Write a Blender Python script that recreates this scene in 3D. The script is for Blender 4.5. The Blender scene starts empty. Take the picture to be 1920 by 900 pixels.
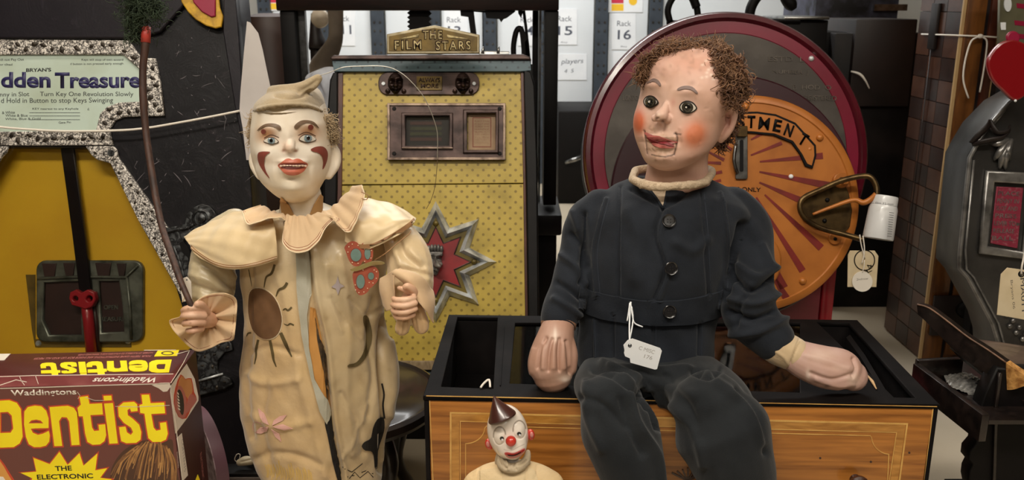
import bpy, bmesh, math, random
import numpy as np
from mathutils import Vector, Matrix
from mathutils.bvhtree import BVHTree
random.seed(7); rng = np.random.RandomState(7)
scene = bpy.context.scene
COL = scene.collection
# ------------------------------------------------------------ camera
FPX = 1663.0; PITCH = math.radians(15)
CAM = np.array([0.0, 0.0, 1.0])
FW = np.array([0, math.cos(PITCH), -math.sin(PITCH)]); UP = np.array([0, math.sin(PITCH), math.cos(PITCH)])
cd = bpy.data.cameras.new('camera'); cam = bpy.data.objects.new('camera', cd); COL.objects.link(cam)
cam.location = CAM; cam.rotation_euler = (math.pi/2 - PITCH, 0, 0)
cd.sensor_width = 36; cd.lens = FPX/1920*36; cd.clip_start = .05
cd.dof.use_dof = True; cd.dof.focus_distance = 1.38; cd.dof.aperture_fstop = 9
scene.camera = cam
# ------------------------------------------------------------ light
w = bpy.data.worlds.new('world'); scene.world = w; w.use_nodes = True
w.node_tree.nodes['Background'].inputs[0].default_value = (1, .95, .88, 1)
w.node_tree.nodes['Background'].inputs[1].default_value = .2
scene.view_settings.view_transform = 'Standard'; scene.view_settings.look = 'None'
scene.view_settings.exposure = 0.28; scene.view_settings.gamma = 1
ROOM_H = 2.7
def ceiling_lamp(x, y, sx, sy, power, colr=(1, .93, .82)):
    ld = bpy.data.lights.new('ceiling_light', 'AREA'); ld.shape = 'RECTANGLE'; ld.size = sx; ld.size_y = sy
    ld.energy = power; ld.color = colr
    o = bpy.data.objects.new('ceiling_light', ld); COL.objects.link(o); o.location = (x, y, ROOM_H - .09)
LAMPS = [(-.5, -.25, 1.3, .3, 34), (1.1, -.1, 1.3, .3, 20), (-.9, 1.3, 1.3, .3, 8), (-.3, 3.9, 2.4, .3, 66, (.95, .98, 1)), (-.5, -2.6, 1.5, .3, 30)]
for l in LAMPS: ceiling_lamp(*l)
# ------------------------------------------------------------ helpers
def c(h):
    h = h.lstrip('#'); v = [int(h[i:i+2], 16)/255 for i in (0, 2, 4)]
    return tuple(x/12.92 if x <= .04045 else ((x+.055)/1.055)**2.4 for x in v)
def ray(px, py):
    return FW + (px-960)/FPX*np.array([1., 0, 0]) - (py-450)/FPX*UP
def P(px, py, Y):
    d = ray(px, py); return CAM + d*(Y/d[1])
def PZ(px, py, z):
    d = ray(px, py); return CAM + d*((z-CAM[2])/d[2])
def mpp(px, py, Y):
    return float(np.dot(P(px, py, Y)-CAM, FW))/FPX
def project(V):
    D = V-CAM; z = D@FW
    return 960+FPX*D[:, 0]/z, 450-FPX*(D@UP)/z
class Pl:
    """a plane in the room; u right, v up, w towards the viewer's side"""
    def __init__(s, px, py, Y, lean=0, yaw=0):
        s.O = P(px, py, Y); a = math.radians(lean); b = math.radians(yaw)
        R = np.array([[math.cos(b), -math.sin(b), 0], [math.sin(b), math.cos(b), 0], [0, 0, 1]])
        s.U = R@np.array([1., 0, 0]); s.V = R@np.array([0, math.sin(a), math.cos(a)]); s.W = np.cross(s.U, s.V)
    def pt(s, px, py, w=0):
        d = ray(px, py); t = np.dot(s.O+s.W*w-CAM, s.W)/np.dot(d, s.W); return CAM+d*t
    def uv(s, px, py, w=0):
        p = s.pt(px, py, w)-s.O; return (float(p@s.U), float(p@s.V))
    def W3(s, u, v, w=0): return s.O+s.U*u+s.V*v+s.W*w
    def to(s, A):
        A = np.asarray(A, float); return s.O + A[:, :1]*s.U + A[:, 1:2]*s.V + A[:, 2:3]*s.W
    def mp(s, px=None, py=None):
        if px is None: q = s.O
        else: q = s.pt(px, py)
        return float(np.dot(q-CAM, FW))/FPX
def tag(o, label=None, cat=None, group=None, kind=None):
    if label: o['label'] = label
    if cat: o['category'] = cat
    if group: o['group'] = group
    if kind: o['kind'] = kind
    return o
def thing(name, label, cat, loc, group=None):
    o = bpy.data.objects.new(name, None); COL.objects.link(o); o.location = tuple(float(v) for v in loc)
    o.empty_display_size = .05
    return tag(o, label, cat, group)
def rootloc(o):
    v = np.zeros(3)
    while o is not None: v = v+np.array(o.location); o = o.parent
    return v
def finish(me, name, mat, parent=None, smooth=False, label=None, cat=None, group=None, kind=None, bvh=False):
    n = len(me.vertices); V = np.empty(n*3); me.vertices.foreach_get('co', V); V = V.reshape(-1, 3)
    if parent is not None: off = rootloc(parent)
    else: off = np.array([(V[:, 0].min()+V[:, 0].max())/2, (V[:, 1].min()+V[:, 1].max())/2, V[:, 2].min()])
    me.vertices.foreach_set('co', (V-off).ravel()); me.update()
    me.name = name
    if mat is not None:
        me.materials.clear(); me.materials.append(mat)
    if smooth: me.polygons.foreach_set('use_smooth', [True]*len(me.polygons))
    if smooth == 'auto':
        me.polygons.foreach_set('use_smooth', [True]*len(me.polygons)); me.set_sharp_from_angle(angle=math.radians(38))
    o = bpy.data.objects.new(name, me); COL.objects.link(o)
    if parent is not None: o.parent = parent
    else: o.location = tuple(float(v) for v in off)
    tag(o, label, cat, group, kind)
    return o
def mk(name, V, F, mat, parent=None, smooth=True, uv=None, col=None, **k):
    me = bpy.data.meshes.new(name); me.from_pydata([tuple(map(float, v)) for v in V], [], [tuple(map(int, f)) for f in F])
    if uv is not None:
        L = me.uv_layers.new(name='UVMap'); idx = np.empty(len(me.loops), int); me.loops.foreach_get('vertex_index', idx)
        L.data.foreach_set('uv', np.asarray(uv)[idx].ravel())
    if col is not None:
        a = me.color_attributes.new('Col', 'FLOAT_COLOR', 'POINT')
        a.data.foreach_set('color', np.hstack([col, np.ones((len(col), 1))]).ravel())
    return finish(me, name, mat, parent, smooth, **k)
# ---- materials
def newmat(name):
    m = bpy.data.materials.new(name); m.use_nodes = True; nt = m.node_tree; b = nt.nodes['Principled BSDF']; return m, nt, b
def N(nt, t, **kw):
    n = nt.nodes.new(t)
    for k, v in kw.items():
        if k in n.inputs: n.inputs[k].default_value = v
        else: setattr(n, k, v)
    return n
def mat(name, base, rough=.5, metal=0, var=None, bump=None, coat=0, spec=None, attr=False, emit=None, scale3=(1, 1, 1), sheen=0):
    """var = (colour2, scale, lo, hi); bump = (strength, scale)"""
    m, nt, b = newmat(name); b.inputs['Roughness'].default_value = rough; b.inputs['Metallic'].default_value = metal
    if coat: b.inputs['Coat Weight'].default_value = coat; b.inputs['Coat Roughness'].default_value = .12
    if spec is not None: b.inputs['Specular IOR Level'].default_value = spec
    if sheen: b.inputs['Sheen Weight'].default_value = sheen; b.inputs['Sheen Roughness'].default_value = .5
    if isinstance(base, str): base = c(base)
    tc = N(nt, 'ShaderNodeTexCoord'); mp = N(nt, 'ShaderNodeMapping'); mp.inputs['Scale'].default_value = scale3
    nt.links.new(tc.outputs['Object'], mp.inputs['Vector'])
    src = None
    if attr:
        a = N(nt, 'ShaderNodeAttribute', attribute_name='Col'); src = a.outputs['Color']
    if var:
        n = N(nt, 'ShaderNodeTexNoise'); n.inputs['Scale'].default_value = var[1]; n.inputs['Detail'].default_value = 6
        nt.links.new(mp.outputs[0], n.inputs['Vector'])
        r = N(nt, 'ShaderNodeMapRange'); r.inputs['From Min'].default_value = var[2]; r.inputs['From Max'].default_value = var[3]
        nt.links.new(n.outputs['Fac'], r.inputs['Value'])
        mx = N(nt, 'ShaderNodeMix', data_type='RGBA'); nt.links.new(r.outputs[0], mx.inputs['Factor'])
        v2 = c(var[0]) if isinstance(var[0], str) else var[0]
        mx.inputs[7].default_value = (*v2, 1)
        if attr: nt.links.new(src, mx.inputs[6]); mx.blend_type = 'MULTIPLY'
        else: mx.inputs[6].default_value = (*base, 1)
        src = mx.outputs[2]
    if src is not None: nt.links.new(src, b.inputs['Base Color'])
    else: b.inputs['Base Color'].default_value = (*base, 1)
    if bump:
        n = N(nt, 'ShaderNodeTexNoise'); n.inputs['Scale'].default_value = bump[1]; n.inputs['Detail'].default_value = 5
        nt.links.new(mp.outputs[0], n.inputs['Vector'])
        bp = N(nt, 'ShaderNodeBump'); bp.inputs['Strength'].default_value = bump[0]; bp.inputs['Distance'].default_value = bump[2] if len(bump) > 2 else .002
        nt.links.new(n.outputs['Fac'], bp.inputs['Height']); nt.links.new(bp.outputs[0], b.inputs['Normal'])
    if emit: b.inputs['Emission Color'].default_value = (*base, 1); b.inputs['Emission Strength'].default_value = emit
    return m
def wood(name, c1, c2, scale=(2, 30, 30), rough=.35, coat=0, bump=.15, s=4):
    m, nt, b = newmat(name); b.inputs['Roughness'].default_value = rough
    if coat: b.inputs['Coat Weight'].default_value = coat; b.inputs['Coat Roughness'].default_value = .1
    tc = N(nt, 'ShaderNodeTexCoord'); mp = N(nt, 'ShaderNodeMapping'); mp.inputs['Scale'].default_value = scale
    nt.links.new(tc.outputs['Object'], mp.inputs['Vector'])
    n = N(nt, 'ShaderNodeTexNoise'); n.inputs['Scale'].default_value = s; n.inputs['Detail'].default_value = 8; n.inputs['Distortion'].default_value = .6
    nt.links.new(mp.outputs[0], n.inputs['Vector'])
    r = N(nt, 'ShaderNodeValToRGB'); e = r.color_ramp.elements; e[0].position = .32; e[1].position = .66
    e[0].color = (*c(c2), 1); e[1].color = (*c(c1), 1)
    nt.links.new(n.outputs['Fac'], r.inputs[0]); nt.links.new(r.outputs[0], b.inputs['Base Color'])
    bp = N(nt, 'ShaderNodeBump'); bp.inputs['Strength'].default_value = bump; bp.inputs['Distance'].default_value = .001
    nt.links.new(n.outputs['Fac'], bp.inputs['Height']); nt.links.new(bp.outputs[0], b.inputs['Normal'])
    return m
def glass(name, tint=(1, 1, 1), rough=.02, ior=1.5):
    m, nt, b = newmat(name); nt.nodes.remove(b)
    g = N(nt, 'ShaderNodeBsdfGlossy'); g.inputs['Roughness'].default_value = rough
    t = N(nt, 'ShaderNodeBsdfTransparent'); t.inputs[0].default_value = (*tint, 1)
    f = N(nt, 'ShaderNodeFresnel'); f.inputs[0].default_value = ior
    mx = N(nt, 'ShaderNodeMixShader'); nt.links.new(f.outputs[0], mx.inputs[0]); nt.links.new(t.outputs[0], mx.inputs[1]); nt.links.new(g.outputs[0], mx.inputs[2])
    nt.links.new(mx.outputs[0], nt.nodes['Material Output'].inputs[0]); return m
# ---- plates, text, boxes, tubes
def curve_mesh(cu):
    o = bpy.data.objects.new('tmp', cu); COL.objects.link(o)
    dg = bpy.context.evaluated_depsgraph_get(); me = bpy.data.meshes.new_from_object(o.evaluated_get(dg))
    bpy.data.objects.remove(o); bpy.data.curves.remove(cu); return me
def place(me, pl, dw=0):
    n = len(me.vertices); V = np.empty(n*3); me.vertices.foreach_get('co', V); V = V.reshape(-1, 3); V[:, 2] += dw
    uv = V[:, :2].copy(); me.vertices.foreach_set('co', pl.to(V).ravel())
    while me.uv_layers: me.uv_layers.remove(me.uv_layers[0])
    L = me.uv_layers.new(name='UVMap'); idx = np.empty(len(me.loops), int); me.loops.foreach_get('vertex_index', idx)
    L.data.foreach_set('uv', uv[idx].ravel()); me.update()
def plate(name, pl, loops, w0, w1, m, parent=None, bevel=0, local=False, smooth=False, **k):
    cu = bpy.data.curves.new('tmp', 'CURVE'); cu.dimensions = '2D'; cu.fill_mode = 'BOTH'
    for lp in loops:
        pts = lp if local else [pl.uv(x, y, w1) for x, y in lp]
        s = cu.splines.new('POLY'); s.points.add(len(pts)-1); s.use_cyclic_u = True
        for i, (u, v) in enumerate(pts): s.points[i].co = (u, v, 0, 1)
    cu.extrude = max(abs(w1-w0)/2-bevel, 1e-5)
    if bevel: cu.bevel_depth = bevel; cu.bevel_resolution = 1; cu.offset = -bevel
    me = curve_mesh(cu); place(me, pl, (w0+w1)/2)
    return finish(me, name, m, parent, smooth, **k)
def circ(cx, cy, r, n=48, a0=0, a1=360, ry=None):
    ry = r if ry is None else ry; full = abs(a1-a0) >= 360
    return [(cx+r*math.cos(math.radians(a0+(a1-a0)*i/(n if full else n-1))), cy-ry*math.sin(math.radians(a0+(a1-a0)*i/(n if full else n-1)))) for i in range(n)]
def rrect(x0, y0, x1, y1, r, n=4):
    o = []
    for (cx, cy, a) in ((x1-r, y0+r, 90), (x0+r, y0+r, 180), (x0+r, y1-r, 270), (x1-r, y1-r, 0)):
        seg = [(cx+r*math.cos(math.radians(a+90*i/n if True else 0)), cy-r*math.sin(math.radians(a+90*i/n))) for i in range(n+1)]
        if a == 90: seg = [(cx+r*math.cos(math.radians(90*i/n)), cy-r*math.sin(math.radians(90*i/n))) for i in range(n+1)]
        elif a == 180: seg = [(cx+r*math.cos(math.radians(90+90*i/n)), cy-r*math.sin(math.radians(90+90*i/n))) for i in range(n+1)]
        elif a == 270: seg = [(cx+r*math.cos(math.radians(180+90*i/n)), cy-r*math.sin(math.radians(180+90*i/n))) for i in range(n+1)]
        else: seg = [(cx+r*math.cos(math.radians(270+90*i/n)), cy-r*math.sin(math.radians(270+90*i/n))) for i in range(n+1)]
        o += seg
    return o
def rect(x0, y0, x1, y1): return [(x0, y0), (x1, y0), (x1, y1), (x0, y1)]
def text(name, s, pl, x0, y0, x1, y1, h, m, parent=None, w=0, th=.001, bold=0, shear=0, spacing=1, bevel=0, **k):
    """baseline from (x0,y0) to (x1,y1) in pixels, box height h pixels"""
    cu = bpy.data.curves.new('tmp', 'FONT'); cu.body = s; cu.size = 1; cu.offset = bold; cu.shear = shear; cu.space_character = spacing
    cu.fill_mode = 'BOTH'; cu.resolution_u = 4
    me = curve_mesh(cu)
    n = len(me.vertices); V = np.empty(n*3); me.vertices.foreach_get('co', V); V = V.reshape(-1, 3)
    A = np.array(pl.uv(x0, y0, w)); B = np.array(pl.uv(x1, y1, w)); L = np.linalg.norm(B-A); d = (B-A)/L; nn = np.array([-d[1], d[0]])
    mx_, my_ = (x0+x1)/2, (y0+y1)/2; dx_, dy_ = x1-x0, y1-y0; l_ = math.hypot(dx_, dy_)
    H = float(np.linalg.norm(np.array(pl.uv(mx_+dy_/l_*h, my_-dx_/l_*h, w))-np.array(pl.uv(mx_, my_, w))))
    mn = V.min(0); mx = V.max(0)
    a = (V[:, 0]-mn[0])/(mx[0]-mn[0])*L; b_ = (V[:, 1]-mn[1])/(mx[1]-mn[1])*H
    uv = A + a[:, None]*d + b_[:, None]*nn
    V2 = np.zeros_like(V); V2[:, :2] = uv; me.vertices.foreach_set('co', V2.ravel())
    bm = bmesh.new(); bm.from_mesh(me); bmesh.ops.remove_doubles(bm, verts=bm.verts, dist=1e-6)
    bmesh.ops.recalc_face_normals(bm, faces=bm.faces)
    if bm.faces and sum(f.normal.z for f in bm.faces) < 0: bmesh.ops.reverse_faces(bm, faces=bm.faces)
    if th > 0:
        r = bmesh.ops.extrude_face_region(bm, geom=bm.faces[:]); vs = [g for g in r['geom'] if isinstance(g, bmesh.types.BMVert)]
        bmesh.ops.translate(bm, verts=vs, vec=(0, 0, th))
    bm.to_mesh(me); bm.free(); place(me, pl, w)
    return finish(me, name, m, parent, False, **k)
def prism(name, base, top, m, parent=None, bevel=0, **k):
    """base/top: equal lists of world points"""
    n = len(base); bm = bmesh.new(); a = [bm.verts.new(p) for p in base]; b = [bm.verts.new(p) for p in top]
    bm.faces.new(a[::-1]); bm.faces.new(b)
    for i in range(n): bm.faces.new((a[i], a[(i+1) % n], b[(i+1) % n], b[i]))
    bmesh.ops.recalc_face_normals(bm, faces=bm.faces)
    if bevel: bmesh.ops.bevel(bm, geom=bm.edges[:], offset=bevel, segments=2, affect='EDGES', profile=.5)
    me = bpy.data.meshes.new(name); bm.to_mesh(me); bm.free()
    return finish(me, name, m, parent, 'auto' if bevel else False, **k)
def box(name, x0, x1, y0, y1, z0, z1, m, parent=None, bevel=0, pl=None, **k):
    pts = [(x0, y0), (x1, y0), (x1, y1), (x0, y1)]
    b = [np.array((x, y, z0)) for x, y in pts]; t = [np.array((x, y, z1)) for x, y in pts]
    if pl is not None: b = list(pl.to(b)); t = list(pl.to(t))
    return prism(name, b, t, m, parent, bevel, **k)
def tube_arr(pts, rad, n=10, flat=1.0, side=None, caps=True, sub=1):
    pts = np.array(pts, float); rad = np.broadcast_to(np.array(rad, float), (len(pts),)).copy()
    if sub > 1: pts, rad = smooth_path(pts, rad, sub)
    T = np.gradient(pts, axis=0); T /= np.linalg.norm(T, axis=1)[:, None]+1e-12
    s = np.array(side if side is not None else (1., 0, 0)); V = []
    for i in range(len(pts)):
        s = s - T[i]*np.dot(s, T[i])
        if np.linalg.norm(s) < 1e-3: s = np.cross(T[i], (0, 0, 1.))
        s = s/np.linalg.norm(s); b = np.cross(T[i], s)
        a = np.arange(n)*2*math.pi/n
        V.append(pts[i] + rad[i]*(np.cos(a)[:, None]*s + flat*np.sin(a)[:, None]*b))
    V = np.vstack(V); F = []
    for i in range(len(pts)-1):
        for j in range(n): F.append((i*n+j, i*n+(j+1) % n, (i+1)*n+(j+1) % n, (i+1)*n+j))
    if caps: F.append(tuple(range(n))[::-1]); F.append(tuple((len(pts)-1)*n+j for j in range(n)))
    return V, F
def smooth_path(pts, rad, sub):
    n = len(pts); A = np.hstack([pts, rad[:, None]]); out = []
    for i in range(n-1):
        p0 = A[max(i-1, 0)]; p1 = A[i]; p2 = A[i+1]; p3 = A[min(i+2, n-1)]
        for t in np.arange(sub)/sub:
            out.append(.5*((2*p1)+(-p0+p2)*t+(2*p0-5*p1+4*p2-p3)*t*t+(-p0+3*p1-3*p2+p3)*t**3))
    out.append(A[-1]); out = np.array(out); return out[:, :3], np.abs(out[:, 3])
def tube(name, pts, rad, m, parent=None, n=10, sub=1, flat=1.0, **k):
    V, F = tube_arr(pts, rad, n, flat, sub=sub); return mk(name, V, F, m, parent, True, **k)
def ellipsoid(cn, ax, R=None, nu=32, nv=20):
    V = []; F = []
    for i in range(nv+1):
        ph = math.pi*i/nv
        for j in range(nu):
            th = 2*math.pi*j/nu; V.append((math.sin(ph)*math.cos(th), math.sin(ph)*math.sin(th), math.cos(ph)))
    V = np.array(V)*np.array(ax)
    for i in range(nv):
        for j in range(nu): F.append((i*nu+j, (i+1)*nu+j, (i+1)*nu+(j+1) % nu, i*nu+(j+1) % nu))
    if R is not None: V = V@np.array(R).T
    V = V+np.array(cn)
    # weld poles
    return V, F
def lathe(name, prof, cn, m, parent=None, n=40, axis=None, a=(1, 0, 0), b=(0, 1, 0), cc=(0, 0, 1), smooth='auto', **k):
    """prof: (r, h); about axis cc through cn"""
    a, b, cc, cn = map(lambda q: np.array(q, float), (a, b, cc, cn)); V = []; F = []
    for (r, h) in prof:
        for j in range(n):
            t = 2*math.pi*j/n; V.append(cn+a*r*math.cos(t)+b*r*math.sin(t)+cc*h)
    for i in range(len(prof)-1):
        for j in range(n): F.append((i*n+j, i*n+(j+1) % n, (i+1)*n+(j+1) % n, (i+1)*n+j))
    F.append(tuple(range(n))[::-1]); F.append(tuple((len(prof)-1)*n+j for j in range(n)))
    return mk(name, V, F, m, parent, smooth, **k)
# ---- sculpting
def join(parts):
    V = []; F = []; o = 0
    for v, f in parts:
        V.append(np.asarray(v)); F += [tuple(i+o for i in ff) for ff in f]; o += len(v)
    return np.vstack(V), F
def fuse(parts, voxel, smooth=4):
    V, F = join(parts); me = bpy.data.meshes.new('t'); me.from_pydata([tuple(v) for v in V], [], F)
    o = bpy.data.objects.new('t', me); COL.objects.link(o)
    m = o.modifiers.new('r', 'REMESH'); m.mode = 'VOXEL'; m.voxel_size = voxel
    if smooth: s = o.modifiers.new('s', 'SMOOTH'); s.iterations = smooth; s.factor = .6
    dg = bpy.context.evaluated_depsgraph_get(); m2 = bpy.data.meshes.new_from_object(o.evaluated_get(dg))
    bpy.data.objects.remove(o)
    n = len(m2.vertices); A = np.empty(n*3); m2.vertices.foreach_get('co', A)
    nf = len(m2.polygons); Q = np.empty(nf*4, int)
    try:
        m2.polygons.foreach_get('vertices', Q); Q = Q.reshape(-1, 4)
    except Exception:
        Q = [tuple(p.vertices) for p in m2.polygons]
    return A.reshape(-1, 3), Q
def pdist(X, Y, poly, closed=False):
    d = np.full(len(X), 1e9); pts = list(poly)+([poly[0]] if closed else [])
    for (x0, y0), (x1, y1) in zip(pts[:-1], pts[1:]):
        L = (x1-x0)**2+(y1-y0)**2+1e-9; t = np.clip(((X-x0)*(x1-x0)+(Y-y0)*(y1-y0))/L, 0, 1)
        d = np.minimum(d, np.hypot(X-x0-t*(x1-x0), Y-y0-t*(y1-y0)))
    return d
def spl(poly, sub=6):
    A = np.array(poly, float); a, _ = smooth_path(np.hstack([A, np.zeros((len(A), 1))]), np.zeros(len(A)), sub); return [tuple(p[:2]) for p in a]
def splc(poly, sub=6):
    A = list(poly); n = len(A); q = spl([A[-1]]+A+[A[0], A[1]], sub); return q[sub:sub*(n+1)]
class Sc:
    def __init__(s, V, F, base):
        s.V = np.array(V); s.F = F if isinstance(F, np.ndarray) else F; s.col = np.tile(np.array(c(base) if isinstance(base, str) else base), (len(s.V), 1)); s.upd()
    def upd(s):
        Q = np.array([f for f in s.F if len(f) == 4]) if not isinstance(s.F, np.ndarray) else s.F
        n = np.cross(s.V[Q[:, 2]]-s.V[Q[:, 0]], s.V[Q[:, 3]]-s.V[Q[:, 1]]); Nn = np.zeros_like(s.V)
        for i in range(4): np.add.at(Nn, Q[:, i], n)
        s.Nn = Nn/(np.linalg.norm(Nn, axis=1)[:, None]+1e-15)
        s.X, s.Y = project(s.V); d = CAM-s.V; d /= np.linalg.norm(d, axis=1)[:, None]; s.face = np.sum(s.Nn*d, 1)
        s.front = np.clip(s.face*6+.5, 0, 1)
    def g(s, x, y, rx, ry=None, ang=0):
        ry = rx if ry is None else ry; a = math.radians(ang); dx = s.X-x; dy = s.Y-y
        u = dx*math.cos(a)+dy*math.sin(a); v = -dx*math.sin(a)+dy*math.cos(a)
        return np.exp(-(u/rx)**2-(v/ry)**2)*s.front
    def push(s, x, y, rx, ry, amt, ang=0): s.V = s.V+s.Nn*(s.g(x, y, rx, ry, ang)*amt)[:, None]
    def fold(s, poly, wd, amt, sub=5):
        d = pdist(s.X, s.Y, spl(poly, sub)); s.V = s.V+s.Nn*(np.exp(-(d/wd)**2)*s.front*amt)[:, None]
    def paint(s, mask, colr, k=1):
        cc = np.array(c(colr) if isinstance(colr, str) else colr); m = (np.clip(mask, 0, 1)*k*s.front)[:, None]; s.col = s.col*(1-m)+cc*m
    def blob(s, x, y, rx, ry, colr, k=1, ang=0, hard=1):
        s.paint(np.clip(s.g(x, y, rx, ry, ang)*hard, 0, 1), colr, k)
    def line(s, poly, wd, colr, k=1): s.paint(np.clip(1.5-pdist(s.X, s.Y, spl(poly))/wd, 0, 1), colr, k)
    def bvh(s): return BVHTree.FromPolygons([Vector(v) for v in s.V], [tuple(map(int, f)) for f in s.F])
    def make(s, name, m, parent=None, **k): return mk(name, s.V, s.F, m, parent, True, col=s.col, **k)
def interp_rows(rows, n):
    A = np.array(rows, float); P3, _ = smooth_path(A[:, :3], A[:, 3], 8)
    sm = []
    for i in range(A.shape[1]):
        q, _ = smooth_path(np.stack([A[:, i]]*3, 1), A[:, i], 8); sm.append(q[:, 0])
    return np.stack(sm, 1)
def silloft(rows, nseg=48, p=2.0):
    """rows: (y, xl, xr, Y, halfdepth_m) in picture pixels + depth; elliptical sections"""
    R = interp_rows(rows, 0); V = []; F = []; n = nseg
    for (y, xl, xr, Y, hd) in R:
        L = P(xl, y, Y); Rr = P(xr, y, Y); cn = (L+Rr)/2; hw = abs(Rr[0]-L[0])/2
        for j in range(n):
            t = 2*math.pi*j/n; ct, st = math.cos(t), math.sin(t)
            V.append(cn+np.array([hw*np.sign(ct)*abs(ct)**(2/p), hd*np.sign(st)*abs(st)**(2/p), 0]))
    m = len(R)
    for i in range(m-1):
        for j in range(n): F.append((i*n+j, i*n+(j+1) % n, (i+1)*n+(j+1) % n, (i+1)*n+j))
    F.append(tuple(range(n))[::-1]); F.append(tuple((m-1)*n+j for j in range(n)))
    return np.array(V), F
def chain(pts, n=14, sub=5, flat=1.0, round_end=True):
    """pts: (px,py,Y,r_px) rounded tube"""
    q = np.array([[*P(a, b, Y), r*mpp(a, b, Y)] for a, b, Y, r in pts]); p, r = smooth_path(q[:, :3], q[:, 3], sub)
    if round_end:
        def cap(p0, p1, r0):
            d = (p0-p1)/(np.linalg.norm(p0-p1)+1e-9); return [p0+d*r0*math.sin(a) for a in (1.45, 1.1, .75, .35)], [r0*math.cos(a) for a in (1.45, 1.1, .75, .35)]
        a, ra = cap(p[0], p[1], r[0]); b, rb = cap(p[-1], p[-2], r[-1])
        p = np.vstack([a, p, b[::-1]]); r = np.concatenate([ra, r, rb[::-1]])
    return tube_arr(p, r, n, flat)
def decal(name, poly, bv, m, parent, off=.0004, th=.0004, step=4, back=None, **k):
    """a thin appliqué or print laid on a surface"""
    bm = bmesh.new(); vs = [bm.verts.new((x, y, 0)) for x, y in poly]; bm.faces.new(vs)
    xs = [p[0] for p in poly]; ys = [p[1] for p in poly]
    for a, lo, hi in ((0, min(xs), max(xs)), (1, min(ys), max(ys))):
        q = lo+step
        while q < hi:
            co = [0, 0, 0]; no = [0, 0, 0]; co[a] = q; no[a] = 1
            bmesh.ops.bisect_plane(bm, geom=bm.verts[:]+bm.edges[:]+bm.faces[:], plane_co=co, plane_no=no, dist=1e-4); q += step
    last = None; bad = []
    C0 = Vector(CAM)
    for v in bm.verts:
        d = Vector(ray(v.co.x, v.co.y)).normalized(); h = bv.ray_cast(C0, d)
        if h[0] is None: bad.append(v); continue
        nn = h[1] if h[1].dot(d) < 0 else -h[1]
        v.co = h[0]+nn*off-d*off
    if bad: bmesh.ops.delete(bm, geom=bad, context='VERTS')
    cv = Vector(CAM)
    for f in bm.faces:
        f.normal_update()
        if f.normal.dot(cv-f.calc_center_median()) < 0: f.normal_flip()
    if th:
        bm.normal_update(); bmesh.ops.solidify(bm, geom=bm.faces[:], thickness=-th)
    me = bpy.data.meshes.new(name); bm.to_mesh(me); bm.free()
    return finish(me, name, m, parent, False if th else True, **k)
def dline(name, poly, wd, bv, m, parent, off=.0004, th=0, sub=5, taper=None, **k):
    """a painted or sewn stroke of pixel width wd following a surface"""
    A = np.array(spl(poly, sub)); T = np.gradient(A, axis=0); T /= np.linalg.norm(T, axis=1)[:, None]+1e-9; Nn = np.stack([-T[:, 1], T[:, 0]], 1)
    n = len(A); wv = np.full(n, wd/2.) if taper is None else wd/2*np.interp(np.linspace(0, 1, n), np.linspace(0, 1, len(taper)), taper)
    L = A+Nn*wv[:, None]; R = A-Nn*wv[:, None]; V = []; C0 = Vector(CAM)
    for l, a, r in zip(L, A, R):
        for q in (l, a, r):
            d = Vector(ray(*q)).normalized(); h = bv.ray_cast(C0, d)
            if h[0] is None: V.append(V[-1] if V else None); continue
            V.append(np.array(h[0]-d*off))
    first = next((v for v in V if v is not None), None)
    if first is None: return None
    V = [first if v is None else v for v in V]; F = []
    for i in range(n-1):
        F += [(3*i, 3*i+1, 3*i+4, 3*i+3), (3*i+1, 3*i+2, 3*i+5, 3*i+4)]
    return mk(name, V, F, m, parent, True, **k)
def sheet(name, grid, m, parent=None, nu=60, nv=60, th=.002, wr=None, col=None, smooth=True, **k):
    """cloth surface through a grid of (px,py,Y) control points"""
    G = np.array([[P(*q) for q in row] for row in grid]); 
    def up(A, n):  # A (k, ..., 3) catmull along axis 0
        kx = len(A); out = []
        for t in np.linspace(0, kx-1-1e-9, n):
            i = int(t); f = t-i; p0 = A[max(i-1, 0)]; p1 = A[i]; p2 = A[min(i+1, kx-1)]; p3 = A[min(i+2, kx-1)]
            out.append(.5*((2*p1)+(-p0+p2)*f+(2*p0-5*p1+4*p2-p3)*f*f+(-p0+3*p1-3*p2+p3)*f**3))
        return np.array(out)
    S_ = up(G, nv); S_ = np.swapaxes(up(np.swapaxes(S_, 0, 1), nu), 0, 1)
    if wr is not None:
        du = np.gradient(S_, axis=1); dv = np.gradient(S_, axis=0); nn = np.cross(du, dv); nn /= np.linalg.norm(nn, axis=2)[:, :, None]+1e-12
        uu, vv = np.meshgrid(np.linspace(0, 1, nu), np.linspace(0, 1, nv)); S_ = S_+nn*wr(uu, vv)[:, :, None]
    V = S_.reshape(-1, 3); F = [(j*nu+i, j*nu+i+1, (j+1)*nu+i+1, (j+1)*nu+i) for j in range(nv-1) for i in range(nu-1)]
    bm = bmesh.new(); vs = [bm.verts.new(v) for v in V]
    for f in F: bm.faces.new([vs[i] for i in f])
    bmesh.ops.recalc_face_normals(bm, faces=bm.faces)
    if th: bmesh.ops.solidify(bm, geom=bm.faces[:], thickness=th)
    me = bpy.data.meshes.new(name); bm.to_mesh(me); bm.free()
    o = finish(me, name, m, parent, True, **k); return o, V, F
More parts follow.
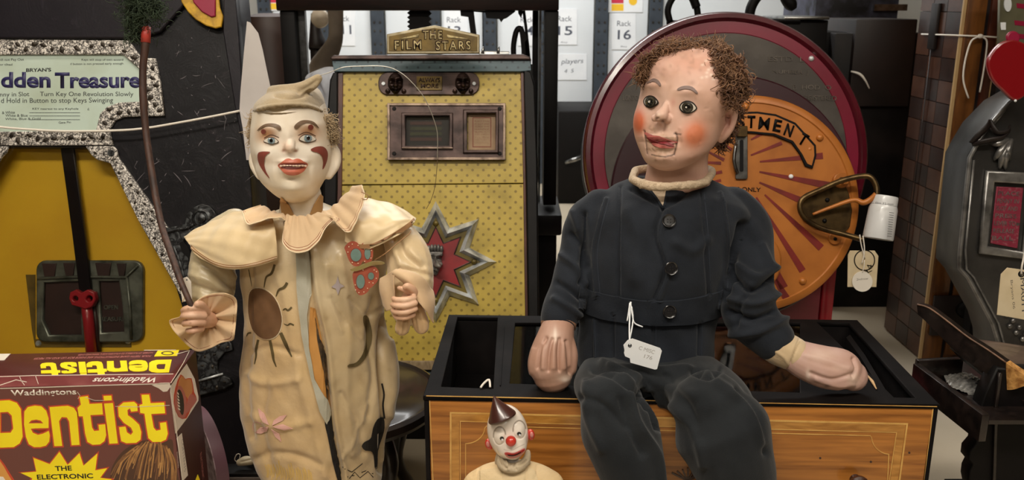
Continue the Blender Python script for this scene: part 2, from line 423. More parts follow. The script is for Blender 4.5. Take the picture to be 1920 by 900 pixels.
# ============================================================ the room
M = {}
M['floor'] = mat('grey_floor', '#b3a794', .55, var=('#a2957f', 3, .35, .7), bump=(.1, 60))
M['wall'] = mat('white_wall', '#d9d8d4', .7, var=('#cfcdc6', 2, .4, .7))
M['dark_wall'] = mat('dark_wall', '#2c2420', .8, var=('#1c1715', 4, .4, .7))
M['ceil'] = mat('ceiling_white', '#c9c2b4', .8, var=('#bdb6a8', 2, .4, .7))
M['black'] = mat('black_paint', '#0a0808', .5, var=('#151010', 30, .5, .8), bump=(.2, 40), spec=.25)
M['blackm'] = mat('black_iron', '#070505', .55, var=('#100b0b', 20, .5, .8), spec=.2)
M['white'] = mat('white_paper', '#eef0f2', .6, var=('#e3e6ea', 10, .4, .7))
M['ink'] = mat('dark_ink', '#2b2f3a', .6)
M['steel'] = mat('steel', '#9a9a98', .3, 1, var=('#6a6866', 40, .4, .7))
M['string'] = mat('cotton_string', '#e8e0d4', .8, bump=(.5, 900))
def lampshell(i, l):
    x, y, sx, sy = l[:4]
    t = thing('ceiling_lamp', 'long white fluorescent ceiling lamp ' + ['above the left half of the front row', 'above the right half of the front row', 'above the seam between machines and camera', 'above the aisle before the racks', 'behind the viewer'][i], 'lamp', (x, y, ROOM_H))
    box('housing', x-sx/2-.05, x+sx/2+.05, y-sy/2-.04, y+sy/2+.04, ROOM_H-.06, ROOM_H, M['wall'], t)
    box('diffuser', x-sx/2, x+sx/2, y-sy/2, y+sy/2, ROOM_H-.075, ROOM_H-.06, M['lampglow'], t)
M['lampglow'] = mat('lamp_diffuser', '#fff2dc', .5, emit=5)
for i, l in enumerate(LAMPS): lampshell(i, l)
box('floor', -4, 4.5, -4, 5.9, -.05, 0, M['floor'], kind='structure')
box('ceiling', -4, 4.5, -4, 5.9, ROOM_H, ROOM_H+.05, M['ceil'], kind='structure')
box('wall_back', -4, 4.5, 5.85, 5.9, 0, ROOM_H, M['wall'], kind='structure')
box('wall_left', -4.05, -4, -4, 5.9, 0, ROOM_H, M['dark_wall'], kind='structure')
box('wall_right', 4.5, 4.55, -4, 5.9, 0, ROOM_H, M['dark_wall'], kind='structure')
box('wall_front', -4, 4.5, -4.05, -4, 0, ROOM_H, M['dark_wall'], kind='structure')
# ============================================================ rack ends with their sheets
M['rack'] = mat('pale_rack', '#dfe3e6', .45, var=('#d2d7da', 2, .4, .7))
M['upright'] = mat('slate_upright', '#39414a', .5, var=('#2e353e', 20, .4, .7))
YR = 5.0
rp = Pl(960, 200, YR, 0, 0)
ux = [503, 607, 711, 815, 919, 1023, 1126, 1226, 1550]
nums = [10, 11, 12, 13, 14, 15, 16, 17, 18, 19]
for i in range(len(ux)-1):
    x0 = rp.uv(ux[i]+12, 100)[0]; x1 = rp.uv(ux[i+1]-12, 100)[0]
    lab = 'pale grey rack end ' + {10: 'behind the dark post at the left', 11: 'behind the beige carved leg', 12: 'left of the black toothed plate', 13: 'carrying the sheet half hidden by the gold title sign', 14: 'left of the dark post, behind the curved iron hoop', 15: 'left of the perforated upright, carrying the Rack 15 sheet', 16: 'carrying the Rack 16 sheet', 17: 'widest and furthest right, behind the top of the disc machine'}[nums[i]]
    box('storage_rack', rp.O[0]+x0+.006, rp.O[0]+x1-.006, YR, YR+.5, 0, 1.6, M['rack'], None, .004, label=lab, cat='rack', group='rack end panels along the back')
for i, x in enumerate(ux):
    xc = rp.O[0]+rp.uv(x, 100)[0]
    t = thing('rack_upright', 'slate grey perforated rack upright ' + ['left of the dark post at the left', 'behind the beige carved leg', 'left of the gold title sign', 'behind the black toothed plate', 'right of the gold title sign', 'hidden by the dark post in the middle', 'between the Rack 15 and Rack 16 sheets', 'right of the Rack 16 sheet', 'furthest right, hidden behind the black cabinet'][i], 'upright', (xc, YR-.02, 0), 'perforated uprights between rack ends')
    box('post', xc-.034, xc+.034, YR-.03, YR+.01, 0, 1.62, M['upright'], t)
    for k in range(9):
        for s in (-1, 1):
            for d in (0, .045):
                z = .62+k*.115+d
                if z > 1.15: continue
                lathe('bolt_hole', [(.0065, 0), (.0055, .003)], (xc+s*.016, YR-.03, z), M['steel'], t, 8, a=(1, 0, 0), b=(0, 0, 1), cc=(0, -1, 0))
def paper(name, x0, y0, x1, y1, label, cat='sheet', m='white'):
    return plate(name, rp, [rect(x0, y0, x1, y1)], .001, .003, M[m], None, label=label, cat=cat)
def sheetpaper(x0, y0, x1, y1, lines, label):
    t = thing('paper_sheet', label, 'paper sheet', rp.pt((x0+x1)/2, y1, .002), 'printed sheets on the rack ends')
    plate('page', rp, [rect(x0, y0, x1, y1)], .001, .003, M['white'], t)
    for (s, xa, xb, y, h) in lines: text('print', s, rp, xa, y, xb, y, h, M['inkgrey'], t, w=.0032, th=0, bold=.012 if h > 15 else 0)
M['inkgrey'] = mat('printed_grey_ink', '#4a4f5c', .6)
sheetpaper(1040, 16, 1082, 84, [('Rack', 1045, 1072, 40, 10), ('15', 1046, 1073, 66, 17), ('Bay', 1052, 1064, 81, 3)], 'white sheet reading Rack 15 just right of the dark post')
sheetpaper(1147, 25, 1192, 93, [('Rack', 1157, 1183, 49, 10), ('16', 1158, 1183, 74, 18), ('Bay', 1164, 1176, 89, 3)], 'white sheet reading Rack 16 beside the disc machine rim')
sheetpaper(624, 20, 666, 86, [('Rack', 630, 655, 40, 10), ('11', 642, 659, 64, 17)], 'white sheet partly hidden behind the beige carved leg')
sheetpaper(832, 18, 877, 86, [('Rack', 838, 864, 42, 10), ('13', 840, 864, 66, 17)], 'white sheet whose Rack heading shows above the gold title sign')
sheetpaper(972, 18, 1004, 86, [('Rack', 976, 1000, 42, 10), ('14', 978, 1000, 66, 17)], 'white sheet behind the curved iron hoop')
t = thing('handwritten_sheet', 'white sheet with pencil handwriting on the rack, left of the disc machine', 'paper sheet', rp.pt(1070, 150, .002))
plate('page', rp, [rect(1040, 101, 1100, 150)], .001, .003, M['white'], t)
text('handwriting', 'players', rp, 1052, 123, 1094, 121, 12, M['inkgrey'], t, w=.0032, th=0, shear=.2); text('handwriting', '4  5', rp, 1058, 137, 1076, 136, 7, M['inkgrey'], t, w=.0032, th=0, shear=.2)
t = thing('blank_sheet', 'blank white sheet lowest on the rack, mostly hidden by the disc machine', 'paper sheet', rp.pt(1165, 150, .002))
plate('page', rp, [rect(1150, 98, 1196, 150)], .001, .003, M['white'], t)
M['labred'] = mat('red_print', '#c8304a', .6); M['labyel'] = mat('yellow_print', '#f0c030', .6)
def notice(x0, y0, x1, y1, label):
    t = thing('coloured_notice', label, 'notice', rp.pt((x0+x1)/2, y1, .002))
    plate('page', rp, [rect(x0, y0-40, x1, y1)], .001, .003, M['white'], t)
    w_ = (x1-x0)
    plate('red_panel', rp, [rect(x0+w_*.1, y0-30, x0+w_*.45, y0+(y1-y0)*.35)], .0032, .0034, M['labred'], t)
    plate('yellow_panel', rp, [rect(x0+w_*.1, y0+(y1-y0)*.4, x0+w_*.45, y0+(y1-y0)*.9)], .0032, .0034, M['labyel'], t)
    plate('yellow_emblem', rp, [circ(x0+w_*.72, y0+(y1-y0)*.2, w_*.12, 20)], .0032, .0034, M['labyel'], t)
notice(1140, -3, 1205, 23, 'white notice with red and yellow blocks above the Rack 16 sheet')
notice(496, -3, 562, 20, 'white notice with red and yellow blocks behind the dark post at top left')
# black case under the racks
t = thing('black_case', 'tall black box on the floor left of the disc machine', 'box', (PZ(1075, 372, 0)[0], 4.5, 0))
q0 = P(1046, 300, 4.45)[0]; q1 = P(1175, 300, 4.45)[0]; zt = P(1080, 208, 4.45)[2]
box('body', q0, q1, 4.45, 4.9, 0, zt, M['blackm'], t, .01)
tube('handle', [P(1062, 305, 4.43), P(1075, 300, 4.38), P(1098, 292, 4.43)], .012, M['steel'], t, 8, 4)
# dark machines at the top right
M['bluemet'] = mat('blue_grey_patina', '#454656', .55, .4, var=('#171619', 14, .4, .62), bump=(.4, 40))
M['brownblack'] = mat('brown_black_paint', '#1d1210', .5, var=('#110b0a', 10, .4, .7))
M['smoky'] = mat('smoky_black', '#090707', .5, var=('#221c1a', 6, .5, .75), spec=.25)
def vbox(name, x0, x1, ytop, Yf, dep, m, parent, z0=0, yref=None, bevel=.004, zt=None):
    yr = ytop if yref is None else yref
    a = P(x0, yr, Yf)[0]; b = P(x1, yr, Yf)[0]; z1 = P((x0+x1)/2, ytop, Yf)[2] if zt is None else zt
    return box(name, a, b, Yf, Yf+dep, z0, z1, m, parent, bevel)
t = thing('black_cabinet', 'large black cabinet behind the white cup and disc machine', 'cabinet', (P(1620, 300, 2.85)[0], 3.0, 0))
vbox('body', 1545, 1712, 62, 2.85, .5, M['smoky'], t, yref=300)
vbox('top_slab', 1598, 1712, 36, 2.83, .3, M['brownblack'], t, z0=P(1620, 200, 2.83)[2], yref=120)
vbox('small_block', 1510, 1596, 60, 2.9, .3, M['blackm'], t, z0=P(1550, 150, 2.9)[2], yref=100)
t = thing('grey_metal_case', 'mottled blue-grey metal case at the top right behind black cabinet', 'metal case', (P(1620, 60, 3.5)[0], 3.5, 0))
vbox('body', 1525, 1680, -60, 3.4, .4, M['bluemet'], t, yref=60)
box('edge_strip', P(1640, 10, 3.38)[0], P(1702, 10, 3.38)[0], 3.38, 3.4, P(1600, 20, 3.38)[2], P(1600, 8, 3.38)[2], M['steel'], t)
t = thing('loose_wire', 'frayed pale wire end poking out right of the disc machine', 'wire', P(1600, 140, 2.4))
tube('strand', [P(1596, 134, 2.83), P(1612, 139, 2.8), P(1622, 150, 2.79), P(1630, 166, 2.8)], [.003, .004, .003, .002], M['string'], t, 6, 4)
# dark wooden frame behind the yellow machine
M['darkwood'] = wood('dark_stained_wood', '#1d0d0a', '#0d0605', (3, 3, 20), .4)
t = thing('dark_wooden_frame', 'tall dark wooden frame with a top beam standing behind the yellow machine', 'frame', (P(780, 10, 2.5)[0], 2.5, 0))
fx = lambda x, y: P(x, y, 2.45)[0]
box('top_beam', fx(517, 10), fx(1048, 10), 2.45, 2.6, P(780, 20, 2.45)[2], P(780, -40, 2.45)[2], M['darkwood'], t, .004)
box('post', fx(522, 20), fx(550, 20), 2.46, 2.56, 0, P(780, 20, 2.45)[2], M['blackm'], t, .003)
box('grey_strip', fx(550, 20), fx(563, 20), 2.5, 2.52, 0, P(780, 20, 2.45)[2], M['steelgrey'] if 'steelgrey' in M else M['steel'], t)
box('post', fx(1022, 20), fx(1048, 20), 2.46, 2.56, P(1035, 385, 2.46)[2], P(780, 20, 2.45)[2], M['blackm'], t, .003)
box('post', fx(1001, 20), fx(1012, 20), 2.58, 2.62, P(1003, 385, 2.6)[2], P(780, 20, 2.45)[2], M['blackm'], t, .002)
box('chrome_rod', fx(1014, 20), fx(1018, 20), 2.57, 2.575, P(1003, 385, 2.6)[2], P(780, 20, 2.45)[2], M['steel'], t)
z = P(1030, 400, 2.42)[2]
box('shelf_block', fx(985, 400), fx(1052, 400), 2.40, 2.66, z-.06, z+.0, M['black'], t, .006)
box('pedestal', fx(985, 400), fx(1044, 400), 2.44, 2.62, 0, z-.06, M['blackm'], t, .004)
fp = Pl(780, 20, 2.5, 0, 0)
def teeth(x, y0, y1, n, dx):
    o = []
    for i in range(n): o += [(x, y0+(y1-y0)*i/n), (x+dx, y0+(y1-y0)*(i+.5)/n)]
    return o+[(x, y1)]
plate('toothed_plate', fp, [[(806, 10)]+teeth(804, 20, 62, 4, 5)+[(803, 64), (768, 64)]+teeth(768, 62, 20, 5, -5)[0:]+[(766, 10)]], 0, .02, M['blackm'], t)
plate('linkage_plate', fp, [[(862, 10), (864, 30), (878, 32), (882, 62), (893, 64), (890, 40), (888, 22), (910, 24), (912, 34), (936, 36), (940, 42), (944, 36), (950, 34), (966, 22), (966, 10)]], .02, .04, M['blackm'], t)
plate('pointed_lug', fp, [[(970, 10), (972, 26), (977, 34), (981, 22), (981, 10)]], .02, .03, M['blackm'], t)
tube('iron_hoop', [P(963, 104, 2.5), P(963, 85, 2.5), P(967, 62, 2.5), P(973, 53, 2.5), P(979, 60, 2.5), P(982, 85, 2.5), P(984, 110, 2.5)], .0075, M['blackm'], t, 8, 4)
plate('hoop_bracket', fp, [[(975, 55), (984, 60), (989, 72), (984, 80), (986, 110), (978, 110), (977, 70)]], 0, .012, M['blackm'], t)
tube('iron_rod', [P(982, 20, 2.5), P(986, 50, 2.5), P(992, 110, 2.5)], .004, M['blackm'], t, 6)
# beige carved leg and pale cloth behind the yellow machine
M['beige'] = mat('beige_plaster', '#8d8072', .6, var=('#6f6253', 12, .35, .7)); M['palecloth'] = mat('pale_blue_cloth', '#b9bcc4', .8, var=('#9a9ca8', 20, .4, .7), bump=(.4, 60))
t = thing('carved_stand', 'beige curved carved leg standing behind the yellow machine at its left', 'leg ornament', (P(620, 60, 2.75)[0], 2.75, 0))
V, F = tube_arr([P(628, -10, 2.75), P(629, 20, 2.75), P(630, 55, 2.75), P(627, 80, 2.75), P(612, 110, 2.75), P(602, 135, 2.75), P(600, 200, 2.75), [P(600, 200, 2.75)[0], 2.75, 0]], [.026, .024, .022, .024, .033, .04, .045, .05], 16, .6, sub=5)
mk('leg', V, F, M['beige'], t)
V, F = ellipsoid(P(600, 34, 2.8), (.028, .02, .03)); mk('knob', V, F, mat('cream_knob', '#c9bba8', .5, var=('#a89a86', 30, .4, .7)), t)
t = thing('carved_figure', 'small dark carved figure between the pale rack and the beige leg', 'figurine', (P(600, 90, 2.9)[0], 2.9, 0))
V, F = tube_arr([P(590, 25, 2.9), P(592, 60, 2.9), P(596, 90, 2.9), P(594, 130, 2.9), [P(594, 130, 2.9)[0], 2.9, 0]], [.012, .02, .03, .018, .03], 10, 1, sub=4); mk('figure', V, F, M['brownblack'], t)
t = thing('pale_cloth_bundle', 'crumpled pale bluish cloth bundle behind the clown hat', 'cloth', (P(620, 180, 2.25)[0], 2.3, 0))
V, F = fuse([chain([(600, 150, 2.28, 20), (622, 160, 2.28, 30), (625, 210, 2.28, 30), (620, 300, 2.28, 30)]), chain([(585, 150, 2.3, 14), (620, 140, 2.3, 16), (640, 150, 2.3, 12)])], .006)
S = Sc(V, F, '#ffffff'); S.fold([(590, 150), (610, 190), (600, 240)], 5, -.006); S.fold([(620, 140), (628, 190), (622, 240)], 5, -.006); S.fold([(606, 160), (616, 210)], 4, .005)
bx = S.V; mk('bundle', bx, F, M['palecloth'], t)
box('stand', P(620, 300, 2.28)[0]-.03, P(620, 300, 2.28)[0]+.03, 2.26, 2.32, 0, P(620, 300, 2.28)[2], M['blackm'], t)
# brown shade
t = thing('brown_lampshade', 'dark brown drum behind the black machine, left of the dark post', 'shade', (P(500, 90, 2.9)[0], 2.9, 0))
z0, z1 = 0, P(505, 25, 2.9)[2]; xc = P(500, 60, 2.9)[0]
M['brownshade'] = mat('brown_leather', '#3a231c', .5, var=('#24150f', 6, .4, .7))
lathe('drum', [(.10, z0), (.10, z1-.05), (.085, z1-.01), (.03, z1)], (xc, 2.95, 0), M['brownshade'], t, 32)
# the iron loops above the disc machine
t = thing('iron_loop_stand', 'black iron loops rising behind the top of the red disc machine', 'iron stand', (P(1350, 40, 2.5)[0], 2.5, 0))
tube('loop', [P(1256, 40, 2.5), P(1252, 22, 2.5), P(1256, 6, 2.5), P(1266, -8, 2.5), P(1285, -14, 2.5), P(1300, -4, 2.5), P(1306, 12, 2.5), P(1310, 40, 2.5)], .009, M['blackm'], t, 8, 4)
tube('bar', [P(1290, -20, 2.5), P(1300, -2, 2.5), P(1306, 14, 2.5)], .012, M['blackm'], t, 8, 4)
tube('loop', [P(1404, 40, 2.5), P(1408, 15, 2.5), P(1420, -6, 2.5), P(1436, -16, 2.5)], .014, M['blackm'], t, 8, 4)
tube('loop', [P(1466, -14, 2.5), P(1476, 0, 2.5), P(1484, 10, 2.5), P(1489, 17, 2.5)], [.012, .017, .017, .009], M['blackm'], t, 8, 4)
box('column', P(1350, 100, 2.5)[0]-.02, P(1350, 100, 2.5)[0]+.02, 2.48, 2.52, 0, P(1350, 30, 2.5)[2], M['blackm'], t)
tube('cross_bar', [P(1250, 42, 2.5), P(1500, 42, 2.5)], .006, M['blackm'], t, 8)
t = thing('grey_ledge_block', 'small black block with a pale top edge at the top right of the disc machine', 'block', (P(1510, 60, 2.7)[0], 2.75, 0))
vbox('block', 1474, 1552, 38, 2.68, .2, M['blackm'], t, z0=0, yref=60)
vbox('ledge', 1470, 1556, 31, 2.66, .24, M['steel'], t, z0=P(1500, 37, 2.66)[2], yref=40)
# ============================================================ yellow dotted coin machine
def dots(name, base, dotc, sp, r, rough=.45, dirt='#6b5a10', off=(0, 0), dk=.5):
    m, nt, b = newmat(name); b.inputs['Roughness'].default_value = rough
    uv = N(nt, 'ShaderNodeTexCoord'); sep = N(nt, 'ShaderNodeSeparateXYZ'); nt.links.new(uv.outputs['UV'], sep.inputs[0])
    def ma(op, a, b_=None):
        n = N(nt, 'ShaderNodeMath', operation=op)
        for i, q in enumerate((a, b_)):
            if q is None: continue
            if isinstance(q, (int, float)): n.inputs[i].default_value = q
            else: nt.links.new(q, n.inputs[i])
        return n.outputs[0]
    def lattice(ox, oy):
        fx_ = ma('SUBTRACT', ma('FRACT', ma('ADD', ma('DIVIDE', sep.outputs[0], sp), ox+100)), .5)
        fy_ = ma('SUBTRACT', ma('FRACT', ma('ADD', ma('DIVIDE', sep.outputs[1], sp), oy+100)), .5)
        return ma('SQRT', ma('ADD', ma('MULTIPLY', fx_, fx_), ma('MULTIPLY', fy_, fy_)))
    d = ma('MINIMUM', lattice(off[0], off[1]), lattice(off[0]+.5, off[1]+.5))
    r_ = N(nt, 'ShaderNodeMapRange'); r_.inputs['From Min'].default_value = r*1.15; r_.inputs['From Max'].default_value = r*.8
    nt.links.new(d, r_.inputs['Value'])
    no = N(nt, 'ShaderNodeTexNoise'); no.inputs['Scale'].default_value = 14; no.inputs['Detail'].default_value = 7; nt.links.new(uv.outputs['UV'], no.inputs['Vector'])
    r2 = N(nt, 'ShaderNodeMapRange'); r2.inputs['From Min'].default_value = .45; r2.inputs['From Max'].default_value = .8; nt.links.new(no.outputs['Fac'], r2.inputs['Value'])
    k2 = ma('MULTIPLY', r2.outputs[0], dk)
    m1 = N(nt, 'ShaderNodeMix', data_type='RGBA'); m1.inputs[6].default_value = (*c(base), 1); m1.inputs[7].default_value = (*c(dirt), 1); nt.links.new(k2, m1.inputs['Factor'])
    m2 = N(nt, 'ShaderNodeMix', data_type='RGBA'); nt.links.new(m1.outputs[2], m2.inputs[6]); m2.inputs[7].default_value = (*c(dotc), 1); nt.links.new(r_.outputs[0], m2.inputs['Factor'])
    nt.links.new(m2.outputs[2], b.inputs['Base Color']); return m
M['yel'] = dots('yellow_dotted_tin', '#c0a647', '#86702a', .0252, .13)
M['blu'] = dots('blue_dotted_tin', '#4c636c', '#2c3c44', .026, .11, dirt='#2a3438')
M['redwood'] = wood('red_brown_wood', '#5a2c1a', '#35160d', (10, 10, 3), .4)
M['bronze'] = mat('brown_bronze', '#51403c', .42, .55, var=('#2c211e', 30, .4, .7), bump=(.3, 80))
M['bronzelt'] = mat('worn_bronze_edge', '#8a7768', .35, .7, var=('#4e3f36', 60, .4, .7))
M['gold'] = mat('aged_gold', '#7a6228', .5, .2, var=('#4a3a16', 25, .4, .7), bump=(.3, 90))
M['maskm'] = mat('dark_bronze_mask', '#4a3732', .3, .6, var=('#1a1210', 30, .4, .7))
M['goldp'] = mat('pale_gold_rim', '#b3a78c', .4, .6, var=('#837656', 40, .4, .7))
M['goldlet'] = mat('raised_gold_letter', '#c9b680', .4, .15, var=('#5c4a20', 120, .4, .7))
M['olive'] = mat('olive_gold', '#6a5a1e', .45, .3, var=('#4c3f14', 30, .4, .7))
M['badge_red'] = mat('deep_red_enamel', '#8c0c15', .45, var=('#6e0910', 20, .4, .7))
M['silver'] = mat('worn_silver', '#d8dcde', .35, .3, var=('#5c5f62', 30, .4, .72), bump=(.2, 60))
M['darkin'] = mat('dark_interior', '#171410', .6)
fs = Pl(815, 450, 2.0, 17, 0)
t = thing('yellow_coin_machine', 'yellow dotted coin machine with a gold title sign and a red star badge', 'coin machine', (fs.O[0], 2.1, 0))
FSM = t
top_y, bot_y = 112, 690
def fsbox(name, x0, y0, x1, y1, w0, w1, m, bevel=.002, parent=None):
    a = fs.uv(x0, y0, w1); b = fs.uv(x1, y1, w1)
    return box(name, a[0], b[0], b[1], a[1], w0, w1, m, parent or t, bevel, pl=fs)
plate('upper_panel', fs, [[(642, 132), (976, 132), (982, 343), (641, 346)]], -.01, 0, M['yel'], t, .001)
plate('lower_panel', fs, [[(641, 348), (982, 345), (987, 690), (634, 693)]], -.01, 0, M['yel'], t, .001)
fsbox('carcass', 632, 120, 1000, 700, -.24, -.012, M['blackm'])
plate('side_trim', fs, [[(632, 138), (643, 134), (641, 345), (634, 700), (622, 700), (630, 345)]], -.02, .004, M['redwood'], t, .001)
plate('side_trim', fs, [[(976, 132), (982, 136), (986, 343), (992, 700), (986, 700), (981, 343)]], -.02, .004, M['redwood'], t, .001)
plate('side_cheek', fs, [[(618, 150), (624, 136), (633, 134), (632, 345), (624, 700), (606, 700), (606, 300)]], -.2, .012, M['black'], t, .004)
plate('side_cheek', fs, [[(982, 130), (996, 134), (1003, 160), (1008, 300), (1012, 700), (991, 700), (986, 345)]], -.2, .012, M['black'], t, .004)
plate('blue_top_band', fs, [[(622, 111), (994, 111), (996, 132), (976, 134), (626, 134)]], -.02, .012, M['blu'], t, .001)
plate('top_board', fs, [[(625, 103), (980, 101), (994, 106), (996, 112), (621, 112), (618, 108)]], -.2, .02, M['bronze'], t, .003)
fsbox('rear_clip', 898, 96, 955, 104, -.06, -.05, M['steel'], .001)
for x in (907, 936): tube('clip_tip', [fs.pt(x-2, 100, -.05), fs.pt(x-1, 92, -.05), fs.pt(x, 87, -.05)], [.004, .003, .0008], M['steel'], t, 8)
# title sign
sg = Pl(812, 100, P(812, 104, 2.02)[1]-.03, 10, 0)
t2 = plate('title_sign', sg, [[(725, 101), (725, 64), (815, 47), (899, 65), (899, 100)]], -.012, 0, M['goldp'], t, .002)
plate('sign_field', sg, [[(729, 96), (729, 68), (815, 52), (895, 69), (895, 96)]], 0, .0015, M['gold'], t2, .0005)
text('dark_letter_outline', 'THE', sg, 791, 74, 830, 74, 18, M['maskm'], t2, w=.0015, th=.001, bold=.06, spacing=1.25); text('letters', 'THE', sg, 793, 73, 829, 73, 15, M['goldlet'], t2, w=.0025, th=.002, bold=.0, spacing=1.3)  # wider dark letters underneath outline the gold ones
text('dark_letter_outline', 'FILM', sg, 739, 94, 791, 93, 19, M['maskm'], t2, w=.0015, th=.001, bold=.06, spacing=1.25); text('letters', 'FILM', sg, 741, 93, 790, 92, 16, M['goldlet'], t2, w=.0025, th=.002, bold=.0, spacing=1.3)
text('dark_letter_outline', 'STARS', sg, 816, 95, 883, 94, 19, M['maskm'], t2, w=.0015, th=.001, bold=.06, spacing=1.25); text('letters', 'STARS', sg, 818, 94, 882, 93, 16, M['goldlet'], t2, w=.0025, th=.002, bold=.0, spacing=1.3)
plate('ray_ornament', sg, [[(748, 73), (785, 64), (784, 69)]], .0015, .003, M['goldlet'], t2)
plate('ray_ornament', sg, [[(880, 73), (838, 65), (839, 70)]], .0015, .003, M['goldlet'], t2)
# mask plaque
pq = plate('mask_plaque', fs, [rrect(709, 135, 899, 178, 18)], 0, .006, M['bronze'], t, .002, smooth='auto')
def miniface(px, py, w_, h_, pl, dep, m, parent, name='mask', crown=False):
    cn = pl.pt(px, py, 0); s = pl.mp(px, py)
    V, F = ellipsoid((0, 0, 0), (w_*s/2, h_*s/2, dep), nu=56, nv=44)
    V = pl.to(V-np.array([0, 0, 0])) - pl.O + cn
    S = Sc(V, [f for f in F], '#ffffff')
    k = dep*.5
    for sx in (-1, 1):
        S.push(px+sx*w_*.19, py-h_*.08, w_*.12, h_*.07, -k*1.3)
        S.push(px+sx*w_*.2, py-h_*.2, w_*.16, h_*.04, k*.9, sx*8)
        S.push(px+sx*w_*.27, py+h_*.1, w_*.12, h_*.1, k*.5)
        S.push(px+sx*w_*.2, py-h_*.07, w_*.08, h_*.03, k*.6)
    S.push(px, py+h_*.03, w_*.07, h_*.13, k*1.5); S.push(px, py+h_*.09, w_*.11, h_*.04, k)
    S.push(px, py+h_*.22, w_*.2, h_*.035, k*1.0); S.push(px, py+h_*.27, w_*.2, h_*.02, -k*1.4); S.push(px, py+h_*.31, w_*.15, h_*.035, k*.8)
    S.push(px, py+h_*.43, w_*.15, h_*.08, k*.5)
    o = S.make(name, m, parent); return o
M['masks'] = mat('pewter_mask', '#8f8b86', .35, .4, var=('#2a2826', 30, .4, .7))
for x in (742, 868):
    f = miniface(x, 156, 30, 40, fs, .02, M['maskm'], pq)
    for s in (-1, 1): V, F = ellipsoid(fs.pt(x+s*15, 171, .008), (.006, .004, .006), nu=12, nv=8); mk('collar_lobe', V, F, M['maskm'], pq)
for x in (719, 889): lathe('screw', [(.005, 0), (.004, .003)], fs.pt(x, 157, .006), M['silver'], pq, 12, a=fs.U, b=fs.V, cc=fs.W)
plate('name_plate', fs, [rect(781, 143, 829, 169)], .006, .009, M['gold'], pq, .001)
text('letters', 'ALWAYS', fs, 785, 154, 825, 154, 8, M['maskm'], pq, w=.009, th=.001, bold=.02); text('letters', 'MORE', fs, 789, 165, 822, 165, 8, M['maskm'], pq, w=.009, th=.001, bold=.02)
# window surround
wq = plate('window_surround', fs, [rect(727, 194, 947, 299), rect(760, 216, 842, 273), rect(876, 211, 929, 281)], 0, .012, M['bronze'], t, .0025)
plate('border_rim', fs, [rect(726, 193, 948, 300), rect(731, 198, 943, 295)], .012, .016, M['bronzelt'], wq, .001)
plate('window_rim', fs, [rect(752, 211, 849, 279), rect(760, 217, 842, 273)], .012, .020, M['bronze'], wq, .0025)
plate('window_rim', fs, [rect(868, 205, 935, 287), rect(876, 212, 929, 281)], .012, .020, M['bronze'], wq, .0025)
fsbox('sill_highlight', 753, 276, 849, 279, .012, .021, M['bronzelt'], .0008, wq)
for (x, y) in ((739, 204), (739, 288), (937, 204), (937, 288)): lathe('screw', [(.005, 0), (.004, .002)], fs.pt(x, y, .012), M['blackm'], wq, 10, a=fs.U, b=fs.V, cc=fs.W)
# recess behind the window; the machine panel is drawn here as a dark box set on the panel
fsbox('recess', 758, 214, 844, 275, .0005, .001, M['darkin'], 0, wq)
M['scorestrip'] = mat('dim_green_strip', '#3a3f1c', .6, var=('#24260f', 30, .4, .7)); M['dimred'] = mat('dim_red_strip', '#42231a', .6)
for y, m_ in ((228, 'dimred'), (238, 'scorestrip'), (248, 'scorestrip'), (258, 'dimred')): fsbox('score_strip', 769, y, 828, y+6, .001, .0018, M[m_], 0, wq)
M['card'] = mat('aged_card', '#a88a6a', .6, var=('#8a6c4e', 20, .4, .7)); M['cardink'] = mat('red_brown_ink', '#7d3a26', .6)
cdm = plate('instruction_card', fs, [rect(878, 214, 929, 281)], .001, .002, M['card'], wq)
plate('card_border', fs, [rect(886, 220, 921, 276), rect(887.5, 221.5, 919.5, 274.5)], .002, .0024, M['cardink'], wq)
for i in range(9): text('card_line', ['PLACE COIN', 'IN SLOT AND', 'TURN THE', 'HANDLE', 'SLOWLY', 'TO VIEW', 'ALL THE', 'PICTURES', 'INSIDE'][i], fs, 890, 229+i*5, 917, 229+i*5, 3, M['cardink'], wq, w=.002, th=0)
plate('window_glass', fs, [rect(760, 216, 842, 273)], .008, .0085, glass('clear_glass'), wq)
# star badge
def star_pts(cx, cy, R, r, ry=1, rot=0): return [(cx+(R if i % 2 == 0 else r)*math.sin(math.radians(22.5*i+rot)), cy-ry*(R if i % 2 == 0 else r)*math.cos(math.radians(22.5*i+rot))) for i in range(16)]
def star_ring(name, pl, cx, cy, profs, m, parent):
    V = []; F = []
    for (R, r, w_) in profs: V += [pl.pt(x, y, w_) for x, y in star_pts(cx, cy, R, r)]
    for i in range(len(profs)-1):
        for j in range(16): F.append((i*16+j, i*16+(j+1) % 16, (i+1)*16+(j+1) % 16, (i+1)*16+j))
    return mk(name, V, F, m, parent, False)
cx, cy = 817, 491
sb = star_ring('star_badge', fs, cx, cy, [(114, 69, 0), (114, 69, .004), (98, 57, .024), (84, 48, .008), (84, 48, 0)], M['silver'], t)
plate('olive_star', fs, [star_pts(cx, cy, 86, 49)], .002, .008, M['olive'], sb)
star_ring('red_star_rim', fs, cx, cy, [(68, 39, .008), (68, 39, .011), (65, 37, .012), (63, 36, .0115)], M['bronze'], sb)
plate('red_star', fs, [star_pts(cx, cy, 64, 37)], .008, .0115, M['badge_red'], sb)
for (a, R_) in ((0, 72), (90, 72), (180, 72)): lathe('screw', [(.007, 0), (.006, .004), (.003, .006)], fs.pt(cx+R_*math.sin(math.radians(a)), cy-R_*math.cos(math.radians(a)), .008), M['olive'], sb, 12, a=fs.U, b=fs.V, cc=fs.W)
miniface(816, 490, 28, 46, fs, .035, M['masks'], sb)
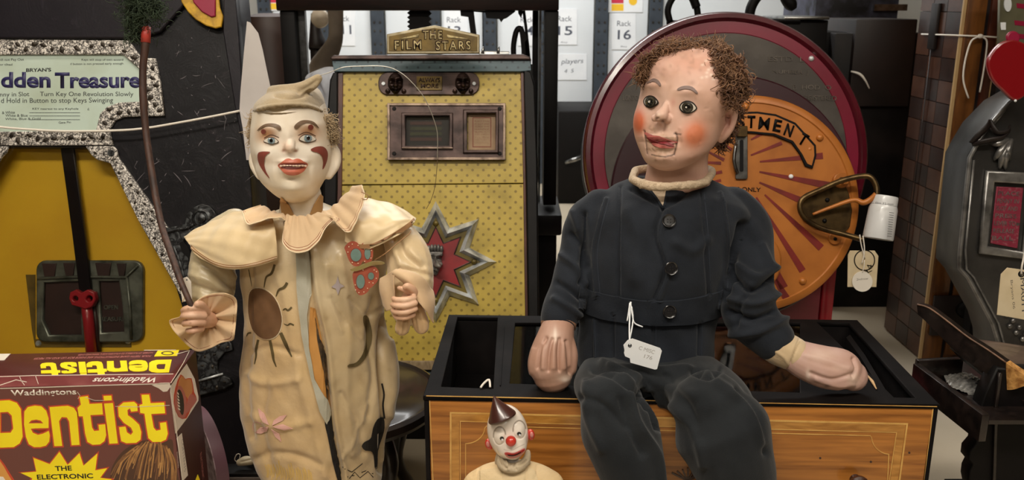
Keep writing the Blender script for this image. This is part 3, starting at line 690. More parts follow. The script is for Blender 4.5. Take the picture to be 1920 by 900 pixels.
for i in range(5):
    V, F = ellipsoid(fs.pt(804+i*6, 468-(2 if i in (1, 2, 3) else 0), .028), (.0048, .008, .010), nu=14, nv=10); mk('headdress_curl', V, F, M['masks'], sb)
plate('headdress_band', fs, [[(802, 472), (830, 472), (829, 480), (803, 480)]], .015, .034, M['masks'], sb, .002)
# plinth under the panels
M['palewood'] = wood('pale_worn_wood', '#a5906f', '#7b6648', (20, 20, 3), .6)
plate('bottom_rail', fs, [rect(632, 677, 990, 694)], -.01, .012, M['palewood'], t, .002)
plate('blue_skirt', fs, [rect(632, 696, 990, 740)], -.012, .0, M['blu'], t)
zb = fs.pt(800, 735, 0)[2]; yb = fs.pt(800, 735, 0)[1]
box('base', P(620, 700, 1.95)[0], P(990, 700, 1.95)[0], yb+.01, yb+.34, 0, zb, M['blackm'], t, .004)
# ============================================================ red disc machine
M['maroon'] = mat('maroon_gloss', '#530f1e', .25, var=('#3c0a14', 10, .4, .7), coat=.4)
M['redface'] = mat('red_ring_paint', '#74102c', .3, var=('#5e0d20', 8, .4, .7), coat=.3)
M['greybrown'] = mat('grey_brown_cast', '#3d3732', .5, .35, var=('#56504a', 9, .45, .75), bump=(.3, 50))
M['cam'] = mat('dark_maroon_disc', '#33101a', .35, var=('#260b12', 6, .4, .7), coat=.2)
M['orange'] = mat('orange_enamel', '#b9712f', .4, .1, var=('#9c5a22', 14, .4, .75), bump=(.15, 60))
M['rayred'] = mat('oxblood_ray_paint', '#7a1c13', .5, var=('#5e120d', 30, .4, .7))
M['brass'] = mat('dull_brass', '#6b5636', .35, .85, var=('#3e3020', 40, .4, .7))
M['scarlet'] = mat('scarlet_base_paint', '#a01224', .35, var=('#8a1222', 8, .4, .7), coat=.3)
dk = Pl(1360, 290, 1.93, 14, 0)
t = thing('disc_machine', 'round maroon coin machine with an orange rayed disc behind the dummy in navy', 'coin machine', (dk.O[0], 2.0, 0))
def dring(name, cx, cy, profs, m, parent, n=96, a0=0, a1=360):
    V = []; F = []
    full = a1-a0 >= 360; nn = n if full else n+1
    for (R, w_) in profs:
        u0 = np.array(dk.uv(cx, cy, 0)); s = dk.mp()
        for j in range(nn):
            a = math.radians(a0+(a1-a0)*j/n); V.append(dk.W3(u0[0]+R*s*math.cos(a), u0[1]+R*s*math.sin(a), w_))
    for i in range(len(profs)-1):
        for j in range(n): F.append((i*nn+j, i*nn+(j+1) % nn, (i+1)*nn+(j+1) % nn, (i+1)*nn+j))
    if full and profs[-1][0] > 0: F.append(tuple((len(profs)-1)*nn+j for j in range(nn)))
    return mk(name, V, F, m, parent, 'auto')
def drivet(x, y, w_, r, m, parent, name='rivet'): return lathe(name, [(r, 0), (r*.95, r*.4), (r*.6, r*.75), (r*.1, r*.85)], dk.pt(x, y, w_), m, parent, 16, a=dk.U, b=dk.V, cc=dk.W)
dring('drum_body', 1360, 290, [(250, -.16), (262, -.14), (265, -.02)], M['blackm'], t)
dring('outer_rim', 1360, 290, [(262, -.03), (267, -.02), (267, 0), (262, .010), (254, .012), (250, .006), (248, .002)], M['maroon'], t)
dring('red_ring', 1360, 290, [(249, .003), (228, .003), (226, .001)], M['redface'], t)
fc = dring('face_ring', 1360, 290, [(227, .0005), (226, .003)], M['greybrown'], t)
M['emboss'] = mat('embossed_grey', '#4b443e', .45, .5, var=('#6b635a', 30, .45, .7))
for (s, x0, x1, y, h, r) in (('MUTOSCOPE', 1440, 1508, 115, 9, 0), ('INSERT COIN', 1448, 1515, 140, 9, 0), ('PULL AND GO', 1486, 1558, 168, 9, 0), ('AUTOMATIC', 1500, 1568, 188, 9, 0), ('LONDON', 1168, 1202, 188, 10, 0)):
    if 'MUTO' in s: s = 'ESTD  L'
    if 'INSERT' in s: s = 'NUMBER  J'
    if 'PULL' in s: s = 'B  HOD  O'
    if 'AUTO' in s: s = 'REGISTERED'
    if 'LONDON' in s: s = 'LONDON'
    text('embossed_letters', s, dk, x0, y, x1, y+1, h, M['emboss'], fc, w=.003, th=.0015)
drivet(1521, 110, .003, .006, M['silver'], t, 'bolt')
dring('maroon_disc', 1372, 372, [(229, .0035), (229, .012), (226, .015)], M['cam'], t)
od = dring('orange_disc', 1402, 383, [(200, .0155), (201, .022), (198, .025), (188, .026), (186, .0235), (182, .0235)], M['orange'], t)
# rays around the slot plate
rc = (1388, 300)
rays = [((1408, 291), (1466, 268), 7), ((1425, 303), (1543, 292), 12), ((1424, 322), (1555, 348), 14), ((1424, 342), (1500, 375), 12), ((1434, 365), (1540, 465), 14), ((1418, 370), (1505, 508), 13), ((1398, 400), (1470, 540), 16),
        ((1345, 262), (1372, 281), 6), ((1325, 283), (1358, 300), 6), ((1318, 304), (1352, 306), 6), ((1316, 330), (1354, 322), 6), ((1318, 345), (1352, 338), 5), ((1408, 262), (1430, 250), 6), ((1300, 380), (1340, 350), 6), ((1270, 400), (1320, 372), 8), ((1440, 500), (1475, 560), 14)]
for (a, b, w_) in rays:
    dx, dy = b[0]-a[0], b[1]-a[1]; L = math.hypot(dx, dy); nx, ny = -dy/L, dx/L
    plate('painted_ray', dk, [[(a[0]+nx*1.5, a[1]+ny*1.5), (b[0]+nx*w_/2, b[1]+ny*w_/2), (b[0]-nx*w_/2, b[1]-ny*w_/2), (a[0]-nx*1.5, a[1]-ny*1.5)]], .0232, .0245, M['rayred'], od)
# title band (arc)
def arcband(r0, r1, a0, a1, cx, cy, n=24): return circ(cx, cy, r1, n, a0, a1)+circ(cx, cy, r0, n, a1, a0)
tb = plate('title_band', dk, [[(1368, 248), (1386, 210), (1420, 209), (1455, 214), (1492, 230), (1530, 272), (1531, 292), (1524, 316), (1510, 312), (1500, 290), (1484, 268), (1450, 254), (1410, 250)]], .0235, .029, M['blackm'], od, .001)
plate('band_field', dk, [[(1372, 245), (1388, 214), (1420, 213), (1454, 218), (1490, 234), (1526, 274), (1527, 291), (1522, 310), (1514, 307), (1504, 288), (1487, 264), (1452, 250), (1410, 246)]], .029, .0302, M['orange'], tb)
for ch, x, y, ang in (('S', 1389, 240, -1), ('T', 1408, 240, 2), ('M', 1431, 243, 7), ('E', 1455, 247, 12), ('N', 1475, 255, 20), ('T', 1500, 271, 32)):
    a = math.radians(ang); wv = 14.5 if ch != 'M' else 20; hw = wv/2
    text('letter', ch, dk, x-hw*math.cos(a), y-hw*math.sin(a), x+hw*math.cos(a), y+hw*math.sin(a), 23, M['blackm'], tb, w=.0302, th=.002, bold=.03 if ch != 'M' else .005)
for (x, y) in ((1398, 200), (1537, 258), (1517, 280), (1505, 527), (1380, 570)): drivet(x, y, .024, .008, M['orange'], od)
drivet(1483, 331, .0245, .005, M['white'], od, 'white_stud')
# slot plate
sp_ = plate('coin_slot_plate', dk, [rrect(1379, 244, 1402, 336, 3)], .024, .030, M['steel'], od, .001)
plate('slot', dk, [rrect(1387, 262, 1394, 322, 3)], .030, .0306, M['blackm'], sp_); plate('brass_block', dk, [rrect(1383, 236, 1402, 256, 2)], .030, .042, M['brass'], sp_, .001)
tube('slot_lever', [dk.pt(1380, 270, .034), dk.pt(1376, 300, .036), dk.pt(1382, 325, .034)], .004, M['steel'], sp_, 8, 3)
text('notice_letters', 'PENNIES ONLY', dk, 1338, 357, 1426, 360, 8, M['blackm'], od, w=.0236, th=.001, bold=.01)
# arched opening half hidden by the shoulder
plate('arch_rim', dk, [[(1330, 372), (1360, 362), (1392, 366), (1418, 380), (1424, 400), (1420, 420), (1300, 420)], [(1335, 378), (1362, 370), (1390, 374), (1408, 386), (1414, 402), (1410, 414), (1306, 414)]], .0236, .032, M['orange'], od, .001)
plate('arch_opening', dk, [[(1335, 378), (1362, 370), (1390, 374), (1408, 386), (1414, 402), (1410, 414), (1306, 414)]], .0236, .025, M['rayred'], od)
plate('lobe_boss', dk, [circ(1430, 490, 36, 40, ry=50)], .0236, .04, M['orange'], od, .004)
# handle bracket
hb = plate('handle_bracket', dk, [[(1500, 384), (1512, 362), (1580, 335), (1592, 362), (1598, 395), (1594, 425), (1582, 440), (1532, 428), (1508, 412)]], .0236, .031, M['brass'], od, .002)
for (x, y) in ((1551, 375), (1546, 414)): drivet(x, y, .031, .005, M['blackm'], hb, 'screw')
plate('lug', dk, [circ(1578, 338, 15, 28)], .024, .034, M['orange'], od, .002); drivet(1578, 338, .034, .007, M['brass'], od, 'screw')
plate('lug', dk, [circ(1566, 447, 12, 28)], .024, .030, M['orange'], od, .002); drivet(1566, 448, .03, .004, M['blackm'], od, 'screw_hole')
d_ = lambda x, y, w_: dk.pt(x, y, w_)
hd = tube('wire_handle', [d_(1620, 450, .075), d_(1585, 440, .055), d_(1540, 428, .05), d_(1512, 412, .05), d_(1500, 392, .05), d_(1506, 372, .05), d_(1540, 355, .052), d_(1580, 338, .06), d_(1618, 330, .07), d_(1634, 334, .075), d_(1643, 350, .078), d_(1644, 366, .08)], [.006]*12, M['brass'], t, 12, 5)
tube('wire_handle', [d_(1643, 364, .08), d_(1632, 374, .075), d_(1618, 380, .07), d_(1600, 375, .062), d_(1560, 388, .052), d_(1524, 402, .045)], [.006, .006, .006, .005, .004, .003], M['orange'], t, 12, 5)
# neck and foot of the machine
b0 = P(1462, 590, 1.93)[0]; b1 = P(1560, 590, 1.93)[0]
box('pedestal', P(1250, 590, 1.93)[0], b1-.02, 1.955, 2.12, 0, P(1400, 500, 1.95)[2], mat('faded_red_base', '#8e3340', .4, var=('#7a2634', 4, .4, .7), coat=.3), t, .006)
box('pedestal_edge', b1-.019, b1+.012, 1.955, 2.12, 0, P(1400, 440, 1.95)[2], M['scarlet'], t, .006)
# film canister
M['canister'] = mat('white_plastic', '#dcdcdc', .3, var=('#d0d0d2', 10, .4, .7), coat=.3)
cb = d_(1646, 448, .075); ct = d_(1660, 368, .075); ax = (ct-cb); L = np.linalg.norm(ax); ax /= L; sa = np.cross(ax, (0, 1., 0)); sa /= np.linalg.norm(sa); sb_ = np.cross(ax, sa)
t = thing('film_canister', 'white plastic film canister hooked on the brass handle of the disc machine', 'canister', cb)
lathe('body', [(.030, 0), (.031, .003), (.029, L*.7), (.027, L*.78)], cb, M['canister'], t, 40, a=sa, b=sb_, cc=ax)
lathe('cap', [(.0245, L*.78), (.0265, L*.79), (.0265, L*.97), (.0255, L), (.02, L*1.005)], cb, M['canister'], t, 40, a=sa, b=sb_, cc=ax)
cp = Pl(1650, 410, cb[1]-.032, 10, 0)
M['inkthin'] = mat('thin_black_ink', '#3a3a3c', .6)
for i in range(11): plate('scale_mark', cp, [[(1668+i*-.4, 398+i*4.4), (1676-i*.4, 399+i*4.4), (1676-i*.4, 400+i*4.4), (1668-i*.4, 399+i*4.4)]], -.002, -.0005, M['inkthin'], t)
text('print', 'film 35 mm', cp, 1641, 382, 1675, 385, 4, M['inkthin'], t, w=-.0005, th=0)
# tags under the handle
M['tagcard'] = mat('manila_card', '#d8c6a4', .7, var=('#c8b48e', 20, .4, .7)); M['tagwhite'] = mat('white_card', '#ece4d8', .6); M['pencil'] = mat('pencil_mark', '#6a5f54', .7)
tp = Pl(1617, 500, d_(1617, 500, .07)[1], 0, 0)
t = thing('manila_tag', 'buff cardboard tag hanging by string below the disc machine handle', 'tag', tp.pt(1617, 538))
plate('card', tp, [[(1594, 470), (1640, 470), (1647, 480), (1643, 538), (1589, 538), (1590, 478)]], 0, .001, M['tagcard'], t)
plate('ring_mark', tp, [circ(1621, 488, 20, 30), circ(1621, 488, 18, 30)], .001, .0014, M['blackm'], t)
tube('string', [tp.pt(1612, 440, 0), tp.pt(1615, 460, .004), tp.pt(1622, 485, .004)], .0012, M['string'], t, 6, 4)
tube('string', [tp.pt(1618, 442, 0), tp.pt(1621, 470, .006), tp.pt(1616, 495, .006)], .0012, M['string'], t, 6, 4)
text('handwriting', 'R4', tp, 1632, 517, 1638, 497, 12, M['blackm'], t, w=.001, th=0)
t = thing('round_tag', 'small round white tag hanging in front of the buff tag', 'tag', tp.pt(1617, 547))
plate('card', tp, [circ(1617, 528, 19, 36)], .004, .0055, M['tagwhite'], t); tube('string', [tp.pt(1617, 511, .006), tp.pt(1620, 500, .008), tp.pt(1621, 488, .006)], .0009, M['string'], t, 6, 3)
text('handwriting', '2ndrow', tp, 1606, 526, 1628, 524, 4, M['pencil'], t, w=.0056, th=0)
# ============================================================ inlaid wooden cabinet
class PlF(Pl):
    def __init__(s, O, U, V): s.O = np.array(O, float); s.U = np.array(U)/np.linalg.norm(U); s.W = np.cross(s.U, V); s.W /= np.linalg.norm(s.W); s.V = np.cross(s.W, s.U)
M['veneer'] = wood('honey_veneer', '#b07232', '#6f3f14', (1.6, 3, 26), .3, coat=.35, s=3.4)
M['veneerlt'] = wood('light_crossband', '#c18a40', '#94601f', (5, 3, 24), .3, coat=.35, s=4)
M['inlay'] = mat('pale_inlay_line', '#d6a85c', .35, var=('#b98640', 40, .4, .7), coat=.3)
M['ebony'] = mat('worn_ebonised_wood', '#0c0909', .75, var=('#1c1716', 14, .5, .8), bump=(.15, 60), spec=.12)
M['knobw'] = mat('dark_turned_wood', '#3a2118', .3, coat=.4)
th_ = math.radians(-2.2); cU = np.array([math.cos(th_), math.sin(th_), 0]); cV = np.array([-math.sin(th_), math.cos(th_), 0]); cO = np.array([-.1285, 1.2, 0])
CW, CD, CH = .742, .348, .44
t = thing('inlaid_cabinet', 'honey-veneered cabinet with pale line inlay and an ebonised open top', 'cabinet', cO+cU*CW/2+cV*CD/2); CABT = t
cfl = PlF(cO, cU, cV)
def cbx(name, x0, x1, y0, y1, z0, z1, m, bevel=.001, parent=None): return box(name, x0, x1, y0, y1, z0, z1, m, parent or t, bevel, pl=cfl)
cbx('front_panel', .006, CW-.006, 0, .014, .02, CH-.006, M['veneer'], .0015)
cbx('side_panel', 0, .012, .0145, CD-.012, .02, CH-.006, M['ebony']); cbx('side_panel', CW-.012, CW, .0145, CD-.012, .02, CH-.006, M['ebony'])
cbx('corner_post', -.001, .0055, -.001, .014, 0, CH-.006, M['ebony']); cbx('corner_post', CW-.0055, CW+.001, -.001, .014, 0, CH-.006, M['ebony'])
cbx('back_panel', 0, CW, CD-.0115, CD, .02, CH-.006, M['ebony'])
cbx('inner_floor', .013, CW-.013, .015, CD-.012, CH-.12, CH-.11, M['ebony'])
cbx('plinth', .004, CW-.004, .004, CD-.004, 0, .02, M['ebony'])
fr = PlF(cO+np.array([0, 0, CH]), cU, (0, 0, 1.)); tp_ = PlF(cO+np.array([0, 0, CH]), cU, cV)
o = .002
outer = [(-o, -o), (CW+o, -o), (CW+o, CD+o), (-o, CD+o)]
L1 = [tp_.uv(*q) for q in ((827, 727), (925, 731), (933, 597), (858, 596))]
L2 = [tp_.uv(*q) for q in ((955, 721), (1500, 738), (1500, 607), (966, 607))]
L3 = [tp_.uv(*q) for q in ((1676, 747), (1716, 748), (1592, 607), (1532, 606))]
plate('top_frame', tp_, [outer, L1, L2, L3], -.0055, .002, M['ebony'], t, .0012, local=True)
def line2(name, pl, pts, wd, w0, w1, m, parent):
    A = np.array(pts, float); T = np.gradient(A, axis=0); T /= np.linalg.norm(T, axis=1)[:, None]+1e-9; Nn = np.stack([-T[:, 1], T[:, 0]], 1)
    for i in range(1, len(A)-1):
        d0 = A[i]-A[i-1]; d1 = A[i+1]-A[i]; d0 = d0/np.linalg.norm(d0); d1 = d1/np.linalg.norm(d1); b = d0+d1; b /= np.linalg.norm(b)+1e-9; n_ = np.array([-b[1], b[0]]); Nn[i] = n_/max(abs(np.dot(n_, [-d0[1], d0[0]])), .4)
    return plate(name, pl, [list(map(tuple, A+Nn*wd/2))+list(map(tuple, (A-Nn*wd/2)[::-1]))], w0, w1, m, parent)
cbx('glass_ledge', .125, CW-.19, .03, CD-.03, CH-.03, CH-.027, M['ebony'])
gp = plate('glass_pane', tp_, [L2], -.004, -.002, glass('cabinet_glass', (.6, .6, .6), .05, 1.22), t, local=True)
line2('partition_rail', tp_, [(1590, 630), (1618, 668), (1655, 730)], 9, -.03, -.006, M['ebony'], t)
line2('pane_clip', tp_, [(945, 612), (938, 722)], 2, .002, .004, M['ebony'], t)
M['brassb'] = mat('tarnished_brass_bell', '#7c6038', .25, .9, var=('#3a2b1a', 20, .4, .7))
for (x, y, r) in ((1365, 672, .026), (1441, 690, .028)):
    q = tp_.pt(x, y, -.03)
    lathe('bell', [(r, 0), (r*.95, r*.3), (r*.7, r*.62), (r*.35, r*.78), (r*.12, r*.82), (.004, r*.95)], (q[0], q[1], CH-.0265), M['brassb'], t, 32)
# inlay lines on the front
F_ = .0006
outl = [(845, 905), (845, 774), (1701, 795), (1686, 905)]
line2('outer_inlay', fr, outl, 3.2, 0, F_, M['inlay'], t)
line2('crossband', fr, [(854, 905), (854, 783), (1690, 803), (1676, 905)], 14, 0, F_*.6, M['veneerlt'], t)
line2('inner_inlay', fr, [(863, 905), (863, 790), (1681, 811), (1667, 905)], 1.6, 0, F_, M['inlay'], t)
line2('notched_inlay', fr, [(873, 905), (873, 832)]+[(873+36*math.sin(a), 832-31*(1-math.cos(a))) for a in np.linspace(.1, 1.5, 8)]+[(912, 799), (1270, 808), (1632, 817)]+[(1634+35*(1-math.cos(a)), 817+35*math.sin(a)) for a in np.linspace(.1, 1.5, 8)]+[(1664, 905)], 1.6, 0, F_, M['inlay'], t)
line2('edge_line', fr, [(805, 742), (812, 905)], 1.8, 0, F_, M['inlay'], t); line2('edge_line', fr, [(1750, 763), (1733, 905)], 1.8, 0, F_, M['inlay'], t)
line2('top_line', fr, [(799, 742.5), (1757, 762.5)], 1.3, .001, .0024, M['inlay'], t)
for a in range(7): line2('carved_spray', fr, [(1290, 902), (1290+(a-3)*6, 890-abs(3-a)*-1), (1290+(a-3)*10, 878+abs(3-a)*3)], 3, 0, .002, M['knobw'], t)
lathe('knob', [(.008, 0), (.006, .008), (.014, .014), (.015, .02), (.012, .024), (.003, .026)], fr.pt(1603, 898, 0), M['knobw'], t, 28, a=fr.U, b=fr.V, cc=fr.W)
for (x, y) in ((1538, 859), (1633, 866), (1705, 849)): plate('worm_hole', fr, [circ(x, y, 2.2, 10)], 0, .0004, M['knobw'], t)
# small bits lying in the top
t2 = thing('splinter', 'pale wooden splinter lying by the dummy right mitt', 'splinter', tp_.pt(1638, 722, .002)); tube('splinter_wood', [tp_.pt(1626, 703, .006), tp_.pt(1636, 716, .005), tp_.pt(1643, 729, .004)], [.001, .0026, .001], mat('raw_pale_wood', '#c9a274', .7), t2, 6)
t2 = thing('string_scrap', 'short white string scrap at the corner of the left compartment', 'string', tp_.pt(912, 722, .002))
tube('strand', [tp_.pt(901, 727, .004), tp_.pt(908, 718, .008), tp_.pt(917, 712, .010), tp_.pt(919, 726, .004)], .0017, M['string'], t2, 7, 4)
# ============================================================ round stool behind the clown
M['stoolw'] = mat('dark_polished_wood', '#2a211c', .35, var=('#463a33', 9, .5, .75), coat=.5, bump=(.1, 40))
stc = PZ(722, 738, .27); 
t = thing('round_stool', 'round dark polished stool with a worn top behind the clown puppet', 'stool', (-.325, 1.60, 0))
sc_ = (-.325, 1.59, 0)
lathe('seat', [(.15, .235), (.182, .24), (.188, .25), (.186, .262), (.178, .267), (.172, .262), (.166, .262), (.16, .266), (.02, .267)], sc_, M['stoolw'], t, 64)
for k in range(4):
    a = math.radians(45+90*k); ca, sa_ = math.cos(a), math.sin(a)
    tube('leg', [(sc_[0]+ca*.11, sc_[1]+sa_*.11, .236), (sc_[0]+ca*.135, sc_[1]+sa_*.135, .17), (sc_[0]+ca*.12, sc_[1]+sa_*.12, .08), (sc_[0]+ca*.15, sc_[1]+sa_*.15, .0)], [.014, .018, .012, .014], M['stoolw'], t, 12, 5)
def inside(x, y, poly):
    r = False; n = len(poly)
    for i in range(n):
        x1, y1 = poly[i]; x2, y2 = poly[(i+1) % n]
        if (y1 > y) != (y2 > y) and x < (x2-x1)*(y-y1)/(y2-y1)+x1: r = not r
    return r
# ============================================================ black wall machine with a silver fretted sign
ht = Pl(200, 450, 1.66, 15, 0)
def silverfoil(name, a, b_, sc, met=.3):
    m, nt, b = newmat(name); b.inputs['Roughness'].default_value = .35; b.inputs['Metallic'].default_value = met
    tc = N(nt, 'ShaderNodeTexCoord'); v = N(nt, 'ShaderNodeTexVoronoi', feature='DISTANCE_TO_EDGE'); v.inputs['Scale'].default_value = sc
    n = N(nt, 'ShaderNodeTexNoise'); n.inputs['Scale'].default_value = sc*.9; n.inputs['Detail'].default_value = 4; nt.links.new(tc.outputs['Object'], n.inputs['Vector'])
    mv = N(nt, 'ShaderNodeMix', data_type='RGBA'); mv.inputs['Factor'].default_value = .03; nt.links.new(tc.outputs['Object'], mv.inputs[6]); nt.links.new(n.outputs['Color'], mv.inputs[7]); nt.links.new(mv.outputs[2], v.inputs['Vector'])
    r = N(nt, 'ShaderNodeValToRGB'); e = r.color_ramp.elements; e[0].position = .03; e[1].position = .2; e[0].color = (*c(b_), 1); e[1].color = (*c(a), 1)
    nt.links.new(v.outputs['Distance'], r.inputs[0]); nt.links.new(r.outputs[0], b.inputs['Base Color'])
    bp = N(nt, 'ShaderNodeBump'); bp.inputs['Strength'].default_value = .6; bp.inputs['Distance'].default_value = .002; nt.links.new(v.outputs['Distance'], bp.inputs['Height']); nt.links.new(bp.outputs[0], b.inputs['Normal']); return m
M['foil'] = silverfoil('hammered_silver', '#ddd6ce', '#2a2522', 120)
M['foild'] = silverfoil('dull_hammered_silver', '#4d4f50', '#201f20', 60, .5)
def scratched(name, base, lt, sc=22):
    m, nt, b = newmat(name); b.inputs['Roughness'].default_value = .42; b.inputs['Specular IOR Level'].default_value = .3
    tc = N(nt, 'ShaderNodeTexCoord'); n = N(nt, 'ShaderNodeTexNoise'); n.inputs['Scale'].default_value = sc; n.inputs['Detail'].default_value = 10; n.inputs['Roughness'].default_value = .75; n.inputs['Distortion'].default_value = 2.5
    nt.links.new(tc.outputs['Object'], n.inputs['Vector']); r = N(nt, 'ShaderNodeValToRGB'); e = r.color_ramp.elements; e[0].position = .57; e[1].position = .8; e[0].color = (*c(base), 1); e[1].color = (*c(lt), 1)
    nt.links.new(n.outputs['Fac'], r.inputs[0]); nt.links.new(r.outputs[0], b.inputs['Base Color'])
    bp = N(nt, 'ShaderNodeBump'); bp.inputs['Strength'].default_value = .35; bp.inputs['Distance'].default_value = .002; nt.links.new(n.outputs['Fac'], bp.inputs['Height']); nt.links.new(bp.outputs[0], b.inputs['Normal']); return m
M['scr'] = scratched('scratched_black_gloss', '#0c090d', '#3a3236')
M['crack'] = scratched('crazed_black_paint', '#17131a', '#302a33', 9)
M['yelback'] = mat('mustard_backing', '#f2c02a', .5, var=('#e0aa22', 4, .4, .7))
M['mint'] = mat('mint_paper', '#b9c9bd', .6, var=('#a9b5a2', 9, .45, .75))
M['navyink'] = mat('navy_print', '#2c2a58', .5); M['blkink'] = mat('black_print', '#2d3030', .6)
t = thing('black_wall_machine', 'black coin machine with silver hammered frame, mint sign and yellow window', 'coin machine', (ht.O[0], 1.75, 0)); HT = t
win = [(-60, 275), (165, 277), (176, 292), (204, 303), (262, 412), (330, 540), (352, 610), (358, 655), (364, 745), (-60, 745)]
right = [(434, -60), (445, 60), (452, 160), (462, 260), (470, 340), (474, 400), (472, 560), (470, 940)]
plate('board', ht, [[(-160, -60)]+right+[(-160, 940)], win], -.035, 0, M['scr'], t, .002)
plate('case', ht, [[(-160, -60)]+[(x-4, y) for x, y in right]+[(-160, 940)], [(-70, 265), (180, 265), (300, 420), (362, 560), (372, 760), (-70, 760)]], -.16, -.036, M['crack'], t, .001)
plate('top_board', ht, [[(-160, -60), (405, -60), (300, 60), (255, 72), (-160, 72)]], 0, .012, M['crack'], t, .003)
plate('right_strip', ht, [[(420, -60), (436, -60), (447, 60), (454, 160), (464, 280), (458, 286), (440, 200), (418, 60)]], .0, .02, M['crack'], t, .002)
plate('yellow_backing', ht, [[(-80, 255), (385, 255), (385, 765), (-80, 765)]], -.045, -.04, M['yelback'], t)
plate('window_glass', ht, [[(-60, 275), (165, 277), (176, 292), (204, 303), (262, 412), (330, 540), (352, 610), (358, 655), (364, 745), (-60, 745)]], -.004, -.003, glass('machine_glass', (.93, .93, .9)), t)
rs = np.random.RandomState(12); SV = []; SF = []
for i in range(110):
    x, y = (rs.uniform(318, 462), rs.uniform(60, 520)) if i < 80 else (rs.uniform(215, 320), rs.uniform(285, 420))
    if i >= 80 and y > 285+(x-215)*1.1: continue
    if inside(x, y, [(300, 430), (340, 370), (410, 370), (410, 440), (360, 520)]): continue
    a = rs.uniform(-1.2, 1.2)+(1.57 if i % 2 else 0); L = rs.choice([3, 5, 8, 16, 30]); cv = rs.uniform(-.4, .4); n_ = 6; pts = []
    for k in range(n_): q = a+cv*k/n_; pts.append((x+L*k/n_*math.cos(q), y+L*k/n_*math.sin(q)))
    wd = rs.uniform(.25, .8)
    for k, (u_, v_) in enumerate(pts):
        nx, ny = -math.sin(a), math.cos(a); ww = wd*math.sin(math.pi*(k+.5)/n_)
        SV += [ht.pt(u_+nx*ww, v_+ny*ww, .0006), ht.pt(u_-nx*ww, v_-ny*ww, .0006)]
    b0 = len(SV)-2*n_; SF += [(b0+2*k, b0+2*k+1, b0+2*k+3, b0+2*k+2) for k in range(n_-1)]
mk('scratch_marks', SV, SF, mat('scratch_grey', '#6a6468', .6), t, False, kind='stuff')
# fretted silver frame
so = [(-60, 73), (243, 75), (250, 88), (264, 107), (291, 109), (300, 150), (308, 217), (232, 219), (215, 226), (207, 240), (206, 252), (212, 272), (-60, 273)]
si = [(-40, 102), (230, 102), (262, 130), (264, 190), (222, 192), (200, 200), (187, 213), (179, 245), (-40, 247)]
fr1 = plate('sign_frame', ht, [so, si], .0, .008, M['foil'], t, .002)
plate('mint_sign', ht, [[(-45, 98), (236, 98), (268, 128), (268, 194), (222, 196), (202, 204), (190, 216), (184, 250), (-45, 250)]], .0, .002, M['mint'], t)
def leaves(name, region, hole, spacing, w_, m, parent, tries=2500, r0=6):
    pts = []; xs = [p[0] for p in region]; ys = [p[1] for p in region]; rs = np.random.RandomState(3)
    for _ in range(tries):
        x = rs.uniform(max(min(xs), -30), max(xs)); y = rs.uniform(min(ys), max(ys))
        if not inside(x, y, region) or (hole and inside(x, y, hole)): continue
        ee = min(pdist(np.array([x]), np.array([y]), region, True)[0], pdist(np.array([x]), np.array([y]), hole, True)[0] if hole else 99)
        if ee < 6.5 or any((x-a)**2+(y-b)**2 < spacing**2 for a, b in pts): continue
        pts.append((x, y))
    V = []; F = []
    for (x, y) in pts:
        a = rs.uniform(0, 6.28); r = rs.uniform(.8, 1.2)*r0; n0 = len(V); nn = 9; cu_ = ht.uv(x, y, w_); s = ht.mp()
        for k in range(nn):
            q = 2*math.pi*k/nn; rr = r*(1+.45*(k == 0))*(1 if k % 2 else .82); dx, dy = rr*math.cos(q)*s*1.0, rr*math.sin(q)*s*.72
            V.append(ht.W3(cu_[0]+dx*math.cos(a)-dy*math.sin(a), cu_[1]+dx*math.sin(a)+dy*math.cos(a), w_))
        V.append(ht.W3(cu_[0], cu_[1], w_+.0025)); F += [(n0+k, n0+(k+1) % nn, n0+nn) for k in range(nn)]
    return mk(name, V, F, m, parent, False, kind='stuff')
M['leafd'] = mat('tarnished_leaf', '#3a3229', .5, .5, var=('#221c18', 90, .4, .7))
leaves('leaf_pattern', so, si, 15, .0082, M['leafd'], fr1)
# printing on the sign
T_ = lambda s, x0, y0, x1, y1, h, m='blkink', b=.0, nm='print': text(nm, s, ht, x0, y0, x1, y1, h, M[m], t, w=.0021, th=.0002, bold=b)
T_('dden', 2, 165, 95, 165, 30, 'navyink', .035, 'title_print'); T_('Treasure', 103, 166, 263, 165, 30, 'navyink', .035, 'title_print')
T_("BRYAN'S", 49, 135, 96, 134, 7, 'blkink', .03)
T_('nny in Slot', 0, 184, 55, 183, 11); T_('Turn Key One Revolution Slowly', 75, 183, 250, 183, 11); T_('d Hold in Button to stop Keys Swinging', 2, 196, 212, 195, 12)
T_('will not Pay Out', -4, 116, 45, 115, 6); T_('or tilted', 0, 123, 23, 123, 4); T_('Keys will stop of own accord', 153, 115, 231, 115, 5); T_('if button is not pressed early enough', 132, 123, 231, 122, 5)
T_('KEY nearest to any Keyhole', 61, 207, 147, 207, 5); T_('d.', 164, 207, 168, 207, 5); T_('& White', 4, 214, 28, 213, 5); T_('White & Blue', 10, 219, 52, 219, 5); T_('White, Blue & Gold', 10, 226, 76, 225, 5); T_('Gate Pin', 110, 232, 133, 231, 4)
for y in (211, 217, 224): plate('print_rule', ht, [rect(55, y, 150, y+.8)], .002, .0023, M['blkink'], t)
M['peach'] = mat('peach_disc', '#d8b4a2', .5)
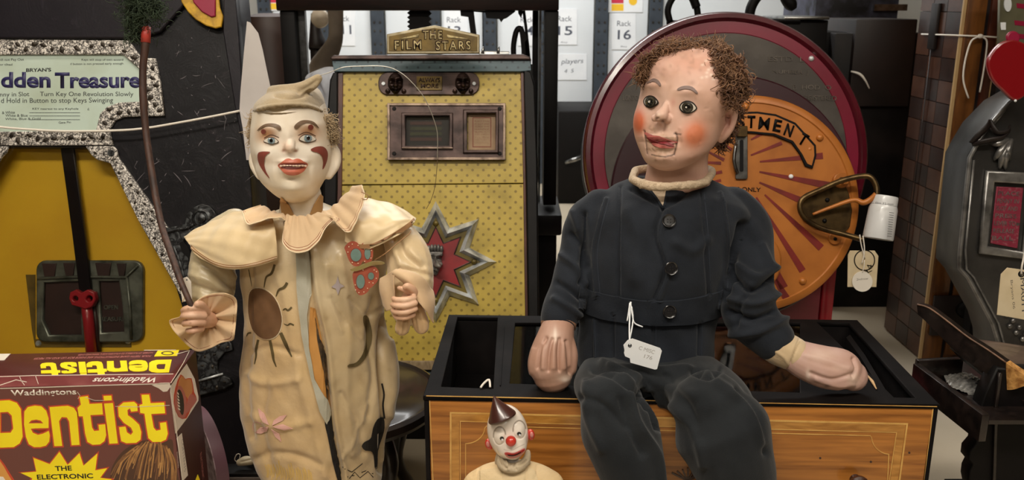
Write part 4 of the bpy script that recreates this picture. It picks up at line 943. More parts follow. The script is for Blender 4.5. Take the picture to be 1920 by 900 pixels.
# diagonal side frame, boss, lower scroll
dg = [(160, 274), (212, 274), (222, 296), (312, 424), (330, 446), (352, 500), (352, 560), (345, 566), (326, 532), (258, 412), (206, 306), (196, 303), (182, 300), (170, 290)]
f2 = plate('side_frame', ht, [dg], .0, .009, M['foil'], t, .002)
leaves('leaf_pattern', dg, None, 17, .0092, M['leafd'], f2, r0=4)
plate('lug', ht, [circ(208, 287, 13, 24)], .009, .011, M['foil'], f2, .001); lathe('screw', [(.007, 0), (.006, .002)], ht.pt(208, 287, .011), M['foild'], f2, 16, a=ht.U, b=ht.V, cc=ht.W)
arm = [(306, 428), (330, 424), (346, 420), (350, 402), (360, 390), (378, 382), (394, 386), (404, 398), (406, 414), (398, 428), (372, 436), (350, 440), (344, 450), (352, 480), (360, 520), (356, 560), (346, 560), (330, 500), (312, 462)]
f3 = plate('boss_bracket', ht, [arm], .0, .012, M['foild'], t, .002)
lathe('boss', [(.018, 0), (.0185, .005), (.014, .007), (.0135, .003), (.009, .003), (.0085, .008), (.005, .010), (.001, .0105)], ht.pt(379, 409, .012), M['foild'], f3, 32, a=ht.U, b=ht.V, cc=ht.W)
tube('arm_ridge', [ht.pt(312, 436, .012), ht.pt(330, 431, .012), ht.pt(350, 428, .012), ht.pt(364, 420, .012)], .0035, M['foild'], f3, 8, 3)
tube('arm_ridge', [ht.pt(326, 462, .012), ht.pt(340, 500, .012), ht.pt(352, 550, .012)], .003, M['foild'], f3, 8, 3)
plate('slot_hole', ht, [[(336, 456), (342, 452), (352, 462), (358, 478), (354, 484), (342, 474)]], .012, .0125, M['blackm'], f3)
scl = [(352, 655), (400, 640), (412, 634), (432, 640), (436, 656), (420, 662), (408, 676), (406, 694), (416, 704), (430, 708), (436, 720), (420, 730), (366, 744), (340, 744), (352, 720), (366, 690), (372, 668)]
f4 = plate('lower_scroll', ht, [scl], 0, .011, M['foild'], t, .002)
leaves('leaf_pattern', scl, None, 16, .0112, M['leafd'], f4, r0=4)
tube('scroll_edge', [ht.pt(366, 716, .013), ht.pt(390, 709, .014), ht.pt(418, 701, .013)], .0022, M['silver'], f4, 8)
# left lug bit and coin reflection disc
plate('side_frame', ht, [[(-60, 274), (14, 274), (10, 286), (2, 294), (-60, 400)]], 0, .009, M['foil'], t, .002)
# inside: rod, chest casting
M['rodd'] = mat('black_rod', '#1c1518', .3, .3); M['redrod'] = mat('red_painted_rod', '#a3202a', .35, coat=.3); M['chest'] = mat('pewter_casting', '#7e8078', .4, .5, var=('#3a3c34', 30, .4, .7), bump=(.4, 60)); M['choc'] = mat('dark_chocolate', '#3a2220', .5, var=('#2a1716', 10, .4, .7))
hw = lambda x, y, w_=-.05: ht.pt(x, y, w_+.03)
hw_ = lambda x, y, w_=-.05: ht.pt(x, y, w_)
plate('key_arm', ht, [[(112, 268), (136, 268), (160, 450), (172, 560), (150, 560), (134, 430)]], -.026, -.018, M['rodd'], t, .001)
tube('lower_rod', [hw(160, 555, -.05), hw(166, 600, -.05), hw(172, 665, -.05)], .0105, M['redrod'], t, 14)
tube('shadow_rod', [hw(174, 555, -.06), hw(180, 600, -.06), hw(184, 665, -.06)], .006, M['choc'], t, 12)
ky = plate('key_bow', ht, [[(131, 548), (142, 543), (152, 549), (164, 543), (176, 548), (179, 562), (172, 575), (160, 580), (148, 576), (134, 572), (129, 560)], circ(141, 560, 5, 14), circ(167, 560, 6, 14)], -.022, -.006, M['redrod'], t, .002)
ch = plate('chest_casting', ht, [rrect(67, 488, 268, 642, 18), [(82, 530), (150, 527), (150, 560), (152, 628), (92, 628), (80, 600)], [(185, 527), (222, 527), (228, 570), (232, 622), (190, 624)]], -.04, -.028, M['chest'], t, .003)
plate('chest_recess', ht, [[(74, 520), (240, 520), (240, 632), (74, 632)]], -.0399, -.036, M['choc'], ch)
for (x0, x1, y0) in ((78, 105, 494), (118, 140, 493), (178, 208, 493), (218, 236, 494)): plate('lid_panel', ht, [[(x0, y0), (x1, y0), (x1-3, y0+25), (x0+5, y0+25)]], -.028, -.025, M['choc'], ch, .001)
tube('lid_edge', [hw(70, 522, -.056), hw(150, 519, -.056), hw(236, 520, -.056), hw(258, 498, -.056)], .003, M['chest'], ch, 8)
tube('corner_edge', [hw(238, 520, -.056), hw(244, 580, -.056), hw(246, 636, -.056)], .003, M['chest'], ch, 8)
text('raised_letters', 'OPEN', ht, 196, 580, 222, 580, 8, M['chest'], ch, w=-.036, th=.003); text('raised_letters', 'TREASURE', ht, 182, 602, 236, 602, 8, M['chest'], ch, w=-.036, th=.003)
plate('gold_plate', ht, [[(48, 515), (66, 515), (66, 636), (245, 640), (246, 651), (66, 651), (60, 620)]], -.0399, -.038, M['gold'], t)
for (x, y) in ((72, 644), (240, 640)): lathe('screw', [(.006, 0), (.004, .003)], hw(x, y, -.067), M['silver'], t, 12, a=ht.U, b=ht.V, cc=ht.W)
# yellow and maroon ornament at the top
M['cadmium'] = mat('yellow_scalloped_paint', '#c79a22', .45, var=('#8a6412', 60, .45, .7)); M['crim'] = mat('crimson_paint', '#8c1236', .4)
on = plate('scalloped_ornament', ht, [[(330, -40), (340, 4), (352, 22), (366, 36), (386, 48), (404, 53), (415, 50), (418, 30), (412, 14), (406, -40)]], .012, .018, M['cadmium'], t, .002)
plate('crimson_centre', ht, [[(352, -40), (362, 4), (378, 22), (396, 32), (404, 30), (404, -40)]], .018, .022, M['crim'], on, .002)
# string tied across the machine
tube('tying_string', [ht.pt(x, y, w_) for x, y, w_ in ((-80, 226, .03), (0, 238, .03), (60, 243, .03), (120, 246, .03), (210, 245, .03), (268, 241, .03), (330, 231, .03), (400, 218, .03), (449, 208, .025))], .0022, M['string'], None, 8, 3, label='white cotton string tied across the black wall machine', cat='string')
# white card beside the machine
M['greycard'] = mat('white_card_board', '#bfb8b4', .6, var=('#a9a29f', 6, .4, .7))
t = thing('white_card_panel', 'folded white card tucked against the right edge of the black machine', 'card', ht.pt(480, 260, .02))
plate('card', ht, [[(463, 40), (469, 42), (484, 62), (492, 92), (502, 140), (508, 168), (508, 260), (470, 262), (449, 206), (451, 170), (458, 90)]], .0205, .0225, M['greycard'], t)
plate('fold', ht, [[(449, 206), (466, 224), (470, 262), (470, 300), (462, 300), (455, 240)]], .0225, .0255, M['greycard'], t)
# ============================================================ parquet-sided cabinet at the right
M['parqA'] = wood('parquet_walnut', '#301a11', '#20100a', (20, 6, 6), .35, coat=.2); M['parqB'] = wood('parquet_oak', '#4e3021', '#3c2216', (20, 6, 6), .35, coat=.2)
M['oak'] = wood('golden_brown_wood', '#75481f', '#4a2a12', (14, 14, 2), .35, coat=.25); M['brass_line'] = mat('pale_edge_line', '#b39468', .4)
t = thing('parquet_cabinet', 'tall wooden cabinet with chequered parquet side and golden brown front', 'cabinet', (1.45, 2.5, 0))
X0, Y0, Y1 = 1.182, 2.38, 2.64
box('carcass', X0, 1.82, Y0+.012, Y1, 0, 1.35, M['oak'], t, .003)
rows = 22; cols = 3; zh = 1.33/rows; yw = (Y1-Y0-.016)/cols
for r in range(rows):
    for k in range(cols):
        box('parquet_tile', X0-.006, X0, Y0+.014+k*yw+.0012, Y0+.014+(k+1)*yw-.0012, .008+r*zh+.0012, .008+(r+1)*zh-.0012, M['parqA' if (r+k) % 2 else 'parqB'], t, 0)
box('edge_line', X0-.008, X0+.0, Y0+.004, Y0+.011, 0, 1.35, M['brass_line'], t)
box('front_stile', X0+.0005, X0+.052, Y0, Y0+.0115, 0, 1.35, M['oak'], t, .002)
box('front_groove', X0+.052, X0+.062, Y0+.006, Y0+.0115, 0, 1.35, M['brownblack'], t)
box('front_stile', X0+.062, X0+.085, Y0-.004, Y0+.0115, .5, 1.35, M['redwood'], t, .002)
box('edge_line', X0+.086, X0+.089, Y0-.002, Y0+.0115, .5, 1.35, M['brass_line'], t)
box('door_panel', X0+.09, 1.8, Y0+.003, Y0+.0115, .02, 1.33, M['darkwood'], t, .002)
box('lower_panel', X0+.062, X0+.4, Y0-.002, Y0+.0025, .02, .45, M['oak'], t, .002)
zc = P(1800, 590, Y0)[2]; xc = P(1800, 590, Y0)[0]
box('lock_plate', xc-.085, xc+.08, Y0-.012, Y0-.0025, zc-.06, zc+.06, M['brownblack'], t, .003)
V, F = ellipsoid((xc+.03, Y0-.012, zc+.02), (.05, .02, .032)); mk('handle_recess', V, F, M['blackm'], t)
sp2 = PlF(np.array([X0-.0065, 0, 0]), (0, -1., 0), (0, 0, 1.))
yz = lambda x, y: sp2.pt(x, y, 0)
a = yz(1758, 20); b_ = yz(1750, 150)
box('hinge_bar', X0-.016, X0-.0065, Y0+.13, Y0+.17, P(1760, 92, 2.53)[2], P(1760, 6, 2.53)[2], M['brownblack'], t, .002)
tube('hinge_rod', [(X0-.012, Y0+.15, P(1760, 92, 2.53)[2]), (X0-.012, Y0+.15, .2)], .0016, M['brownblack'], t, 6)
pf = Pl(1842, 68, Y0-.016, 0, 0)
t2 = thing('tied_string', 'white string tied in a bow round the parquet cabinet', 'string', pf.pt(1842, 180))
tube('span', [(X0-.012, Y0+.22, pf.pt(1735, 70)[2]), (X0-.014, Y0+.002, pf.pt(1800, 67)[2]), pf.pt(1842, 68), pf.pt(1870, 70), pf.pt(1900, 74)], .0022, M['string'], t2, 8)
V, F = ellipsoid(pf.pt(1838, 68, .003), (.008, .006, .006), nu=14, nv=8); mk('knot', V, F, M['string'], t2)
tube('tail', [pf.pt(1836, 69, .004), pf.pt(1822, 76, .006), pf.pt(1813, 100, .006), pf.pt(1807, 130, .006), pf.pt(1807, 155, .006), pf.pt(1816, 184, .006)], .0022, M['string'], t2, 8, 4)
tube('tail', [pf.pt(1840, 69, .004), pf.pt(1850, 76, .006), pf.pt(1849, 100, .006), pf.pt(1843, 140, .006), pf.pt(1837, 173, .006)], .0022, M['string'], t2, 8, 4)
# pale striped panel top right
t = thing('striped_sign', 'olive sign with red stripes at the top right corner of the photograph', 'sign', (P(1900, 30, 2.25)[0]+.05, 2.28, 0))
ss = Pl(1890, 40, 2.25, 0, 0)
plate('panel', ss, [[(1876, -40), (1990, -40), (1990, 130), (1872, 130)]], -.01, 0, mat('olive_grey_panel', '#63604a', .4, var=('#4a4836', 12, .4, .7)), t)
for (a, b_) in (((1902, 38), (1925, 46)), ((1906, 6), (1930, 14)), ((1898, 62), (1920, 70))): plate('red_stripe', ss, [[(a[0], a[1]), (b_[0]+30, a[1]+6), (b_[0]+30, a[1]+14), (a[0]+1, a[1]+9)]], 0, .001, M['crim'], t)
plate('white_square', ss, [rect(1877, 42, 1886, 56)], 0, .003, M['white'], t); plate('grey_blob', ss, [circ(1890, 8, 7, 16, ry=14)], 0, .003, M['rack'], t)
box('support', ss.O[0]+.02, ss.O[0]+.06, 2.262, 2.3, 0, P(1890, 0, 2.25)[2], M['blackm'], t)
# ============================================================ silver cast machine at the right edge
M['cast'] = mat('grey_cast_metal', '#4d4b49', .33, .6, var=('#33312f', 9, .4, .7), bump=(.2, 60)); M['castlt'] = mat('bright_cast_edge', '#9a9895', .3, .7, var=('#5e5c5a', 30, .4, .7))
M['label_red'] = mat('crimson_embossed_label', '#8a2c40', .4, .2, var=('#a06a70', 160, .55, .75), bump=(.5, 120))
sm = Pl(1860, 400, 1.95, 6, -6)
t = thing('silver_cast_machine', 'grey cast metal coin machine with shell ornament and crimson label at the right edge', 'coin machine', (sm.O[0]+.1, 2.05, 0))
body = [(1960, 150), (1893, 188), (1850, 232), (1828, 268), (1815, 292), (1797, 470), (1795, 503), (1812, 522), (1858, 606), (1868, 640), (1872, 700), (1866, 1040), (2060, 1040), (2060, 150)]
plate('casting', sm, [body], -.14, 0, M['cast'], t, .005)
tube('raised_edge', [sm.pt(x, y, .002) for x, y in ((1890, 196), (1852, 238), (1830, 274), (1818, 296), (1800, 472), (1799, 503), (1815, 520), (1861, 606), (1872, 642), (1876, 700), (1870, 1030))], .005, M['castlt'], t, 8)
tube('inner_ridge', [sm.pt(x, y, .002) for x, y in ((1826, 300), (1810, 470), (1812, 505), (1826, 520), (1872, 606), (1884, 650), (1888, 720))], .003, M['castlt'], t, 8)
tube('highlight_ridge', [sm.pt(x, y, .002) for x, y in ((1884, 206), (1864, 232))], .003, M['castlt'], t, 8)
fq = plate('label_frame', sm, [[(1851, 320), (1962, 326), (1948, 490), (1836, 476)], [(1866, 342), (1932, 346), (1920, 473), (1853, 462)]], 0, .014, M['castlt'], t, .004)
plate('crimson_label', sm, [[(1869, 350), (1919, 352), (1908, 466), (1857, 456)]], 0, .004, M['label_red'], fq, .001)
for i, s in enumerate(('PLACE', 'PENNY IN', 'SLOT AND', 'PRESS', 'LEVER TO', 'RELEASE', 'BALL')): text('embossed_letters', s, sm, 1871-i*1.9, 366+i*14, 1911-i*1.9, 367.5+i*14, 8, M['castlt'], fq, w=.004, th=.001)
for i, (x1, y1) in enumerate(((1856, 268), (1864, 300), (1874, 316), (1885, 318), (1893, 300))):
    tube('shell_rib', [sm.pt(1896 if i > 2 else 1890-0, 262, .004), sm.pt((1890+x1)/2-2, (262+y1)/2+4, .016), sm.pt(x1, y1, .004)], [.006, .008, .003], M['castlt'], t, 8, 4)
tube('ribbon_curl', [sm.pt(x, y, w_) for x, y, w_ in ((1822, 268, .01), (1836, 252, .02), (1852, 236, .02), (1856, 226, .014), (1862, 240, .02), (1872, 250, .024), (1890, 246, .02), (1893, 236, .012))], [.008, .009, .008, .005, .008, .008, .007, .004], M['brownblack'], t, 8, 4, .5)
tube('ribbon_curl', [sm.pt(x, y, w_) for x, y, w_ in ((1824, 272, .01), (1842, 266, .022), (1862, 262, .024), (1880, 258, .022), (1893, 246, .014))], [.006, .01, .01, .008, .004], M['brownblack'], t, 8, 4, .5)
for (x, y) in ((1893, 420), (1905, 545)): lathe('bolt', [(.006, 0), (.004, .004)], sm.pt(x+14, y, 0), M['castlt'], t, 10, a=sm.U, b=sm.V, cc=sm.W)
# lower fittings behind the tag: screws and a dark rail
plate('lower_ridge', sm, [[(1880, 540), (1990, 600), (1990, 616), (1884, 560)]], 0, .01, M['castlt'], t, .003)
for k in range(7): V, F = ellipsoid(sm.pt(1888+k*6, 590+k*6+(k % 2)*16, .006), (.006, .004, .006), nu=10, nv=8); mk('rivet', V, F, M['castlt'], t)
# heart
hp = Pl(1890, 120, 1.86, 6, 0)
hm = mat('cherry_red_gloss', '#7e0b12', .3, coat=.5); 
t = thing('red_heart_plaque', 'cherry red heart-shaped plaque at the right edge below striped sign', 'plaque', hp.pt(1905, 190))
plate('heart', hp, [splc([(1852, 118), (1860, 98), (1878, 80), (1902, 74), (1930, 84), (1962, 92), (1975, 130), (1940, 165), (1906, 189), (1880, 170), (1860, 148)], 4)], -.012, 0, hm, t, .004, smooth='auto')
plate('top_lobe', hp, [circ(1901, 70, 13, 20, ry=12)], -.010, -.002, M['crim'], t, .003); lathe('pin', [(.003, 0), (.001, .003)], hp.pt(1904, 189, 0), M['white'], t, 10, a=hp.U, b=hp.V, cc=hp.W)
box('bracket', hp.O[0], hp.O[0]+.05, 1.87, 1.9, hp.O[2]-.02, hp.O[2], M['cast'], t)
# tag at the right edge
tg = Pl(1900, 545, 1.55, 4, 0)
t = thing('manila_tag', 'large cream tag with punched hole at the right edge of the photograph', 'tag', tg.pt(1905, 594))
plate('card', tg, [[(1889, 502), (1935, 508), (1935, 602), (1869, 590), (1877, 514)], circ(1915, 514, 4, 16)], 0, .0012, M['tagcard'], t)
plate('hole_ring', tg, [circ(1915, 514, 6, 20), circ(1915, 514, 4, 16)], .0012, .0016, M['blackm'], t)
tube('string', [tg.pt(1915, 514, .002), tg.pt(1916, 500, .006), tg.pt(1919, 485, .004), tg.pt(1926, 440, 0)], .0018, M['string'], t, 6, 4)
text('handwriting', 'MA011', tg, 1913, 522, 1916, 584, 8, M['inkthin'], t, w=.0013, th=0); text('handwriting', 'Bryans 06', tg, 1893, 526, 1898, 580, 6, M['pencil'], t, w=.0013, th=0)
# ============================================================ dark carved stand lower right
M['rot'] = wood('dark_weathered_wood', '#241b18', '#0e0a09', (14, 14, 14), .3, coat=.3, bump=.5); M['seatw'] = wood('brown_grey_wood', '#6a584c', '#4a3b30', (6, 12, 6), .4, coat=.2); M['rawgold'] = wood('raw_broken_wood', '#cf9a55', '#8a5a24', (30, 30, 30), .8, bump=1)
t = thing('carved_dark_stand', 'dark carved wooden stand with a broken arm and tray at the lower right', 'stand', (.95, 1.45, 0))
def slab(name, top, bot, thick, m, sub=4):
    """curved board: paired edge points (px,py,Y)"""
    A, _ = smooth_path(np.array([P(*q) for q in top]), np.zeros(len(top)), sub); B, _ = smooth_path(np.array([P(*q) for q in bot]), np.zeros(len(bot)), sub)
    n = len(A); bm = bmesh.new(); off = np.array([thick, thick*.8, 0]); R = []
    for a_, b2 in zip(A, B): R.append([bm.verts.new(v) for v in (a_, b2, b2+off, a_+off)])
    for i in range(n-1):
        for j in range(4): bm.faces.new((R[i][j], R[i][(j+1) % 4], R[i+1][(j+1) % 4], R[i+1][j]))
    bm.faces.new(R[0]); bm.faces.new(R[-1][::-1]); bmesh.ops.recalc_face_normals(bm, faces=bm.faces)
    me = bpy.data.meshes.new(name); bm.to_mesh(me); bm.free(); return finish(me, name, m, t, 'auto')
slab('broken_arm', [(1719, 571, 1.42), (1742, 578, 1.41), (1778, 604, 1.39), (1814, 632, 1.37), (1850, 655, 1.35), (1886, 680, 1.33)], [(1721, 590, 1.42), (1735, 602, 1.41), (1772, 640, 1.39), (1806, 672, 1.37), (1846, 698, 1.35), (1888, 732, 1.33)], .012, M['rot'])
slab('raw_break', [(1886, 680, 1.329), (1900, 690, 1.32), (1925, 706, 1.31)], [(1888, 731, 1.329), (1902, 730, 1.32), (1925, 722, 1.31)], .012, M['rawgold'])
slab('arm_underside', [(1780, 652, 1.40), (1830, 690, 1.37), (1880, 732, 1.345), (1960, 770, 1.31)], [(1800, 672, 1.40), (1850, 712, 1.37), (1900, 752, 1.345), (1960, 786, 1.31)], .03, M['rot'])
sheet('seat_panel', [[(1832, 636, 1.47), (1880, 642, 1.47), (1990, 660, 1.47)], [(1858, 654, 1.41), (1905, 668, 1.40), (1990, 690, 1.39)], [(1884, 676, 1.36), (1925, 700, 1.33), (1990, 730, 1.31)]], M['seatw'], t, 16, 16, .01)
tube('worn_edge_highlight', [P(*q)+np.array([0, -.001, .0005]) for q in [(1719, 571, 1.42), (1742, 578, 1.41), (1778, 604, 1.39), (1814, 632, 1.37), (1850, 655, 1.35), (1886, 680, 1.33)]], .0016, mat('rubbed_tan_highlight', '#7a5a44', .5, var=('#4a3428', 60, .4, .7)), t, 6, 4)  # tan line paints a highlight along the arm's worn top edge
# tray frame
zt_ = .40; zb_ = .365
def trayrail(a, b, w_, m=M['rot']):
    A = PZ(*a, zt_); B = PZ(*b, zt_); d = (B-A)/np.linalg.norm(B-A); n_ = np.array([-d[1], d[0], 0])*w_
    base = [A, B, B+n_, A+n_]; dz = np.array([0, 0, zt_-zb_-.03])
    prism('tray_rail', [q-np.array([0, 0, .045]) for q in base], base, m, t, .0015)
trayrail((1712, 681), (1842, 778), .012); trayrail((1716, 672), (1800, 668), -.012); 
box('tray_floor', PZ(1740, 690, .36)[0], PZ(1740, 690, .36)[0]+.25, 1.28, 1.52, .355, .362, M['rot'], t)
M['plasticbag'] = mat('clear_bubble_plastic', '#8c8a86', .15, var=('#4a4846', 60, .4, .7), coat=.6)
# scalloped leg
lp = Pl(1850, 800, 1.33, 0, 0)
leg = [(1870, 690), (1846, 740), (1828, 796), (1822, 806), (1832, 818), (1830, 832), (1818, 846), (1816, 862), (1824, 872), (1818, 884), (1816, 900), (1822, 930), (1880, 1000), (2000, 1000), (2000, 700)]
plate('scalloped_leg', lp, [leg], -.03, 0, M['blackm'], t, .003)
plate('leg_moulding', lp, [[(1874, 700), (1866, 760), (1862, 900), (1866, 960), (1872, 960), (1868, 900), (1872, 760), (1880, 700)]], 0, .006, M['rot'], t, .001)
z_ = lp.pt(1900, 995, 0)[2]
box('foot', lp.pt(1860, 990)[0], lp.pt(1990, 990)[0], 1.33, 1.5, 0, max(z_, .05), M['blackm'], t)
tB = thing('plastic_bag', 'crumpled clear plastic bag lying in the tray of the dark carved stand', 'bag', PZ(1800, 712, .365))
rgb_ = np.random.RandomState(4); ph = rgb_.uniform(0, 6, 12); fq_ = rgb_.uniform(8, 40, (12, 2))
sheet('bag', [[(1770, 694, 1.44), (1800, 690, 1.45), (1836, 700, 1.44), (1850, 716, 1.42)], [(1774, 706, 1.41), (1804, 704, 1.41), (1836, 716, 1.40), (1852, 730, 1.39)], [(1786, 718, 1.385), (1812, 728, 1.375), (1838, 742, 1.365), (1852, 750, 1.36)]], M['plasticbag'], tB, 70, 50, .0006,
      wr=lambda u, v: sum(.0011*np.abs(np.sin(u*fq_[i, 0]+v*fq_[i, 1]+ph[i])) for i in range(12)))
# ============================================================ clown puppet
def satin(name, rough=.42, bump=.25, sheen=.3, var=('#e8e0d2', 18, .3, .75), bs=120):
    return mat(name, '#ffffff', rough, attr=True, var=var, bump=(bump, bs), sheen=sheen)
M['satin'] = satin('aged_satin', .34, .35); M['clothm'] = satin('sewn_cotton', .75, .3); M['skinp'] = satin('painted_composition', .5, .12, 0, ('#f2ece4', 30, .4, .75), 60)
M['capes'] = mat('cream_satin', '#e2cba2', .42, var=('#d2b88c', 10, .3, .75), bump=(.3, 60), sheen=.3)
M['ruff'] = mat('thin_cream_cotton', '#dcc09a', .75, var=('#c8a680', 14, .3, .75), bump=(.3, 80), sheen=.2)
M['trim'] = mat('tan_trim_band', '#a37a52', .6, var=('#8a6442', 30, .4, .7)); M['stitch'] = mat('rust_stitching', '#8e5038', .7); M['lite'] = mat('pale_piping', '#e3cfae', .6)
def arr(o_col, n): return np.tile(np.array(c(o_col)), (n, 1))
t = thing('clown_puppet', 'clown puppet in a painted cream satin suit with felt cap holding a brown stick', 'puppet', (P(590, 700, 1.28)[0], 1.28, 0)); CL = t
rows = [(388, 540, 612, 1.285, .03), (402, 500, 655, 1.285, .045), (430, 452, 715, 1.285, .062), (470, 448, 732, 1.28, .07), (510, 453, 724, 1.28, .072), (560, 458, 717, 1.28, .075), (620, 459, 727, 1.28, .08), (680, 453, 742, 1.28, .082),
        (740, 451, 744, 1.28, .082), (790, 457, 734, 1.28, .08), (830, 467, 722, 1.28, .075), (870, 482, 718, 1.28, .072), (900, 497, 715, 1.28, .07), (960, 515, 706, 1.28, .068), (1040, 530, 700, 1.28, .062), (1100, 540, 696, 1.28, .058)]
V, F = fuse([silloft(rows, 96)], .0028, 3)
S = Sc(V, F, '#d3b68a')
slit = [(577, 470), (588, 560), (606, 640), (614, 720), (622, 795), (632, 850), (641, 905), (650, 1090)]
S.fold(slit, 4, -.010); S.fold([(x+9, y) for x, y in slit], 5, .004)
for pl_, wd, am in (([(470, 480), (468, 600), (462, 720), (470, 820)], 7, -.004), ([(520, 500), (545, 600), (560, 700), (590, 800), (610, 890)], 10, .003), ([(470, 660), (510, 650), (560, 665)], 6, -.0025), ([(462, 700), (500, 720), (560, 710)], 8, .003),
                    ([(470, 780), (520, 800), (580, 790)], 9, .003), ([(480, 860), (530, 850), (600, 870)], 7, -.003), ([(640, 480), (655, 600), (650, 720), (660, 850)], 8, .0025), ([(700, 560), (690, 640), (700, 700), (690, 780)], 6, -.004),
                    ([(722, 600), (715, 680), (722, 780), (716, 880)], 6, -.012), ([(735, 640), (738, 700), (732, 780)], 8, .004), ([(620, 560), (650, 600), (680, 640)], 5, -.002), ([(640, 740), (670, 790), (680, 850)], 6, -.003), ([(500, 720), (490, 800), (510, 890)], 8, -.003), ([(610, 500), (620, 560), (640, 620)], 5, .002),
                    ([(640, 860), (665, 820), (690, 760)], 5, .002), ([(655, 560), (690, 590), (712, 580)], 5, -.0025)):
    S.fold(pl_, wd, am*1.35)
nz = lambda a, b, p: np.sin(S.V[:, 0]*a+p)*np.sin(S.V[:, 2]*b+p*2)
S.V = S.V+S.Nn*(.0012*nz(60, 45, .3)+.0008*nz(110, 70, 1.7)+.0005*nz(210, 160, 2.1))[:, None]
S.upd()
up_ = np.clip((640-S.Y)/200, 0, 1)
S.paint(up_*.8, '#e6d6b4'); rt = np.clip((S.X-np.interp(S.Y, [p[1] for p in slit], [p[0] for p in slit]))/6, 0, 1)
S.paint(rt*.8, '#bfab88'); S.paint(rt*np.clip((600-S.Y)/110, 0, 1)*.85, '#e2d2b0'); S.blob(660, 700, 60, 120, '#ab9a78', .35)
rs_ = np.random.RandomState(5)
for i in range(40): S.blob(rs_.uniform(600, 735), rs_.uniform(480, 900), rs_.uniform(2, 10), rs_.uniform(3, 16), rs_.choice(['#9a835c', '#c9b48a', '#8f7a54']), .35, rs_.uniform(-40, 40))
for i in range(12): S.blob(rs_.uniform(465, 600), rs_.uniform(640, 900), rs_.uniform(8, 24), rs_.uniform(6, 14), rs_.choice(['#a8854f', '#d6b986']), .35)
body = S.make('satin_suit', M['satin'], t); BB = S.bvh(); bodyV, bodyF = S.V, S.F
z4 = lambda L: [(440+x/2, 450+y/2) for x, y in L]
M['lin'] = mat('pale_grey_lining', '#b3b0a0', .6, var=('#a39f8c', 20, .4, .7), bump=(.2, 200)); M['amber'] = mat('amber_lining', '#c68f4c', .5, var=('#b07a3a', 12, .4, .7)); M['brownm'] = mat('frayed_brown_lining', '#6b5030', .7, var=('#2e2214', 50, .4, .6)); M['hole'] = mat('dark_gap', '#0d0a08', .8)
def D(name, poly, m, off=.0006, th=.0006, bv=None, parent=None): return decal(name, poly, bv or BB, m, parent or body, off, th)
D('amber_lining', z4([(283, 250), (300, 258), (330, 400), (352, 520), (358, 640), (340, 640), (300, 520), (276, 400)]), M['amber'])
D('frayed_lining', z4([(300, 290), (318, 370), (345, 430), (352, 520), (354, 600), (345, 600), (330, 480), (312, 390)]), M['brownm'], .001)
D('grey_lining', z4([(230, 40), (275, 40), (284, 200), (272, 280), (280, 400), (300, 520), (345, 600), (360, 645), (345, 690), (318, 640), (282, 500), (250, 350), (235, 200)]), M['lin'], .0016)
D('dark_gap', z4([(340, 640), (362, 640), (368, 690), (372, 760), (388, 830), (402, 905), (386, 905), (366, 830), (350, 740), (338, 690)]), M['hole'], .0008)
M['sunb'] = mat('brown_fabric_paint', '#735234', .7, var=('#5a3d24', 40, .35, .75)); M['olivep'] = mat('olive_brown_paint', '#5d4e2c', .7, var=('#4a3d20', 40, .4, .7)); M['pink'] = mat('pink_fabric_paint', '#d9a89c', .7); M['catb'] = mat('black_fabric_paint', '#181410', .7); M['lilac'] = mat('lilac_silver_paint', '#b2a6a8', .6)
sunp = splc([(476, 542), (492, 541), (511, 553), (524, 575), (529, 602), (522, 625), (507, 635), (489, 632), (474, 615), (467, 585), (468, 553)], 3)
D('sun_outline', [((x-497)*1.05+497, (y-588)*1.04+588) for x, y in sunp], M['lite'], .0004); D('painted_sun', sunp, M['sunb'], .0011)
dline('sun_crease', [(475, 548), (486, 570), (497, 592)], 2, BB, M['olivep'], body, .0022)
for L, wd in (([(52, 110), (58, 140), (64, 175)], 2), ([(150, 92), (138, 125), (118, 140), (110, 178)], 6), ([(197, 160), (185, 178), (165, 188), (155, 212)], 7), ([(214, 252), (200, 264), (190, 258), (180, 264)], 5), ([(222, 320), (208, 314), (198, 320), (184, 314)], 4), ([(172, 348), (190, 388), (200, 410), (214, 438)], 9), ([(132, 376), (142, 425), (146, 450), (156, 476)], 7), ([(88, 374), (80, 410), (80, 435), (74, 466)], 6), ([(62, 348), (50, 350), (44, 362)], 4)):
    dline('sun_ray', z4(L), wd*.72, BB, M['olivep'], body, .0008, taper=[1, 1.1, .8, .35])
D('painted_moon', splc(z4([(483, 284), (500, 292), (513, 340), (510, 390), (490, 440), (462, 470), (425, 476), (428, 466), (456, 458), (480, 425), (490, 380), (490, 340), (482, 310)]), 3), M['olivep'])
D('painted_star', z4([(387, 135), (394, 162), (412, 172), (396, 180), (387, 206), (379, 182), (362, 176), (379, 162)]), M['lilac'])
for L in ([(88, 630), (112, 650), (130, 694), (108, 684), (94, 660)], [(196, 655), (182, 676), (142, 696), (148, 676), (170, 660)], [(78, 722), (96, 702), (128, 700), (122, 716), (100, 726)], [(138, 708), (168, 726), (176, 756), (154, 738)], [(142, 700), (180, 690), (218, 706), (186, 712)]): D('flower_petal', z4(L), M['pink'])
dline('flower_stem', z4([(70, 715), (68, 695), (78, 682), (100, 690)]), 1.5, BB, M['pink'], body, .0008)
D('painted_cat', splc(z4([(476, 772), (488, 756), (500, 750), (512, 738), (518, 705), (534, 672), (558, 664), (562, 700), (552, 740), (536, 790), (532, 856), (524, 850), (520, 806), (508, 790), (490, 788)]), 2), M['catb'])
dline('cat_tail', z4([(552, 538), (560, 580), (556, 620), (562, 670)]), 3.4, BB, M['catb'], body, .0008)
